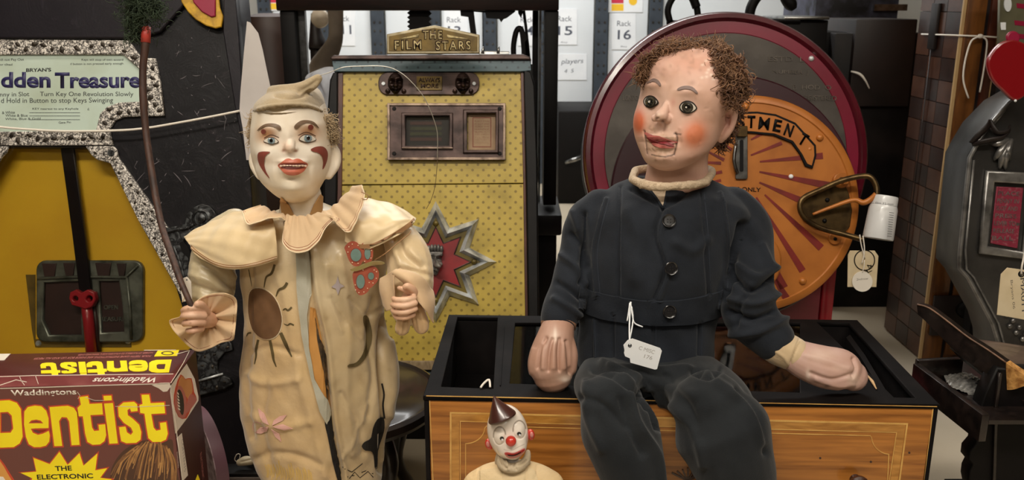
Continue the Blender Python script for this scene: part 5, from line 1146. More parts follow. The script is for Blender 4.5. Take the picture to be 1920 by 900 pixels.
for L in ([(412, 858), (440, 870), (480, 838), (476, 872), (530, 850)], [(430, 895), (450, 870), (470, 892), (500, 868), (520, 890)], [(405, 850), (425, 890)], [(440, 884), (520, 876)]): dline('scribble', z4(L), 1.6, BB, M['catb'], body, .0008, sub=1)
for i in range(26):
    x = 500+i*3.4+rs_.uniform(-1, 1); y = 886+rs_.uniform(-4, 4)+max(0, i-10)*.8; dline('painted_grass', [(x, y+10), (x+1, y), (x-2+rs_.uniform(-2, 2), y-11-rs_.uniform(0, 8))], 1.8, BB, mat('straw_paint', '#d9b56a', .7) if i == 0 else bpy.data.materials['straw_paint'], body, .0008)
# capes
def trimline(o, V, F, poly, offs, cols, wds, parent, off=.0025, **k):
    bv = BVHTree.FromPolygons([Vector(v) for v in V], F)
    for m, wd in zip(cols, wds): dline('trim_line', poly, wd, bv, m, parent, off); off += .0004
    return bv
cl_, V, F = sheet('left_cape', [[(505, 392, 1.25), (470, 392, 1.26), (430, 400, 1.27), (385, 420, 1.27), (344, 443, 1.265)], [(516, 430, 1.205), (475, 432, 1.195), (430, 440, 1.20), (388, 452, 1.215), (352, 455, 1.24)], [(521, 487, 1.195), (480, 499, 1.182), (440, 505, 1.18), (400, 498, 1.195), (364, 474, 1.225)]], M['capes'], t, 50, 30, .0012,
    wr=lambda u, v: .0012*np.sin(u*9+v*5)*v+.0006*np.sin(u*31-v*13)+.0005*np.sin(u*17+v*29))
trimline(cl_, V, F, [(520, 482), (480, 494), (440, 500), (402, 493), (368, 472), (352, 455)], 0, [M['trim'], M['lite']], [5, 1], t)
cr_, V2, F2 = sheet('right_cape', [[(640, 378, 1.25), (672, 372, 1.26), (705, 374, 1.265), (745, 386, 1.265), (781, 409, 1.26)], [(644, 410, 1.205), (675, 415, 1.195), (710, 415, 1.20), (745, 412, 1.21), (778, 414, 1.235)], [(648, 452, 1.20), (680, 468, 1.185), (705, 462, 1.185), (742, 443, 1.195), (772, 424, 1.225)]], M['capes'], t, 50, 30, .0012,
    wr=lambda u, v: .0014*np.sin(u*8+v*4)*v+.0005*np.sin(u*27-v*15)+.0005*np.sin(u*15+v*23))
RB = trimline(cr_, V2, F2, [(672, 462), (700, 460), (738, 441), (768, 421), (778, 411)], 0, [M['trim']], [8], t)
# combined surface for the butterfly
CV, CF = join([(bodyV, [tuple(map(int, f)) for f in bodyF]), (V2, F2)]); CB = BVHTree.FromPolygons([Vector(v) for v in CV], CF)
z2 = lambda L: [(620+x/3.2125, 360+y/3.2125) for x, y in L]
M['marr'] = mat('chestnut_red_paint', '#874338', .45); M['brick'] = mat('brick_red_felt', '#a8543c', .7, var=('#8f4230', 60, .4, .7)); M['teal'] = mat('grey_teal_paint', '#728a84', .7, var=('#5f7a70', 60, .4, .7)); M['oliv'] = mat('olive_thread_body', '#8a7a48', .7)
bp_ = Pl(685, 495, 1.186, 0, 14)
def B_(name, poly, m, w0, w1): return plate(name, bp_, [poly], w0, w1, m, t)
B_('butterfly_wing', splc(z2([(84, 332), (118, 300), (158, 304), (184, 345), (196, 400), (178, 440), (140, 446), (110, 412), (92, 362)]), 3), M['brick'], 0, .0012)
B_('butterfly_wing', splc(z2([(182, 332), (196, 306), (226, 299), (250, 322), (256, 372), (246, 415), (214, 430), (192, 408)]), 3), M['brick'], .0004, .0014)
B_('butterfly_wing', splc(z2([(138, 482), (200, 456), (240, 458), (240, 560), (220, 605), (180, 622), (155, 602), (136, 540)]), 3), M['brick'], 0, .0012)
B_('butterfly_wing', splc(z2([(222, 456), (265, 450), (290, 482), (285, 530), (262, 560), (230, 574)]), 3), M['brick'], .0004, .0014)
for (x, y, a, b_) in ((152, 380, 32, 38), (222, 370, 18, 36), (180, 540, 25, 42), (243, 507, 18, 22)):
    B_('wing_patch', z2([(x+a*1.15*math.cos(q), y+b_*1.12*math.sin(q)) for q in np.linspace(0, 6.0, 16)]), M['marr'] if 'marr' in M else M['trim'], .0014, .0018)
    B_('wing_patch', z2([(x+a*math.cos(q), y+b_*math.sin(q)) for q in np.linspace(0, 6.0, 16)]), M['teal'], .0018, .0022)
for sx, sy in [(110, 330), (130, 314), (165, 322), (205, 316), (235, 326), (245, 352), (243, 398), (150, 590), (170, 606), (200, 602), (222, 580), (255, 548), (275, 520), (276, 480), (148, 560), (104, 362), (130, 425), (165, 430), (195, 470), (232, 545), (262, 470), (205, 418)]:
    B_('wing_dot', z2([(sx+3.4*math.cos(q), sy+3.4*math.sin(q)) for q in np.linspace(0, 5.5, 7)]), M['lite'], .0022, .0025)
B_('butterfly_body', splc(z2([(118, 470), (180, 444), (245, 420), (300, 418), (328, 430), (300, 438), (250, 442), (200, 462), (150, 478)]), 2), M['oliv'], .0022, .004)
for i in range(6): B_('body_ring', z2([(252+i*11, 420), (255+i*11, 420), (255+i*11, 440), (252+i*11, 440)]), M['trim'], .004, .0044)
tube('butterfly_wire', [P(*z2([(262, 412)])[0], 1.18), P(*z2([(330, 370)])[0], 1.165), P(*z2([(400, 310)])[0], 1.168), P(*z2([(470, 255)])[0], 1.17), P(*z2([(482, 235)])[0], 1.175)], .0007, M['trim'], t, 6, 4)
# neck ruffle
neck = [(488, 384), (500, 390), (512, 397), (524, 400), (534, 403), (543, 404), (552, 405), (562, 405), (573, 405), (584, 403), (597, 400), (608, 397), (622, 390), (636, 377), (650, 362), (664, 350)]
hem = [(455, 396), (466, 420), (500, 410), (528, 408), (537, 420), (530, 450), (545, 470), (573, 471), (597, 452), (612, 425), (635, 408), (643, 430), (658, 433), (672, 405), (683, 372), (679, 347)]
hy = [1.215, 1.19, 1.19, 1.20, 1.205, 1.185, 1.172, 1.172, 1.182, 1.20, 1.205, 1.185, 1.178, 1.182, 1.195, 1.215]
ny = [1.245, 1.24, 1.235, 1.23, 1.225, 1.222, 1.22, 1.22, 1.22, 1.222, 1.225, 1.23, 1.235, 1.24, 1.245, 1.25]
mid = [((a[0]+b_[0])/2+(1 if i % 2 else -1)*1.5, (a[1]+b_[1])/2) for i, (a, b_) in enumerate(zip(neck, hem))]
o_, V, F = sheet('neck_ruffle', [[(x, y, q) for (x, y), q in zip(neck, ny)], [(x, y, (a+b_)/2-.008) for (x, y), a, b_ in zip(mid, ny, hy)], [(x, y, q) for (x, y), q in zip(hem, hy)]], M['ruff'], t, 160, 24, .001, wr=lambda u, v: .0012*np.sin(u*75)*(1-v)+.0006*np.sin(u*120))
Vg = V.reshape(24, 160, 3)
for r_, m_, wv in ((23, 'lite', .0009), (21, 'stitch', .0005), (20, 'lite', .0005), (19, 'stitch', .0004)):
    tube('hem_trim', [Vg[r_, i]+np.array([0, -.0012, 0]) for i in range(0, 160, 2)], wv, M[m_], t, 6)
tube('safety_pin', [P(677, 360, 1.19), P(690, 366, 1.188), P(687, 374, 1.19), P(678, 372, 1.19)], .0007, M['trim'], t, 6, 3)
# head
hrows = [(176, 520, 580, 1.27, .035), (183, 500, 597, 1.268, .055), (189, 488, 603, 1.265, .068), (198, 481, 607, 1.262, .074), (229, 476, 616, 1.26, .078), (260, 474, 620, 1.26, .078), (285, 476, 622, 1.26, .077), (307, 481, 619, 1.258, .075), (331, 492, 611, 1.256, .068), (350, 509, 601, 1.254, .056), (362, 522, 594, 1.252, .044), (372, 537, 583, 1.25, .028)]
nrows = [(335, 535, 590, 1.265, .035), (360, 528, 600, 1.268, .036), (385, 526, 604, 1.27, .036), (412, 520, 610, 1.275, .04)]
V, F = fuse([silloft(hrows, 80), silloft(nrows, 40), chain([(548, 262, 1.192, 5), (546, 268, 1.186, 8), (543, 275, 1.182, 10)]), chain([(534, 279, 1.188, 5.5), (553, 279, 1.188, 5.5)]),
             chain([(486, 282, 1.27, 9), (478, 295, 1.272, 11), (480, 312, 1.27, 11), (488, 330, 1.262, 8)]), chain([(618, 276, 1.27, 12), (626, 288, 1.272, 13), (625, 308, 1.27, 13), (616, 328, 1.262, 9)])], .00135, 5)
S = Sc(V, F, '#f0e6d6')
P_ = S.push
for (x, y, rx, ry, am) in ((508, 262, 16, 10, -.005), (576, 258, 18, 11, -.005), (509, 264, 11, 6, .0032), (575, 260, 13, 7, .0032), (508, 240, 18, 7, .003), (575, 234, 22, 7, .003), (500, 290, 18, 14, .004), (592, 288, 20, 15, .004), (548, 312, 24, 12, .004), (548, 302, 22, 3.5, .0030), (548, 322, 18, 4.5, .0035), (549, 311, 22, 3.5, -.0028), (550, 350, 18, 10, .006), (520, 318, 5, 14, -.0025), (581, 316, 5, 14, -.0025), (540, 255, 7, 12, .002), (549, 292, 4, 6, -.0018), (532, 283, 3, 2.5, -.002), (553, 283, 3, 2.5, -.002), (478, 305, 5, 14, -.003), (628, 300, 6, 18, -.003), (548, 334, 14, 4, -.002)):
    P_(x, y, rx, ry, am)
S.upd()
S.blob(500, 253, 18, 13, '#cf8f58', .85); S.blob(579, 247, 24, 14, '#cf8f58', .8); S.blob(500, 246, 15, 8, '#c98452', .4)
S.blob(538, 275, 12, 12, '#dcae8e', .6); S.blob(548, 335, 36, 10, '#e0cfb2', .7); S.blob(545, 352, 30, 14, '#e6dac4', .6)
S.blob(600, 345, 14, 12, '#c9ab7e', .4); S.blob(565, 375, 40, 12, '#d3bf9c', .6); S.blob(566, 388, 14, 16, '#bda57e', .6); S.blob(520, 340, 12, 20, '#d8c4a4', .4)  # darker tones under the jaw and on the neck paint in shading
S.blob(485, 225, 10, 30, '#d0b898', .5); S.blob(612, 235, 10, 30, '#d0b898', .5); S.blob(505, 264, 17, 8, '#b9825c', .3); S.blob(576, 262, 18, 8, '#b9825c', .3)
S.blob(532, 283, 3.5, 2.6, '#9a5a40', .8); S.blob(554, 283, 3.5, 2.6, '#9a5a40', .8); S.blob(500, 300, 14, 10, '#e9d6c4', .6)
head = S.make('head', M['skinp'], t); HB = S.bvh()
z5 = lambda L: [(450+x/3.214, 120+y/3.214) for x, y in L]
def H(name, poly, m, off=.0005, th=.0005, sp=True): return decal(name, splc(poly, 3) if sp else poly, HB, m, head, off, th, 3)
M['browp'] = mat('grey_brown_brow_paint', '#6d5642', .5); M['lipp'] = mat('salmon_lip_paint', '#c26a52', .35); M['eyew'] = mat('eye_white', '#d6cec0', .15, coat=.6); M['iris'] = mat('grey_blue_iris', '#8b9a9e', .12, var=('#64757c', 300, .4, .7), coat=.6); M['pupil'] = mat('black_pupil', '#15120f', .1, coat=.6); M['tooth'] = mat('ivory_tooth', '#e8cdb8', .3, coat=.3); M['mouthd'] = mat('dark_red_mouth', '#6e2a22', .6); M['lidp'] = mat('brown_lid_line', '#5e4030', .5)
def eye(H, cx, cy, w_, h_, ir, lidm, tilt=0, look=(0, 0), irm='iris'):
    ca, sa_ = math.cos(math.radians(tilt)), math.sin(math.radians(tilt))
    R_ = lambda L: [(cx+x*ca-y*sa_, cy+x*sa_+y*ca) for x, y in L]
    H('eye_lid_line', R_([(-w_-1.5, 2), (-w_*.6, -h_*.9-1), (0, -h_-1.8), (w_*.6, -h_*.8-1), (w_+1.5, 1.5), (w_*.5, h_*.8+.8), (0, h_+.8), (-w_*.6, h_*.8+.8)]), lidm, .0005, .0005)
    H('eyeball', R_([(-w_, 1.5), (-w_*.6, -h_*.75), (0, -h_), (w_*.6, -h_*.7), (w_, 1), (w_*.5, h_*.75), (0, h_), (-w_*.6, h_*.7)]), M['eyew'], .0011, .0005)
    lx, ly = look
    ci = [(lx+ir*math.cos(q), ly+min(ir*math.sin(q), 99)) for q in np.linspace(0, 6.2, 18)]; ci = [(x, max(y, -h_+.3)) for x, y in ci]; ci = [(x, min(y, h_-.3)) for x, y in ci]
    H('iris', R_(ci), M[irm], .0016, .0005, False); H('pupil', R_([(lx+ir*.42*math.cos(q), ly+ir*.42*math.sin(q)) for q in np.linspace(0, 6, 12)]), M['pupil'], .0022, .0003, False)
    H('eye_glint', R_([(lx-ir*.3+1.1*math.cos(q), ly-ir*.4+1.1*math.sin(q)) for q in np.linspace(0, 6, 8)]), M['white'], .0026, .0002, False)
eye(H, 509, 264, 13, 5.4, 6.5, M['lidp'], 4, (1, -.5)); eye(H, 576, 260, 15, 6.8, 7.2, M['lidp'], 2, (0, -.5))
dline('lid_crease', [(495, 259), (508, 253), (523, 258)], 1.3, HB, M['lidp'], head, .0006); dline('lid_crease', [(559, 254), (575, 248), (592, 255)], 1.3, HB, M['lidp'], head, .0006)
H('eyebrow', z5([(106, 402), (125, 380), (160, 362), (205, 360), (240, 372), (248, 392), (236, 398), (205, 380), (160, 376), (125, 392)]), M['browp']); H('eyebrow', z5([(328, 388), (330, 368), (362, 345), (400, 340), (445, 352), (474, 388), (440, 364), (405, 356), (372, 366), (348, 388)]), M['browp'])
H('brow_dot', [(494.5+4.2*math.cos(q), 246.5+4.6*math.sin(q)) for q in np.linspace(0, 5.8, 10)], M['marr']); H('brow_dot', [(582+4.8*math.cos(q), 238.5+5*math.sin(q)) for q in np.linspace(0, 5.8, 10)], M['marr'])
H('cheek_mark', z5([(112, 538), (135, 528), (182, 530), (160, 548), (150, 570), (148, 610), (160, 650), (180, 688), (150, 655), (122, 610), (110, 570)]), M['marr']); H('cheek_mark', z5([(425, 515), (455, 500), (495, 498), (520, 520), (526, 555), (515, 600), (496, 634), (500, 595), (494, 560), (470, 536), (440, 528)]), M['marr'])
H('lips', z5([(232, 606), (262, 585), (290, 573), (318, 582), (345, 574), (375, 585), (404, 600), (385, 640), (350, 660), (310, 666), (270, 655), (245, 630)]), M['lipp'], .0006, .0012)
H('mouth_gap', z5([(238, 604), (280, 597), (320, 600), (360, 596), (398, 601), (372, 626), (320, 634), (270, 629)]), M['mouthd'], .0019, .0004)
for i in range(9):
    x0 = 246+i*16.6; yy = 602-1.5*math.cos((i-4)/4*1.2)+(2 if i in (0, 8) else 0)
    H('tooth', z5([(x0, yy), (x0+14, yy), (x0+13, yy+23-abs(i-4)*1.6), (x0+1.5, yy+23-abs(i-4)*1.2)]), M['tooth'], .0026, .0014, False)
H('tan_collar_tab', z5([(248, 798), (262, 808), (300, 850), (330, 912), (262, 912)]), mat('tan_leather_tab', '#b98e5a', .6), .001, .002, False); H('tan_collar_tab', z5([(478, 786), (490, 800), (486, 905), (418, 905), (440, 850)]), bpy.data.materials['tan_leather_tab'], .001, .002, False)
# fuzzy hair at the temples
def strands(name, roots, m, parent, n=200, L=.02, r=.0006, seg=5, curl=.3, down=(0, 0, -1), seed=1, jit=.3, spread=.004):
    rs = np.random.RandomState(seed); VV = []
    roots = [(np.array(a, float), np.array(b_, float)) for a, b_ in roots]
    for i in range(n):
        a, d = roots[rs.randint(len(roots))]; p = a+rs.normal(0, spread, 3); dd = d+rs.normal(0, jit, 3); dd /= np.linalg.norm(dd); pts = [p]; ax = rs.normal(0, 1, 3); l = L*rs.uniform(.6, 1.2)/seg
        for k in range(seg):
            dd = dd+np.cross(ax, dd)*curl*.4+np.array(down)*.12; dd /= np.linalg.norm(dd); pts.append(pts[-1]+dd*l)
        VV.append(tube_arr(pts, np.linspace(r, r*.3, len(pts)), 4, 1, side=(.3, .9, .1)))
    V, F = join(VV); return mk(name, V, F, m, parent, True)
M['fuzz'] = mat('grey_tan_mohair', '#b5a080', .85, var=('#957e60', 90, .4, .7))
roots = [(P(x, y, Y), P(x-14, y+4, Y)-P(x, y, Y)) for x, y, Y in ((481, 222, 1.25), (479, 235, 1.25), (478, 250, 1.25), (478, 264, 1.26), (480, 228, 1.27), (478, 250, 1.27))]
roots = [(a, d/np.linalg.norm(d)) for a, d in roots]; strands('temple_hair', roots, M['fuzz'], head, 600, .009, .0006, 4, 1.0, spread=.0045)
roots = [(P(x, y, Y), P(x+14, y+2, Y)-P(x, y, Y)) for x, y, Y in ((613, 222, 1.25), (617, 235, 1.25), (620, 248, 1.25), (622, 260, 1.26), (616, 232, 1.27), (621, 256, 1.27))]
roots = [(a, d/np.linalg.norm(d)) for a, d in roots]; strands('temple_hair', roots, M['fuzz'], head, 600, .009, .0006, 4, 1.0, spread=.0045)
# felt cap
M['felt'] = mat('beige_felt', '#a8967a', .9, var=('#a39070', 30, .35, .7), bump=(.5, 300), sheen=.3)
hat_rows = [(160, 545, 575, 1.262, .03), (167, 520, 590, 1.262, .055), (176, 500, 598, 1.262, .071), (189, 485, 604, 1.262, .079), (200, 481, 607, 1.262, .081), (208, 480, 608, 1.262, .082)]
V, F = fuse([silloft(hat_rows, 64), chain([(512, 172, 1.25, 12), (530, 170, 1.235, 12), (552, 168, 1.23, 12), (572, 164, 1.228, 13), (586, 156, 1.228, 12), (596, 147, 1.23, 9)])], .002, 5)
S = Sc(V, F, '#ffffff'); S.fold([(515, 178), (540, 182), (565, 180), (582, 172)], 3.5, -.005); S.fold([(484, 205), (510, 199), (545, 196), (580, 199), (604, 210)], 3, .0035); S.fold([(560, 172), (580, 162), (594, 152)], 4, -.003); S.upd()
low = S.Y > np.interp(S.X, [480, 510, 545, 580, 608], [209, 202, 199, 202, 213]); S.V[low] = S.V[low]+S.Nn[low]*-.0065
mk('felt_cap', S.V, S.F, M['felt'], head)
# arms
V, F = fuse([chain([(440, 418, 1.285, 28), (410, 450, 1.275, 38), (398, 500, 1.262, 42), (399, 545, 1.25, 41), (394, 578, 1.238, 31)])], .0026, 3)
S = Sc(V, F, '#c4b594')
for pl_, wd, am in (([(362, 490), (400, 510), (438, 540)], 5, -.005), ([(360, 515), (395, 528), (425, 548)], 6, .004), ([(362, 535), (400, 548), (430, 556)], 5, -.005), ([(362, 556), (390, 562), (420, 572)], 5, .003), ([(400, 480), (425, 500), (440, 520)], 5, .003)): S.fold(pl_, wd, am)
S.make('left_sleeve', M['satin'], t)
def ruffle(name, ctr, Yc, outline, Ye, k, amp, m, parent, nr=20, nt=200):
    O_ = splc(outline, 6); A = np.array(O_); ang = np.arctan2(A[:, 1]-ctr[1], A[:, 0]-ctr[0]); rad = np.hypot(A[:, 1]-ctr[1], A[:, 0]-ctr[0]); o = np.argsort(ang); ang = ang[o]; rad = rad[o]
    V = []; F = []
    for i in range(nr):
        f = .12+.88*i/(nr-1)
        for j in range(nt):
            a = -math.pi+2*math.pi*j/nt; r = np.interp(a, np.r_[ang-2*math.pi, ang, ang+2*math.pi], np.r_[rad, rad, rad])*f
            Y = Yc+(Ye-Yc)*f+amp*math.sin(a*k+1.5*math.sin(a*2))*f**.7+.25*amp*math.sin(a*k*2.3+1)*(1-f*.5)
            V.append(P(ctr[0]+r*math.cos(a), ctr[1]+r*math.sin(a), Y))
    for i in range(nr-1):
        for j in range(nt): F.append((i*nt+j, i*nt+(j+1) % nt, (i+1)*nt+(j+1) % nt, (i+1)*nt+j))
    bm = bmesh.new(); vs = [bm.verts.new(v) for v in V]
    for f in F: bm.faces.new([vs[i] for i in f])
    bmesh.ops.recalc_face_normals(bm, faces=bm.faces); bmesh.ops.solidify(bm, geom=bm.faces[:], thickness=.001)
    me = bpy.data.meshes.new(name); bm.to_mesh(me); bm.free(); o = finish(me, name, m, parent, True)
    G = np.array(V).reshape(nr, nt, 3); return o, G
o_, G = ruffle('cuff_ruffle', (388, 596), 1.215, [(318, 600), (340, 592), (364, 568), (382, 555), (408, 549), (428, 551), (444, 563), (443, 600), (440, 628), (436, 638), (415, 643), (392, 654), (370, 659), (352, 648), (334, 630), (322, 615)], 1.19, 7, .007, M['ruff'], t)
tube('hem_stitch', [G[17, j]+np.array([0, -.0012, 0]) for j in list(range(0, 200, 3))+[0]], .0004, M['stitch'], t, 5)
def hand(parts, vox, base, name, parent, blobs=(), smooth=3, mname='skinp', folds=()):
    V, F = fuse(parts, vox, smooth); S = Sc(V, F, base)
    for f in folds: S.fold(*f)
    S.upd()
    for b_ in blobs: S.blob(*b_)
    return S.make(name, M[mname], parent), S
hand([chain([(394, 600, 1.205, 15), (380, 598, 1.185, 18), (372, 600, 1.178, 17)]),
      chain([(380, 580, 1.17, 7.5), (362, 577, 1.158, 7), (348, 580, 1.158, 6.5), (344, 583, 1.166, 6)]), chain([(382, 592, 1.166, 7.5), (362, 591, 1.155, 7.2), (347, 592, 1.156, 6.5), (343, 594, 1.165, 6)]),
      chain([(380, 604, 1.166, 7.5), (363, 605, 1.156, 7), (350, 606, 1.158, 6.3), (346, 607, 1.166, 6)]), chain([(377, 616, 1.17, 7), (364, 619, 1.16, 6.5), (355, 621, 1.163, 5.6), (352, 620, 1.17, 5)]),
      chain([(388, 585, 1.18, 7.5), (378, 572, 1.165, 7.2), (370, 570, 1.158, 6.5)])], .0011, '#d2a78c', 'left_hand', t, [(360, 577, 18, 4, '#e0bfa6', .5), (360, 591, 18, 4, '#e0bfa6', .5), (353, 579, 2, 2, '#7a4a38', .6), (357, 606, 2, 2, '#7a4a38', .5), (358, 620, 12, 4, '#ddb39c', .5)], 2)
V, F = fuse([chain([(715, 420, 1.28, 26), (745, 440, 1.262, 32), (765, 480, 1.235, 42), (770, 520, 1.222, 44), (768, 555, 1.222, 42), (766, 578, 1.225, 34)])], .0026, 3)
S = Sc(V, F, '#e2cba4')
for pl_, wd, am in (([(748, 450), (760, 480), (790, 500)], 6, -.005), ([(735, 460), (748, 485), (752, 505)], 6, .004), ([(770, 470), (790, 495), (805, 520)], 6, .004), ([(750, 505), (785, 510), (810, 520)], 5, -.004), ([(780, 520), (800, 545), (806, 580)], 5, -.004), ([(720, 520), (722, 550), (728, 580)], 6, .003)): S.fold(pl_, wd, am)
S.make('right_sleeve', M['satin'], t)
sheet('cuff_fold', [[(750, 502, 1.175), (775, 512, 1.17), (800, 530, 1.178), (812, 545, 1.19)], [(742, 506, 1.172), (768, 528, 1.158), (796, 556, 1.162), (812, 575, 1.18)], [(736, 512, 1.172), (772, 548, 1.16), (796, 580, 1.16), (814, 606, 1.175)]], M['ruff'], t, 30, 20, .0015, wr=lambda u, v: .002*np.sin(u*9+v*6))
sheet('cuff_fold', [[(746, 505, 1.172), (730, 512, 1.18), (714, 522, 1.19)], [(740, 530, 1.168), (726, 540, 1.176), (714, 550, 1.188)], [(742, 575, 1.168), (728, 582, 1.176), (718, 574, 1.188)]], M['ruff'], t, 20, 20, .0015, wr=lambda u, v: .0015*np.sin(u*7+v*5))
for pts in ([(758, 592, 1.175, 13), (756, 608, 1.172, 14), (754, 616, 1.172, 14)], [(782, 582, 1.18, 14), (788, 602, 1.178, 16), (790, 612, 1.178, 15)]):
    V, F = fuse([chain(pts, round_end=True)], .0022, 2); S = Sc(V, F, '#cfae84'); S.fold([(pts[0][0]+3, pts[0][1]), (pts[-1][0]+2, pts[-1][1]+10)], 2.5, -.003); S.fold([(pts[0][0]-7, pts[0][1]), (pts[-1][0]-8, pts[-1][1]+10)], 2.5, -.002); S.make('cuff_end', M['satin'], t)
hand([chain([(778, 548, 1.185, 15), (768, 562, 1.17, 17), (766, 572, 1.165, 17)]),
      chain([(776, 558, 1.152, 6), (760, 562, 1.146, 6), (744, 562, 1.15, 5.5), (738, 560, 1.158, 5)]), chain([(778, 568, 1.15, 6), (760, 573, 1.144, 6), (743, 573, 1.148, 5.5), (736, 571, 1.158, 5)]),
      chain([(778, 579, 1.152, 6), (761, 585, 1.146, 6), (744, 585, 1.15, 5.5), (737, 582, 1.158, 5)]), chain([(774, 590, 1.156, 6), (760, 595, 1.15, 5.8), (746, 595, 1.154, 5.2), (741, 592, 1.16, 5)]),
      chain([(782, 555, 1.165, 7), (774, 543, 1.155, 7), (764, 536, 1.15, 6), (759, 538, 1.15, 5)]), chain([(766, 548, 1.158, 6), (756, 542, 1.156, 5), (748, 540, 1.16, 4)])], .0011, '#dcb193', 'right_hand', t, [(760, 562, 20, 3, '#eacbb0', .5), (760, 573, 20, 3, '#eacbb0', .5), (760, 585, 20, 3, '#eacbb0', .4)], 2)
# shoes below the frame
for x in (565, 665):
    q = P(x, 1100, 1.28); V, F = ellipsoid((q[0], 1.24, .028), (.035, .07, .028)); mk('shoe', V, F, M['brownshade'], t)
    V, F = tube_arr([(q[0], 1.27, .03), (q[0], 1.28, q[2]+.02)], [.028, .03], 16); mk('ankle', V, F, M['satin'] if False else M['capes'], t)
# wire on the cap
M['wire'] = mat('thin_steel_wire', '#bdb9ae', .35, .7); M['thread'] = mat('brown_thread', '#4a3722', .7)
tw = thing('cap_wire', 'thin looping wire running from the clown cap across the yellow machine', 'wire', P(600, 143, 1.228))
tube('wire', [P(x, y, 1.228) for x, y in ((598, 142), (620, 135), (645, 126), (680, 124), (715, 124), (740, 130), (765, 147), (790, 175), (802, 196), (812, 220), (820, 250), (820, 299))], .00055, M['wire'], tw, 6, 5)
tube('thread', [P(x, y, 1.228) for x, y in ((820, 299), (818, 330), (815, 352), (808, 375), (799, 392))], .0004, M['thread'], tw, 5, 4)
# stick with its green tuft
st = thing('brown_stick', 'long knobbly brown stick with red tape held in the clown left fist', 'stick', P(352, 560, 1.165))
M['bark'] = wood('brown_stick_wood', '#4e3328', '#2a1a14', (30, 30, 4), .6, bump=.6)
tube('shaft', [P(*q) for q in ((272, 48, 1.33), (273, 80, 1.325), (268, 130, 1.32), (269, 190, 1.31), (274, 250, 1.30), (284, 320, 1.28), (294, 380, 1.26), (305, 430, 1.235), (322, 480, 1.20), (338, 525, 1.175), (352, 558, 1.16), (362, 580, 1.157))], [.0062, .006, .0052, .0056, .005, .0052, .005, .0048, .0048, .0044, .0042, .004], M['bark'], st, 12, 5)
tube('red_tape', [P(274, 50, 1.33), P(273, 80, 1.325)], .0068, mat('red_tape', '#b03a30', .5), st, 12)
tube('binding_wire', [P(342, 540, 1.17), P(346, 556, 1.16), P(342, 566, 1.162)], .0008, M['capes'], st, 6, 3)
tgp = Pl(345, 540, 1.20, 0, 0)
tgt = thing('stick_label', 'small white paper label tucked behind the stick at the clown left wrist', 'label', tgp.pt(345, 560)); plate('paper', tgp, [[(340, 523), (350, 519), (358, 528), (360, 562), (342, 566), (339, 545)], circ(350, 525, 1.6, 10)], 0, .0008, M['tagwhite'], tgt)
M['green'] = mat('dark_green_yarn', '#33412c', .9, var=('#1f2a1c', 60, .4, .7)); 
tf = thing('green_tuft', 'tuft of dark green frayed yarn at the top of the brown stick', 'tuft', P(272, 60, 1.33))
roots = []
for (x, y) in ((250, -20), (262, 0), (245, 10), (250, 30), (255, 50), (275, -10), (285, 10), (290, 20), (245, -10), (252, 60), (268, 20), (262, 40)): roots.append((P(x, y, 1.33), np.array([.3*(x-265)/25, -.6, .2])))
V, F = fuse([chain([(262, -40, 1.34, 24), (256, 0, 1.34, 20), (252, 40, 1.34, 15), (256, 60, 1.34, 10)]), chain([(270, -10, 1.34, 18), (288, 20, 1.34, 12)])], .003, 1); mk('yarn_core', V, F, M['green'], tf)
o_ = strands('yarn_strand', roots, M['green'], tf, 1100, .022, .0007, 5, 1.4, seed=4, jit=.7, spread=.008); o_['kind'] = 'stuff'
# ============================================================ ventriloquist dummy in navy
M['navy'] = mat('navy_serge', '#ffffff', .85, attr=True, var=('#b4b6ba', 22, .3, .75), bump=(.25, 500), sheen=.12, spec=.15)
t = thing('ventriloquist_dummy', 'boy dummy in navy button jacket with orange cheeks sitting on the inlaid cabinet', 'dummy', (P(1240, 690, 1.3)[0], 1.3, CH)); BY = t
NV = '#252930'
trows = [(336, 1180, 1334, 1.345, .04), (350, 1150, 1362, 1.34, .058), (370, 1118, 1392, 1.335, .075), (400, 1098, 1404, 1.33, .086), (450, 1091, 1388, 1.325, .09), (500, 1088, 1372, 1.32, .09), (550, 1087, 1355, 1.32, .086), (600, 1086, 1343, 1.32, .084), (650, 1084, 1338, 1.315, .09), (690, 1082, 1337, 1.31, .092)]
V, F = fuse([silloft(trows, 96), chain([(1128, 388, 1.335, 36), (1100, 420, 1.33, 41), (1088, 465, 1.32, 38), (1072, 520, 1.30, 36), (1058, 570, 1.28, 37), (1049, 596, 1.27, 36)], 20),
             chain([(1375, 385, 1.335, 36), (1402, 425, 1.325, 43), (1410, 480, 1.30, 41), (1402, 535, 1.27, 50), (1408, 590, 1.25, 50), (1448, 636, 1.232, 41)], 20)], .003, 6)
S = Sc(V, F, NV)
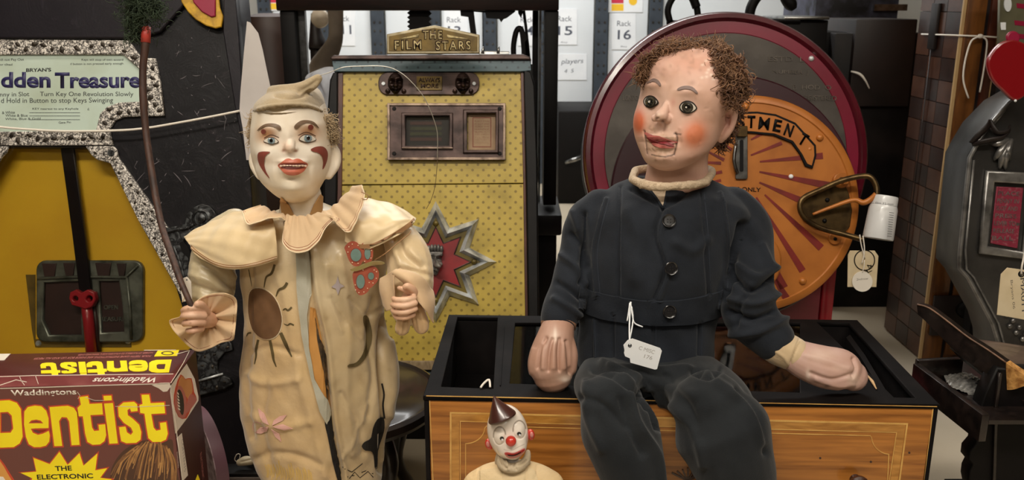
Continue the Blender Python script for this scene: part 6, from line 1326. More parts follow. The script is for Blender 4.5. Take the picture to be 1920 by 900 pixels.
for pl_, wd, am in (
    ([(1137, 373), (1122, 430), (1115, 480), (1120, 553)], 3, .004), ([(1163, 350), (1160, 440), (1160, 553)], 3, -.003), ([(1315, 360), (1322, 440), (1328, 553)], 3, -.003), ([(1350, 362), (1362, 440), (1358, 540)], 3, .004),
    ([(1094, 400), (1096, 450), (1090, 530)], 5, -.010), ([(1392, 420), (1375, 480), (1358, 560)], 6, -.010), ([(1243, 387), (1228, 440), (1246, 505), (1226, 560)], 3.5, -.004), ([(1250, 395), (1238, 445), (1254, 505), (1236, 560)], 4, .003),
    ([(1270, 455), (1300, 470), (1325, 450)], 10, .004), ([(1180, 400), (1200, 450), (1190, 520)], 16, .004), ([(1150, 590), (1150, 680)], 3, -.003), ([(1225, 612), (1225, 688)], 2.5, -.003), ([(1312, 605), (1310, 685)], 3, -.003), ([(1115, 600), (1118, 680)], 3, .003),
    ([(1385, 500), (1420, 520), (1455, 500)], 7, .006), ([(1375, 520), (1410, 545), (1456, 520)], 6, -.010), ([(1370, 560), (1415, 570), (1458, 550)], 7, .007), ([(1365, 585), (1410, 600), (1450, 585)], 6, -.008), ([(1375, 625), (1420, 622), (1470, 600)], 7, .006), ([(1400, 555), (1385, 580), (1380, 610)], 5, -.005), ([(1430, 460), (1445, 500)], 6, .004),
    ([(1070, 440), (1095, 470), (1100, 500)], 6, -.006), ([(1055, 480), (1080, 500), (1095, 530)], 6, .006), ([(1045, 530), (1070, 545), (1090, 560)], 5, -.006), ([(1040, 560), (1065, 575), (1085, 590)], 6, .005), ([(1075, 400), (1085, 430)], 6, .004),
    ([(1183, 355), (1225, 378), (1243, 388)], 4, -.003), ([(1243, 388), (1275, 372), (1300, 345)], 4, -.003), ([(1340, 380), (1390, 400), (1420, 440)], 12, .003)):
    S.fold(pl_, wd, am*1.5)
S.V = S.V+S.Nn*(.0010*np.sin(S.V[:, 0]*70+1)*np.sin(S.V[:, 2]*55)+.0006*np.sin(S.V[:, 0]*150+S.V[:, 2]*90))[:, None]; S.upd()
jk = S.make('jacket', M['navy'], t); JB = S.bvh()
def J(name, poly, m, off=.0008, th=.0015, sp=False): return decal(name, splc(poly, 3) if sp else poly, JB, m, jk, off, th, 5)
M['navyd'] = mat('navy_serge_belt', '#252930', .85, var=('#1c2027', 40, .35, .7), bump=(.25, 500), sheen=.06, spec=.15); M['seam'] = mat('dark_seam', '#15181f', .9); M['seamlt'] = mat('light_topstitch', '#2c323d', .8)
M['knit'] = mat('cream_knit', '#c9b499', .85, var=('#b09a80', 200, .35, .7), bump=(.8, 400))
J('shirt_front', [(1206, 336), (1254, 336), (1250, 352), (1243, 386), (1232, 370), (1218, 352)], M['knit'], .0003, .0006)
for a, b_ in (([(1186, 336), (1206, 346), (1228, 368), (1243, 390)], 0), ([(1258, 336), (1254, 352), (1249, 370), (1244, 390)], 1)):
    dline('lapel_edge', a, 4, JB, M['navyd'], jk, .0022)
for L in ([(1137, 373), (1122, 430), (1115, 480), (1120, 550)], [(1163, 352), (1160, 440), (1160, 556)], [(1315, 360), (1323, 440), (1328, 556)], [(1351, 362), (1363, 440), (1359, 540)], [(1243, 388), (1228, 440), (1246, 505), (1226, 560)], [(1150, 600), (1150, 682)], [(1225, 608), (1225, 688)], [(1312, 606), (1310, 682)], [(1110, 600), (1112, 680)], [(1085, 684), (1150, 690), (1240, 692), (1335, 686)]):
    dline('seam', L, 1.4, JB, M['seam'], jk, .0006); dline('topstitch', [(x+5, y) for x, y in L], .7, JB, M['seamlt'], jk, .0007)
belt = J('belt', spl([(1086, 537), (1130, 550), (1200, 562), (1270, 562), (1320, 553), (1356, 543)], 3)+spl([(1350, 592), (1300, 606), (1240, 609), (1190, 606), (1130, 597), (1083, 580)], 3), M['navyd'], .0012, .003)
dline('belt_end', [(1214, 563), (1215, 607)], 1.6, JB, M['seam'], belt, .0052); dline('belt_stitch', [(1090, 543), (1130, 555), (1200, 567), (1270, 567), (1352, 548)], .8, JB, M['seamlt'], belt, .0050); dline('belt_stitch', [(1088, 575), (1130, 591), (1200, 601), (1270, 603), (1345, 588)], .8, JB, M['seamlt'], belt, .0050)
M['button'] = mat('black_horn_button', '#1c1b1c', .25, coat=.5)
for (x, y, oo) in ((1254, 415, .003), (1257, 503, .003), (1254, 583, .007)):
    d = Vector(ray(x, y)).normalized(); h = JB.ray_cast(Vector(CAM), d); nn = np.array(h[1]); nn = nn if nn@np.array(d) < 0 else -nn; nn = nn*.5-np.array(d)*.5; nn /= np.linalg.norm(nn); u = np.cross((0, 0, 1.), nn); u /= np.linalg.norm(u); v = np.cross(nn, u); q = np.array(h[0])+nn*oo
    r = 13*mpp(x, y, h[0][1]); bt = lathe('button', [(r*.9, -.001), (r, .0005), (r, .0022), (r*.93, .0030), (r*.8, .0026), (r*.7, .0014), (.0003, .0016)], q, M['button'], jk, 32, a=u, b=v, cc=nn)
    for k in range(4):
        a = math.pi/4+k*math.pi/2; lathe('thread_hole', [(r*.1, 0), (r*.08, .0004)], q+nn*.0016+(u*math.cos(a)+v*math.sin(a))*r*.28, M['hole'], bt, 10, a=u, b=v, cc=nn)
# trousers
V, F = fuse([chain([(1145, 662, 1.31, 50), (1215, 664, 1.31, 52), (1280, 662, 1.31, 50)], 20),
             chain([(1152, 684, 1.29, 56), (1145, 702, 1.24, 62), (1141, 722, 1.19, 66), (1142, 738, 1.15, 64)], 24, flat=.5), chain([(1146, 754, 1.125, 58), (1160, 800, 1.120, 73), (1175, 850, 1.108, 69), (1190, 905, 1.105, 61), (1200, 1000, 1.105, 54), (1200, 1080, 1.105, 50)], 24),
             chain([(1285, 684, 1.29, 58), (1300, 702, 1.24, 68), (1320, 726, 1.19, 76), (1334, 744, 1.15, 76)], 24, flat=.5), chain([(1332, 764, 1.125, 70), (1352, 806, 1.117, 91), (1370, 855, 1.105, 80), (1384, 905, 1.105, 69), (1385, 1000, 1.105, 58), (1385, 1080, 1.105, 52)], 24),
             chain([(1165, 690, 1.26, 50), (1222, 698, 1.24, 46), (1275, 690, 1.26, 50)], 20, flat=.6), chain([(1160, 722, 1.195, 44), (1220, 724, 1.195, 42), (1280, 724, 1.195, 46)], 20, flat=.6)], .0034, 6)
S = Sc(V, F, '#232629')
for pl_, wd, am in (([(1110, 690), (1150, 700), (1200, 740), (1215, 760)], 7, -.007), ([(1130, 680), (1175, 700), (1215, 730)], 6, .005), ([(1200, 700), (1240, 720), (1300, 740)], 12, .005), ([(1300, 695), (1330, 705), (1350, 690)], 7, -.007), ([(1180, 740), (1195, 790), (1230, 850), (1240, 900)], 7, .006), ([(1165, 750), (1180, 800), (1205, 850)], 8, -.005), ([(1100, 720), (1105, 780), (1130, 840)], 9, .005),
                    ([(1218, 745), (1225, 765), (1235, 800)], 6, -.012), ([(1260, 760), (1300, 800), (1320, 870)], 9, .005), ([(1345, 720), (1400, 760), (1430, 830)], 9, .005), ([(1380, 730), (1420, 780), (1436, 850)], 6, -.004), ([(1250, 705), (1290, 760), (1310, 820)], 8, -.004), ([(1090, 745), (1130, 760), (1170, 800)], 7, -.004), ([(1200, 720), (1208, 735), (1195, 750)], 5, -.006)): S.fold(pl_, wd, am*1.5)
S.V = S.V+S.Nn*(.0012*np.sin(S.V[:, 0]*60+1)*np.sin(S.V[:, 2]*45+.5))[:, None]; S.upd()
S.make('trousers', M['navy'], t)
for x in (1200, 1385):
    q = P(x, 1085, 1.105); V, F = ellipsoid((q[0], 1.075, q[2]-.02), (.038, .075, .03)); mk('shoe', V, F, M['black'], t)
# neck, head
hrows = [(82, 1268, 1335, 1.345, .03), (88, 1248, 1352, 1.343, .05), (100, 1228, 1371, 1.34, .07), (120, 1213, 1384, 1.335, .085), (145, 1208, 1389, 1.33, .093), (170, 1203, 1382, 1.325, .094), (195, 1197, 1372, 1.322, .09), (218, 1191, 1362, 1.32, .086), (240, 1189, 1352, 1.315, .082), (260, 1192, 1342, 1.31, .077), (280, 1199, 1326, 1.30, .066), (296, 1206, 1304, 1.295, .055), (307, 1214, 1286, 1.29, .042), (315, 1228, 1266, 1.288, .025)]
V, F = fuse([silloft(hrows, 90), silloft([(270, 1240, 1330, 1.325, .045), (300, 1218, 1326, 1.33, .046), (325, 1212, 1328, 1.335, .046), (350, 1206, 1334, 1.34, .05)], 40),
             chain([(1248, 196, 1.250, 6), (1245, 207, 1.244, 9), (1240, 217, 1.237, 12.5)]), chain([(1228, 221, 1.242, 7), (1251, 223, 1.243, 8)]),
             chain([(1362, 200, 1.285, 7), (1373, 200, 1.28, 8), (1376, 214, 1.28, 8), (1371, 234, 1.28, 8), (1362, 250, 1.28, 8), (1352, 264, 1.285, 5)]), chain([(1350, 210, 1.295, 12), (1358, 225, 1.288, 11), (1352, 245, 1.29, 9)])], .0014, 5)
S = Sc(V, F, '#d4ad9c')
for (x, y, rx, ry, am) in ((1221, 190, 16, 15, -.006), (1290, 200, 19, 15, -.006), (1221, 191, 10, 9, .006), (1290, 201, 12, 10, .006), (1224, 160, 18, 7, .003), (1288, 172, 20, 7, .003), (1300, 250, 24, 22, .005), (1202, 228, 12, 20, .004), (1240, 262, 30, 9, .003), (1238, 256, 26, 4, .0035), (1243, 276, 24, 5, .0035), (1240, 266, 26, 2.5, -.0035), (1240, 296, 20, 9, .005), (1243, 227, 3.5, 2.2, -.0025), (1233, 222, 3, 2, -.002), (1300, 130, 60, 30, .003), (1365, 220, 3, 13, -.006), (1274, 262, 4, 12, -.0025), (1240, 240, 5, 7, -.002)):
    S.push(x, y, rx, ry, am)
S.fold([(1267, 250), (1270, 262), (1264, 290)], 1.6, -.003); S.fold([(1209, 246), (1211, 262), (1214, 288)], 1.6, -.003)
rs_ = np.random.RandomState(11)
for i in range(90): S.push(rs_.uniform(1210, 1370), rs_.uniform(100, 300), rs_.uniform(2, 7), rs_.uniform(2, 5), rs_.uniform(-.0007, .0007), rs_.uniform(0, 180))
for i in range(50): S.push(rs_.uniform(1212, 1268), rs_.uniform(240, 300), rs_.uniform(1.5, 4), rs_.uniform(1, 3), rs_.uniform(-.001, .001), rs_.uniform(0, 180))
S.upd()
S.blob(1300, 120, 70, 26, '#cf9480', .55); S.blob(1250, 180, 40, 30, '#cdac98', .5); S.blob(1330, 200, 30, 50, '#cba089', .5); S.blob(1240, 270, 34, 24, '#c9ab90', .7); S.blob(1290, 300, 40, 12, '#b68874', .5)
S.blob(1303, 252, 20, 24, '#cf7650', .9, 20, 1.5); S.blob(1197, 228, 11, 22, '#d06a45', .95, 0, 1.5); S.blob(1240, 222, 12, 9, '#b9917a', .6); S.blob(1235, 215, 3, 3, '#e3cbb8', .8)
S.blob(1366, 228, 14, 30, '#d3a092', .7); S.blob(1364, 222, 4, 14, '#a87464', .6); S.blob(1270, 330, 60, 14, '#bd8d78', .5); S.blob(1262, 192, 5, 8, '#bd7768', .4)
for i in range(60): S.blob(rs_.uniform(1225, 1365), rs_.uniform(95, 165), rs_.uniform(2, 9), rs_.uniform(1.5, 5), rs_.choice(['#b9907c', '#d8ab96', '#a98270', '#dcb6a2']), .45, rs_.uniform(0, 180))
for i in range(30): S.blob(rs_.uniform(1210, 1268), rs_.uniform(236, 305), rs_.uniform(1.5, 5), rs_.uniform(1, 4), rs_.choice(['#a98a6e', '#dcc3a6', '#9c7b62']), .5, rs_.uniform(0, 180))
for i in range(10): S.blob(rs_.uniform(1315, 1345), rs_.uniform(112, 150), 3, 2.5, '#e9d6c6', .7)
for L in ([(1267, 250), (1270, 262), (1264, 290)], [(1209, 246), (1211, 262), (1214, 288)], [(1222, 290), (1244, 294), (1264, 290)], [(1264, 250), (1276, 252)]): S.line(L, 1.4, '#3e2a20', .8)
S.blob(1243, 227, 3.5, 2.4, '#2c1810', .95); S.blob(1232, 222, 2.6, 1.8, '#5c3a2c', .8)
hd_ = S.make('head', M['skinp'], t); HB2 = S.bvh()
z1 = lambda L: [(1160+x/3, 60+y/3) for x, y in L]
def H2(name, poly, m, off=.0005, th=.0005, sp=True): return decal(name, splc(poly, 3) if sp else poly, HB2, m, hd_, off, th, 3)
M['browg'] = mat('grey_brow_paint', '#7a6660', .6); M['lashb'] = mat('black_lash_paint', '#231c18', .4); M['irisk'] = mat('dark_olive_iris', '#3a352a', .1, coat=.8); M['lipr'] = mat('chipped_rose_lip', '#b06058', .4, var=('#8e4640', 120, .4, .7)); M['mouthk'] = mat('crimson_mouth_slot', '#7c1c24', .5)
for (cx, cy, w_, h_, lk) in ((1220.5, 191, 12.5, 10.5, (1.5, .5)), (1289.5, 201, 15, 11, (-.5, 0))):
    def E(L): return [(cx+x, cy+y) for x, y in L]
    H2('lash_ring', E([(-w_-1, 0), (-w_*.7, -h_*.85), (0, -h_-1.5), (w_*.7, -h_*.8), (w_+3, 2), (w_*.6, h_*.85), (0, h_+1), (-w_*.7, h_*.85)]), M['lashb'], .0005, .0007)
    H2('eyeball', E([(-w_+2, 0), (-w_*.6, -h_*.6), (0, -h_+1.5), (w_*.6, -h_*.55), (w_, 1.5), (w_*.5, h_*.7), (0, h_-1.5), (-w_*.6, h_*.6)]), M['eyew'], .0013, .0006)
    ax_, ay_ = lk; cr = lambda r: E([(ax_+r*math.cos(q), ay_+r*math.sin(q)) for q in np.linspace(0, 6, 18)])
    H2('iris', cr(9.8), M['lashb'], .002, .0006, False); H2('iris_ring', cr(7.8), M['irisk'], .0027, .0004, False); H2('pupil', cr(4.6), M['pupil'], .0032, .0003, False)
    H2('eye_glint', E([(ax_-1+1.7*math.cos(q), ay_+1.3*math.sin(q)) for q in np.linspace(0, 6, 8)]), M['eyew'], .0036, .0003, False)
H2('eyebrow', z1([(160, 290), (178, 272), (200, 262), (225, 272), (240, 298), (232, 304), (215, 288), (195, 280), (175, 286)]), M['browg']); H2('eyebrow', z1([(328, 326), (345, 312), (375, 304), (415, 310), (445, 342), (436, 346), (410, 328), (372, 322), (345, 328)]), M['browg'])
H2('upper_lip', z1([(146, 566), (165, 568), (195, 584), (225, 586), (260, 596), (300, 610), (330, 618), (300, 630), (255, 622), (200, 606), (165, 590)]), M['lipr'], .0005, .0012)
H2('mouth_slot', z1([(160, 590), (200, 604), (255, 620), (310, 634), (300, 642), (250, 634), (195, 618)]), M['mouthk'], .0018, .0004)
H2('lower_lip', z1([(172, 604), (215, 622), (260, 634), (312, 642), (298, 652), (250, 652), (200, 640)]), M['lipr'], .0005, .0012)
# hair: a brown mohair wig of short curls
M['hair'] = mat('brown_mohair_wig', '#6e4c36', .6, var=('#4a3020', 60, .4, .7)); M['hairlt'] = mat('light_brown_mohair', '#8f6a4c', .6, var=('#6b4c34', 60, .4, .7))
cap = [(83, 1272, 1335, 1.36, .04), (88, 1250, 1352, 1.36, .06), (97, 1226, 1374, 1.358, .085), (115, 1208, 1390, 1.355, .095), (145, 1202, 1396, 1.355, .097), (175, 1202, 1394, 1.355, .09), (205, 1215, 1380, 1.355, .085), (240, 1230, 1364, 1.35, .07), (270, 1260, 1345, 1.35, .05)]
V, F = fuse([silloft(cap, 60)], .004, 3); wig = mk('wig', V, F, M['hair'], hd_)
roots = []
rim = [(1206, 150), (1205, 135), (1212, 120), (1222, 108), (1236, 97), (1252, 90), (1270, 86), (1290, 84), (1310, 86), (1328, 90), (1340, 98), (1346, 108)]
rim2 = spl(rim, 3)
for i, (x, y) in enumerate(rim2): roots.append((P(x, y+3, 1.315), np.array([.75 if x > 1225 else -.1, -.25, .38 if x < 1290 else .05])))
strands('hair_front', [(a, d/np.linalg.norm(d)) for a, d in roots], M['hairlt'], hd_, 900, .020, .0008, 6, .5, seed=2, jit=.3, spread=.004)
strands('hair_front', [(a, d/np.linalg.norm(d)) for a, d in roots], M['hair'], hd_, 500, .022, .0008, 6, .6, seed=12, jit=.3, spread=.004)
def hroots(pts, dirs, off=.004):
    out = []
    for i, (x, y) in enumerate(pts):
        d = Vector(ray(x, y)).normalized(); h = HB2.ray_cast(Vector(CAM), d)
        q = np.array(h[0])-np.array(d)*off if h[0] is not None else P(x, y, 1.32)
        v = np.array(dirs if not callable(dirs) else dirs(x, y), float); out.append((q, v/np.linalg.norm(v)))
    return out
Vh, Fh = fuse([chain([(1330, 94, 1.30, 9), (1350, 102, 1.285, 14), (1366, 118, 1.275, 17), (1375, 140, 1.27, 18), (1379, 165, 1.275, 14), (1378, 188, 1.285, 9)]), chain([(1350, 116, 1.262, 8), (1356, 140, 1.254, 9), (1361, 165, 1.262, 9), (1366, 184, 1.274, 8)])], .003, 2)
Sh = Sc(Vh, Fh, '#ffffff'); rh = np.random.RandomState(9)
for i in range(60): Sh.push(rh.uniform(1335, 1396), rh.uniform(90, 190), 4, 4, rh.uniform(-.003, .003))
mk('side_wig', Sh.V, Sh.F, M['hair'], hd_)
sp_pts = [(x+rs_.uniform(-3, 3), y+rs_.uniform(-3, 3)) for x, y in ((1338, 96), (1348, 100), (1356, 108), (1362, 122), (1368, 136), (1374, 150), (1380, 166), (1380, 180), (1350, 118), (1356, 134), (1362, 152), (1366, 170), (1370, 186), (1346, 108), (1388, 150), (1386, 132), (1376, 112), (1352, 146), (1360, 166), (1364, 184), (1350, 126), (1390, 165))]
_cv, _cf = join([(S.V, [tuple(map(int, f)) for f in S.F]), (Sh.V, [tuple(map(int, f)) for f in Sh.F])]); HB3_ = HB2; HB2 = BVHTree.FromPolygons([Vector(v) for v in _cv], _cf)
tp_roots = [(P(x, y, Y), np.array([.8, -.35, .15])) for x in range(1240, 1350, 7) for y, Y in ((92, 1.30), (86, 1.33), (90, 1.315))]; tp_roots = [(a, d/np.linalg.norm(d)) for a, d in tp_roots]
strands('top_hair', tp_roots, M['hairlt'], hd_, 700, .02, .0008, 6, .7, seed=31, jit=.25, spread=.004)
strands('top_hair', tp_roots, M['hair'], hd_, 400, .02, .0008, 6, .7, seed=32, jit=.25, spread=.004)
rt_ = hroots(sp_pts*3, [.25, -.45, -.35], .002); HB2 = HB3_
strands('side_curls', rt_, M['hair'], hd_, 650, .030, .0010, 9, 1.5, seed=3, jit=.5, spread=.004)
strands('side_curls', rt_, M['hairlt'], hd_, 520, .030, .0009, 9, 1.6, seed=8, jit=.5, spread=.005)
roots = [(P(x, y, 1.34), np.array([.2, -.2, -.8])) for x, y in ((1384, 205), (1380, 220), (1374, 240), (1366, 256), (1358, 266), (1350, 272))]
strands('nape_hair', [(a, d/np.linalg.norm(d)) for a, d in roots], M['hair'], hd_, 200, .02, .0011, 6, 1.4, seed=9, jit=.4, spread=.004)
lathe('ear_pin', [(.004, 0), (.003, .003), (.0005, .004)], P(1376, 197, 1.305), M['silver'], hd_, 12, a=(1, 0, 0), b=(0, 0, 1), cc=(0, -1, 0))
# knitted collar
ring = [(1186, 336, 1.30), (1190, 325, 1.335), (1200, 318, 1.36), (1270, 312, 1.375), (1330, 318, 1.36), (1330, 332, 1.315), (1318, 342, 1.285), (1290, 347, 1.265), (1262, 349, 1.258)]
V, F = fuse([chain([(a, b_, Y, 8) for a, b_, Y in ring], 12), chain([(1186, 336, 1.30, 8), (1200, 343, 1.275, 9), (1218, 348, 1.262, 9), (1238, 350, 1.257, 9), (1264, 349, 1.257, 7)], 12)], .002, 1)
S = Sc(V, F, '#ffffff')
for i in range(150): S.push(rs_.uniform(1182, 1334), rs_.uniform(318, 358), 2.5, 2.5, rs_.uniform(-.0012, .0014))
mk('knit_collar', S.V, S.F, M['knit'], t)
# mitt hands
pal = '#b08a78'
hand([chain([(1048, 606, 1.265, 29), (1042, 632, 1.248, 35), (1036, 660, 1.238, 41), (1033, 684, 1.232, 43), (1036, 700, 1.23, 38)], 24), chain([(1064, 640, 1.24, 14), (1070, 665, 1.232, 14), (1066, 690, 1.228, 16)])], .0016, pal, 'left_mitt', t,
     [(1040, 630, 12, 10, '#d2b3a2', .6), (1041, 628, 3, 12, '#ecdcce', .8), (1010, 700, 16, 14, '#c4a090', .6), (1060, 708, 18, 8, '#d8c0ae', .6), (1030, 655, 4, 24, '#9a7666', .5), (1050, 655, 4, 24, '#9a7666', .5), (1060, 712, 8, 4, '#efe0d2', .6), (1035, 716, 20, 4, '#8e6e5c', .6)], 4,
     folds=[([(1024, 634), (1012, 660), (1008, 690)], 3, -.004), ([(1036, 636), (1030, 660), (1028, 695)], 3, -.004), ([(1049, 636), (1047, 662), (1048, 695)], 3, -.0045), ([(1062, 640), (1066, 665), (1068, 700)], 3, -.004), ([(1000, 655), (994, 680), (995, 700)], 4, .002), ([(1018, 645), (1018, 690)], 4, .0025), ([(1039, 645), (1038, 690)], 4, .0025), ([(1056, 645), (1058, 690)], 4, .0025)])
V, F = tube_arr([P(1048, 600, 1.27), P(1047, 612, 1.262)], [.0275, .0265], 28); mk('mitt_rim', V, F, mat('tan_rim_leather', '#a77e64', .6), t)
hand([chain([(1478, 660, 1.225, 30), (1510, 676, 1.215, 37), (1545, 688, 1.21, 41), (1580, 694, 1.21, 40), (1598, 704, 1.21, 30)], 24, flat=.85), chain([(1560, 668, 1.225, 16), (1590, 680, 1.222, 16), (1604, 692, 1.218, 14)])], .0016, '#b9968a', 'right_mitt', t,
     [(1540, 665, 30, 12, '#d6bcae', .6), (1500, 680, 14, 20, '#a9887a', .4), (1535, 715, 24, 6, '#4a352c', .4), (1550, 724, 6, 3, '#2e1f18', .7), (1600, 712, 10, 12, '#d9c3b2', .6), (1575, 690, 20, 6, '#d4b6a8', .5), (1515, 702, 4, 10, '#e2d2c6', .6)], 4,
     folds=[([(1520, 700), (1560, 712), (1600, 700)], 4, -.003), ([(1600, 672), (1606, 690), (1600, 706)], 3, -.005), ([(1510, 665), (1550, 675), (1590, 690)], 7, .002), ([(1530, 712), (1570, 724), (1600, 722)], 4, .002)])
V, F = fuse([chain([(1442, 640, 1.232, 33), (1462, 652, 1.226, 34), (1484, 662, 1.222, 33)], 24)], .002, 2); S = Sc(V, F, '#cdb694'); S.fold([(1500, 632), (1492, 655), (1478, 690)], 2, -.003); S.fold([(1440, 650), (1470, 670), (1480, 690)], 3, .002); S.line([(1500, 640), (1490, 660), (1480, 686)], 1.2, '#8a7252', .6); S.line([(1440, 660), (1478, 682)], 1, '#9a8262', .5); S.make('shirt_cuff', M['clothm'], t)
# price tag
M['faintpen'] = mat('faint_pencil', '#a8a4a0', .7)
tt = thing('white_price_tag', 'small white handwritten tag tied to the belt of the navy dummy', 'tag', P(1205, 690, 1.168))
pt_ = Pl(1205, 665, 1.168, 0, 0)
plate('card', pt_, [[(1171, 657), (1169, 647), (1177, 638), (1186, 635), (1238, 653), (1241, 658), (1232, 692), (1228, 693), (1182, 680), (1181, 672), (1172, 668), (1170, 662)], circ(1181, 648, 2.4, 14)], 0, .001, M['white'], tt)
plate('hole_ring', pt_, [circ(1181, 648, 3.6, 16), circ(1181, 648, 2.4, 16)], .001, .0014, M['blackm'], tt)
text('handwriting', 'C MISC', pt_, 1197, 655, 1226, 664, 7, M['faintpen'], tt, w=.0011, th=0); text('handwriting', '176', pt_, 1207, 671, 1222, 675, 7, M['faintpen'], tt, w=.0011, th=0)
for L in ([(1183, 566, 1.218), (1181, 590, 1.212), (1180, 620, 1.185), (1181, 647, 1.166)], [(1182, 566, 1.218), (1186, 592, 1.210), (1190, 606, 1.208), (1205, 613, 1.207)], [(1181, 568, 1.218), (1178, 590, 1.212), (1176, 602, 1.21)], [(1184, 575, 1.214), (1187, 600, 1.208), (1180, 640, 1.172)]):
    tube('string', [P(*q) for q in L], .0011, M['white'], tt, 6, 4)
# ============================================================ small clown doll in front of the cabinet
M['gloss'] = mat('glossy_plastic_face', '#ffffff', .22, attr=True, coat=.4)
t = thing('small_clown_doll', 'small white-faced clown doll with pointed brown cap and red nose before the cabinet', 'doll', (P(960, 900, 1.08)[0], 1.08, 0))
YS = 1.08; s = mpp(955, 810, YS); tl = math.radians(-11)
def rotm(a): return np.array([[math.cos(a), 0, math.sin(a)], [0, 1, 0], [-math.sin(a), 0, math.cos(a)]])
hc = P(952, 810, YS)
V, F = ellipsoid(hc, (38*s, 36*s, 55*s), rotm(tl), 64, 48); V2, F2 = ellipsoid(P(958, 830, YS-.01), (30*s, 26*s, 30*s), rotm(tl), 40, 30)
V, F = fuse([(V, F), (V2, F2), chain([(957, 855, YS, 14), (962, 885, YS, 14)])], .0008, 4)
S = Sc(V, F, '#e9ddd0')
for (x, y, rx, ry, am) in ((936.5, 819, 9, 14, .0022), (974, 808, 9.5, 14, .0022), (964, 846, 20, 7, .0028), (964, 858, 14, 5, .002)): S.push(x, y, rx, ry, am, 0 if rx < 15 else -14)
for (x, y, rx, ry) in ((936.5, 817, 11.5, 17), (974, 806, 12, 17)):
    pts = [(x+rx*math.cos(q), y+ry*math.sin(q)) for q in np.linspace(0, 6.28, 20)]; S.fold(pts, 1.3, -.0012, 1)
S.upd()
for (x, y, rx, ry) in ((936.5, 817, 11.5, 17), (974, 806, 12, 17)):
    S.line([(x+rx*math.cos(q), y+ry*math.sin(q)) for q in np.linspace(math.pi*.95, math.pi*1.95, 12)], 1.1, '#8a7a6a', .8)
S.line([(945, 843), (958, 845), (972, 838), (983, 833)], .8, '#b0a090', .6)
hd3 = S.make('head', M['gloss'], t); B3 = S.bvh()
z6 = lambda L: [(860+x/5.295, 730+y/5.295) for x, y in L]
def H3(name, poly, m, off=.0004, th=.0004, sp=True): return decal(name, splc(poly, 3) if sp else poly, B3, m, hd3, off, th, 2.5)
M['redpl'] = mat('glossy_red_plastic', '#c2382c', .22, coat=.5); M['pinkpl'] = mat('pink_lip_paint', '#c9807a', .3); M['redm'] = mat('red_mouth_paint', '#b02c28', .3); M['capb'] = mat('brown_plastic_cap', '#40221c', .3, coat=.4)
H3('mouth', z6([(456, 632), (480, 620), (540, 628), (590, 612), (640, 584), (652, 590), (648, 618), (600, 660), (540, 680), (490, 672)]), M['pinkpl'], .0004, .0008); H3('mouth_red', z6([(462, 632), (490, 626), (545, 632), (595, 616), (640, 592), (640, 606), (600, 636), (545, 652), (490, 648)]), M['redm'], .0013, .0004); H3('mouth_gap', z6([(490, 640), (545, 642), (610, 614), (600, 626), (548, 650), (500, 650)]), M['hole'], .0018, .0002)
for (cx, cy) in ((941, 821.5), (973, 813)):
    H3('pupil', [(cx+3.8*math.cos(q), cy+3.4*math.sin(q)) for q in np.linspace(0, 5.9, 12)], M['pupil'], .0004, .0005); H3('eye_glint', [(cx+.8+1.8*math.cos(q), cy+2+1.7*math.sin(q)) for q in np.linspace(0, 5.9, 9)], M['white'], .001, .0003)
V, F = ellipsoid(P(958, 827, YS-.030), (10*s, 10*s, 10*s), None, 28, 20); mk('nose', V, F, M['redpl'], hd3)
for (x, y, a) in ((917, 833, -.25), (995, 815, -.1)):
    V, F = ellipsoid(P(x, y, YS), (7.5*s, 5*s, 11.5*s), rotm(a), 24, 16); mk('ear', V, F, M['redpl'], hd3); V, F = ellipsoid(P(x+(-2 if x < 950 else 2), y, YS-.004), (3.4*s, 3*s, 6*s), rotm(a), 16, 12); mk('ear_hollow', V, F, M['pinkpl'], hd3)
ap = P(926, 743, YS-.012); bc = P(941, 781, YS-.018); ax_ = ap-bc; Lh = np.linalg.norm(ax_); ax_ /= Lh; aa = np.cross(ax_, (0, 1., 0)); aa /= np.linalg.norm(aa); bb = np.cross(ax_, aa)
lathe('cone_cap', [(26*s, -.003), (27*s, -.001), (26*s, .001), (1.2*s, Lh), (.3*s, Lh+.0008)], bc, M['capb'], hd3, 56, a=aa, b=bb, cc=ax_)
M['calico'] = mat('grey_calico', '#c2b196', .85, var=('#a8967a', 40, .35, .7), bump=(.5, 200)); M['creamc'] = mat('cream_felt_robe', '#c9aa78', .85, var=('#d8c09a', 8, .35, .7), bump=(.4, 250))
V, F = fuse([chain([(939, 858, YS-.006, 7), (942, 872, YS-.016, 10), (958, 878, YS-.022, 10), (976, 874, YS-.018, 10), (987, 862, YS-.006, 8), (990, 848, YS+.004, 5)], 14), chain([(935, 852, YS, 5), (940, 870, YS+.004, 12), (965, 880, YS, 14), (985, 868, YS, 10)])], .0012, 3)
S = Sc(V, F, '#ffffff'); S.fold([(936, 855), (948, 878), (960, 868), (968, 880)], 2, -.003); S.fold([(960, 866), (972, 872), (988, 862)], 1.8, -.003); S.fold([(948, 862), (954, 880)], 2, .002); mk('collar', S.V, S.F, M['calico'], t)
V, F = fuse([silloft([(868, 940, 990, YS, .012), (876, 905, 1020, YS, .02), (886, 886, 1040, YS, .026), (900, 870, 1056, YS, .032), (940, 858, 1066, YS, .04), (1020, 862, 1062, YS, .045), (1150, 850, 1070, YS, .05), (1318, 846, 1076, YS, .055)], 64)], .0022, 2)
S = Sc(V, F, '#ffffff'); S.fold([(900, 872), (897, 890), (900, 920)], 1.6, -.002); S.fold([(942, 876), (941, 920)], 1.6, -.002); S.fold([(985, 876), (986, 920)], 1.6, -.002); S.fold([(1008, 874), (1004, 895), (1006, 920)], 1.6, -.002)
rb = mk('robe', S.V, S.F, M['creamc'], t); RB3 = Sc(S.V, F, '#ffffff').bvh()
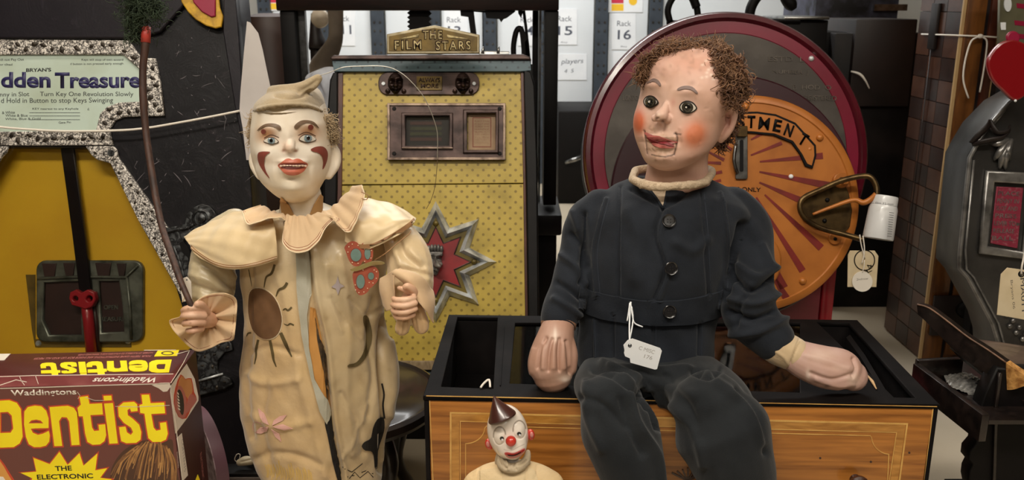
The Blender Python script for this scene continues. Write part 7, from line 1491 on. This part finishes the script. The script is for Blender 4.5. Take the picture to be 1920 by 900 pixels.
decal('pale_bib', [(896, 884), (940, 876), (990, 876), (1004, 884), (1010, 905), (1008, 960), (898, 960), (894, 900)], RB3, mat('pale_cream_bib', '#d3bd97', .85, var=('#c4ac84', 20, .35, .7), bump=(.4, 250)), rb, .0006, .0006)
# ============================================================ game box at the lower left
zt = .505
FRc = PZ(319, 719, zt); FLc = PZ(-2, 727, zt); BRc = PZ(356, 655.5, zt)
U_ = (FRc-FLc)/np.linalg.norm(FRc-FLc); Vd = np.array([-U_[1], U_[0], 0]); dep = float((BRc-FRc)@Vd)
M['boxm'] = mat('maroon_box_card', '#552320', .4, var=('#4a1c1a', 6, .4, .7), bump=(.1, 100), coat=.15); M['boxf'] = mat('faded_brown_box_front', '#66433a', .45, var=('#6f3a34', 5, .35, .7), bump=(.1, 80)); M['boxs'] = mat('dark_maroon_box_side', '#360f0e', .4); M['boxstrip'] = mat('worn_maroon_strip', '#6e2a2c', .45, var=('#8a4a48', 20, .5, .75))
t = thing('maroon_game_box', 'maroon cardboard game box with big yellow lettering and a side mouth picture', 'box', (float(FRc[0]-.2*U_[0]), float(FRc[1]+dep/2), 0)); BXT = t
bx = PlF(FRc-np.array([0, 0, zt]), U_, Vd)
BH = .30; W_ = .40
box('carton', -W_, 0, 0, dep, zt-BH, zt, M['boxm'], t, .0012, pl=bx)
fp_ = PlF(FRc, U_, (0, 0, 1.)); tpz = PlF(FRc, U_, Vd); spz = PlF(FRc, Vd, (0, 0, 1.))
plate('front_print', fp_, [[(-W_+.001, -.001), (-.001, -.001), (-.001, -BH+.001), (-W_+.001, -BH+.001)]], 0, .0004, M['boxf'], t, local=True)
plate('side_print', spz, [[(.001, -.001), (dep-.001, -.001), (dep-.001, -BH+.001), (.001, -BH+.001)]], 0, .0004, M['boxs'], t, local=True)
plate('worn_top_strip', tpz, [[(-60, 705), (320, 700), (331, 700), (322, 718), (319, 718.5), (-60, 727)]], 0, .0005, M['boxstrip'], t)
M['yell'] = mat('bright_yellow_print', '#fbe61c', .45, var=('#f2d612', 12, .4, .7)); M['redo'] = mat('orange_red_outline', '#c4472c', .45); M['wht'] = mat('white_print', '#e6dccf', .5); M['worn'] = mat('torn_white_card', '#cdbfae', .8)
zq = lambda L: [(x/3.462, 640+y/3.462) for x, y in L]
LET = {
 'D': ([(-40, 385), (60, 380), (110, 398), (138, 440), (150, 620), (130, 665), (90, 690), (-40, 695)], [(5, 465), (50, 462), (72, 484), (82, 565), (66, 590), (5, 592)]),
 'e': ([(155, 455), (178, 425), (225, 415), (270, 420), (302, 450), (318, 500), (318, 566), (232, 568), (204, 570), (215, 592), (245, 605), (275, 598), (318, 578), (326, 610), (322, 652), (300, 680), (262, 690), (220, 690), (185, 670), (165, 620), (153, 540)], [(192, 530), (205, 517), (235, 512), (262, 518), (274, 530)]),
 'n': ([(318, 425), (440, 416), (480, 430), (502, 462), (520, 675), (462, 678), (446, 520), (432, 497), (402, 495), (386, 520), (408, 682), (350, 684)], None),
 't': ([(512, 360), (572, 352), (582, 404), (665, 400), (671, 478), (590, 482), (600, 560), (612, 580), (640, 577), (636, 540), (685, 536), (692, 610), (680, 650), (650, 672), (600, 675), (565, 655), (550, 600), (535, 490), (508, 490), (500, 430), (522, 410)], None),
 'i': ([(672, 402), (735, 398), (768, 665), (708, 668)], None), 'j': ([(668, 352), (725, 350), (729, 386), (673, 389)], None),
 's': ([(763, 425), (800, 395), (870, 390), (892, 408), (897, 455), (850, 460), (842, 440), (830, 448), (832, 478), (862, 500), (905, 540), (920, 590), (915, 640), (885, 662), (820, 665), (785, 650), (775, 600), (770, 556), (816, 550), (826, 590), (848, 604), (860, 588), (848, 562), (800, 530), (768, 488)], None),
 'T': ([(915, 345), (970, 343), (979, 399), (1068, 395), (1075, 470), (985, 475), (1000, 560), (1015, 578), (1040, 572), (1035, 528), (1080, 522), (1092, 600), (1080, 640), (1045, 656), (990, 656), (960, 630), (948, 560), (935, 472), (908, 468), (902, 412), (922, 405)], None)}
def grow(poly, d):
    A = np.array(poly, float); n = len(A); ar = sum(A[i][0]*A[(i+1) % n][1]-A[(i+1) % n][0]*A[i][1] for i in range(n)); sg_ = 1 if ar > 0 else -1; out = []
    for i in range(n):
        a = A[i]-A[i-1]; b_ = A[(i+1) % n]-A[i]; a /= np.linalg.norm(a)+1e-9; b_ /= np.linalg.norm(b_)+1e-9; na = np.array([a[1], -a[0]])*sg_; nb = np.array([b_[1], -b_[0]])*sg_; m_ = na+nb; m_ /= np.linalg.norm(m_)+1e-9; out.append(tuple(A[i]+m_*d/max(m_@na, .5)))
    return out
for k, (o_, h_) in LET.items():
    ls = [zq(grow(o_, 6))]+([zq(grow(h_, -5))] if h_ else []); plate('letter_outline', fp_, ls, .0004, .0007, M['redo'], t)
    ls = [zq(grow(o_, -3))]+([zq(grow(h_, 4))] if h_ else []); plate('letter', fp_, ls, .0007, .0011, M['yell'], t)
    f = lambda L: [(322-(x+40)/1132*245-(y-345)/350*-6-6, 701-(y-345)/350*27+(x+40)/1132*3) for x, y in L]
    plate('top_letter', tpz, [f(o_)]+([f(h_)] if h_ else []), .0002, .0007, M['yell'], t)
text('maker_print', 'Waddingtons', fp_, 22, 745.5, 144, 743, 14, M['wht'], t, w=.0004, th=.0003, bold=.015); text('maker_print', 'Waddingtons', tpz, 301, 704, 182, 705.5, 12, M['wht'], t, w=.0005, th=.0003, bold=.015)
text('fine_print', 'NUMBER OF PLAYERS 2 TO 4 PLAYERS AGE 6 YEARS AND OVER', tpz, 288, 660, 148, 664, 2.6, M['pinkpl'], t, w=.0002, th=.0002); text('fine_print', 'FOUR TEETH GAME INSTRUCTIONS ARE INSIDE BOX LID AND ALL PIECES', tpz, 284, 666, 66, 671, 3, M['pinkpl'], t, w=.0002, th=.0002)
yp = plate('yellow_patch', tpz, [[(296, 657), (336, 656), (332, 667), (289, 668)]], 0, .0005, M['yell'], t); plate('patch_ring', tpz, [circ(314, 662, 12, 20, ry=3.6), circ(314, 662, 9, 20, ry=2.4)], .0005, .0008, M['olivep'], yp)
plate('white_label', tpz, [[(-40, 664), (20, 663), (8, 675), (-40, 677)]], 0, .0005, M['wht'], t)
plate('starburst', fp_, [zq([(118, 850), (230, 840), (210, 748), (320, 790), (385, 706), (440, 793), (520, 713), (546, 800), (642, 712), (627, 830), (710, 815), (660, 885), (745, 890), (680, 950), (600, 1000), (300, 1000), (160, 960), (200, 885)])], .0004, .0007, M['redo'], t)
plate('starburst', fp_, [zq([(134, 854), (236, 846), (217, 757), (322, 798), (385, 718), (438, 803), (515, 726), (541, 808), (632, 728), (618, 838), (696, 824), (650, 886), (725, 896), (676, 945), (598, 992), (304, 992), (176, 955), (210, 890)])], .0007, .001, M['yell'], t)
M['blkp'] = mat('black_box_print', '#14100e', .5)
text('slogan', 'THE', fp_, 104, 883, 135, 882, 9, M['blkp'], t, w=.001, th=.0002, bold=.02); text('slogan', 'ELECTRONIC', fp_, 70, 899, 175, 896.5, 9, M['blkp'], t, w=.001, th=.0002, bold=.02)
# printed boy's hair and orange piece
M['hairp'] = mat('printed_brown_hair', '#4e3324', .5); M['hairq'] = mat('printed_blond_hair', '#b98950', .5, var=('#8a5e34', 60, .4, .7)); M['hairr'] = mat('printed_mid_hair', '#7c5434', .5)
plate('hair_print', fp_, [splc(zq([(715, 880), (735, 800), (790, 720), (870, 665), (960, 640), (1060, 650), (1118, 640), (1128, 760), (1150, 1040), (720, 1040)]), 3)], .0004, .0006, M['hairp'], t)
rs_ = np.random.RandomState(21)
for i in range(70):
    a = rs_.uniform(-1, 1); x0, y0 = 985+a*125, 648+abs(a)**2*60+rs_.uniform(-6, 20); x1, y1 = x0+a*90-40+rs_.uniform(-25, 25), y0+rs_.uniform(110, 260)
    x1 = min(max(x1, 720), 1140); p_ = spl(zq([(x0, y0), ((x0+x1)/2+a*22, (y0+y1)/2-10), (x1, y1)]), 4)
    line2('hair_strand_print', fp_, p_, rs_.uniform(1, 2.6), .0006, .0007+i*2e-6, M['hairq' if i % 2 else 'hairr'], t)
plate('orange_shape_print', fp_, [zq([(-60, 760), (0, 762), (30, 800), (60, 850), (95, 905), (95, 1040), (-60, 1040)])], .0004, .0006, M['redo'], t); plate('orange_shape_print', fp_, [zq([(-60, 775), (0, 778), (26, 815), (50, 860), (84, 915), (84, 1040), (-60, 1040)])], .0006, .0008, mat('peach_print', '#d99a4a', .5), t)
plate('orange_shape_print', fp_, [zq([(-60, 875), (20, 880), (40, 910), (-60, 1000)])], .0008, .001, M['wht'], t)
# worn corners and creases
plate('torn_corner', fp_, [zq([(985, 285), (1040, 270), (1100, 268), (1108, 295), (1085, 325), (1060, 328), (1030, 305)])], .0004, .0008, M['worn'], t)
for L, wd in (([(0, 748), (60, 746), (120, 742)], 0), ):
    pass
for L in ([(0, 728.5), (60, 727), (150, 724), (230, 721.5), (316, 719.5)],): line2('edge_wear', fp_, L, 1.6, .0004, .0008, M['worn'], t)
for L in ([(321, 735), (326, 770), (331, 810), (336, 850), (342, 900)],): line2('edge_wear', fp_, L, 1.4, .0004, .0007, M['worn'], t)
for L in ([(320, 718), (328, 706), (344, 680), (356, 656)], [(-30, 707), (60, 704), (180, 702.5), (325, 701)], [(36, 704), (40, 714), (46, 722)], [(66, 703), (72, 720)], [(0, 722), (30, 712), (50, 716)], [(330, 664), (345, 660), (356, 657)], [(270, 656.5), (330, 656)]): line2('crease', tpz, L, 1.1, .0005, .0009, M['worn'], t)
for L in ([(145, 735), (150, 742), (146, 748)], [(160, 745), (178, 751), (196, 751)], [(216, 762), (260, 763), (318, 760)]): line2('crease', fp_, L, .9, .0011, .0013, M['worn'], t)
plate('scuff', fp_, [rect(82, 700, 108, 721)], .0004, .0005, M['boxstrip'], t) if False else None
# picture on the side panel
zs = lambda L: [(300+x/3.464, 640+y/3.464) for x, y in L]
mp_ = plate('mouth_picture', spz, [zs([(174, 146), (72, 286), (68, 330), (100, 600), (176, 500), (250, 385), (250, 360), (226, 245)])], .0004, .0007, M['wht'], t)
M['peachp'] = mat('peach_side_print', '#c98850', .5); M['rosep'] = mat('rose_side_print', '#b86a60', .5)
plate('outline_scrap', spz, [splc(zs([(135, 215), (165, 245), (205, 240), (222, 330), (240, 380), (200, 440), (172, 500), (120, 490), (90, 400), (100, 300)]), 2)], .0007, .0009, M['redo'], mp_)
plate('fingers', spz, [splc(zs([(140, 225), (165, 250), (198, 245), (212, 320), (185, 380), (150, 320), (118, 290)]), 2)], .0009, .0011, M['peachp'], mp_)
plate('lips', spz, [splc(zs([(120, 290), (150, 310), (172, 380), (170, 470), (150, 500), (118, 480), (95, 400)]), 2)], .0011, .0013, M['rosep'], mp_)
plate('lower_fingers', spz, [splc(zs([(200, 340), (238, 370), (230, 400), (196, 440), (170, 470), (176, 400)]), 2)], .0011, .0013, M['rosep'], mp_)
plate('open_mouth', spz, [splc(zs([(124, 312), (140, 330), (154, 380), (156, 450), (146, 480), (128, 450), (114, 380), (114, 330)]), 2)], .0013, .0015, M['blkp'], mp_)
for k in range(6): plate('tooth_print', spz, [zs([(112+k*.4, 330+k*20), (120+k*1.5, 334+k*20), (124+k*2, 348+k*20), (116+k, 346+k*20)])], .0015, .0017, M['wht'], mp_)
plate('side_label', spz, [zs([(110, 628), (142, 596), (182, 870), (150, 905)])], .0004, .0007, M['wht'], t)
text('side_print_text', 'CONTENTS', spz, 340, 826, 346, 886, 3, M['inkthin'], t, w=.0007, th=0); text('side_print_text', 'ELECTRONIC', spz, 375, 852, 380, 900, 3, M['pinkpl'], t, w=.0004, th=0); text('side_print_text', 'WARNING', spz, 331, 848, 334, 878, 2, M['wht'], t, w=.0004, th=0)
plate('yellow_corner', spz, [zs([(230, 905), (246, 865), (262, 905)])], .0004, .0007, M['yell'], t)
# crate under the box
tc_ = thing('wooden_crate', 'plain wooden crate under the maroon game box', 'crate', (t.location[0], t.location[1], 0))
box('crate_body', -W_-.0, .012, -.012, dep+.012, 0, zt-BH, M['palewood'], tc_, .002, pl=bx)
# ============================================================ mauve drum beside the box
M['mauve'] = mat('mauve_painted_drum', '#6f4e58', .4, var=('#5e404c', 8, .4, .7), bump=(.1, 60)); M['mauvee'] = mat('pale_chipped_edge', '#a58f94', .5, var=('#6a4e54', 50, .45, .6))
t = thing('mauve_disc', 'mauve painted round disc standing behind the right side of the game box', 'disc', (P(375, 860, 1.36)[0], 1.36, 0))
dc = P(372, 862, 1.36); rr = 98*mpp(372, 862, 1.36); ya = math.radians(-52)
du = np.array([math.cos(ya), math.sin(ya), 0]); dn = np.cross(du, (0, 0, 1.)); 
lathe('disc_face', [(rr, -.02), (rr, 0), (rr-.002, .001), (.001, .001)], dc, M['mauve'], t, 72, a=du, b=(0, 0, 1), cc=dn)
lathe('chipped_rim', [(rr-.0015, 0), (rr+.0008, 0), (rr+.0008, .0015), (rr-.0015, .0015)], dc, M['mauvee'], t, 72, a=du, b=(0, 0, 1), cc=dn)
box('foot', dc[0]-.03, dc[0]+.03, dc[1]-.02, dc[1]+.02, 0, dc[2]-rr+.004, M['blackm'], t)
# small cream knob on a dark ledge
tk = thing('dark_ledge', 'dark flat ledge at the bottom between the mauve disc and the clown', 'ledge', (P(440, 885, 1.41)[0], 1.41, 0))
zl = P(450, 880, 1.41)[2]
box('ledge_top', P(395, 885, 1.40)[0], P(500, 885, 1.40)[0], 1.395, 1.43, zl-.006, zl, M['black'], tk, .001); box('pale_edge', P(425, 890, 1.40)[0], P(500, 890, 1.40)[0], 1.392, 1.40, zl-.03, zl-.007, mat('greige_edge', '#6a6058', .6), tk); box('ledge_base', P(400, 885, 1.42)[0], P(475, 885, 1.42)[0], 1.401, 1.425, 0, zl-.0065, M['blackm'], tk)
tk2 = thing('cream_toggle', 'small cream toggle with a loop of string lying on the dark ledge', 'toggle', P(458, 872, 1.412))
V, F = fuse([chain([(450, 867, 1.412, 7), (460, 864, 1.412, 9), (470, 864, 1.412, 8)])], .0012, 2); S = Sc(V, F, '#ffffff'); S.fold([(452, 866), (470, 862)], 2, -.002); mk('toggle', S.V, S.F, mat('cream_plastic', '#cfc2a4', .4, var=('#b8a888', 60, .4, .7)), tk2)
tube('loop', [P(448, 868, 1.412), P(440, 862, 1.412), P(444, 852, 1.412), P(450, 852, 1.412), P(449, 860, 1.412)], .0008, M['string'], tk2, 6, 4)
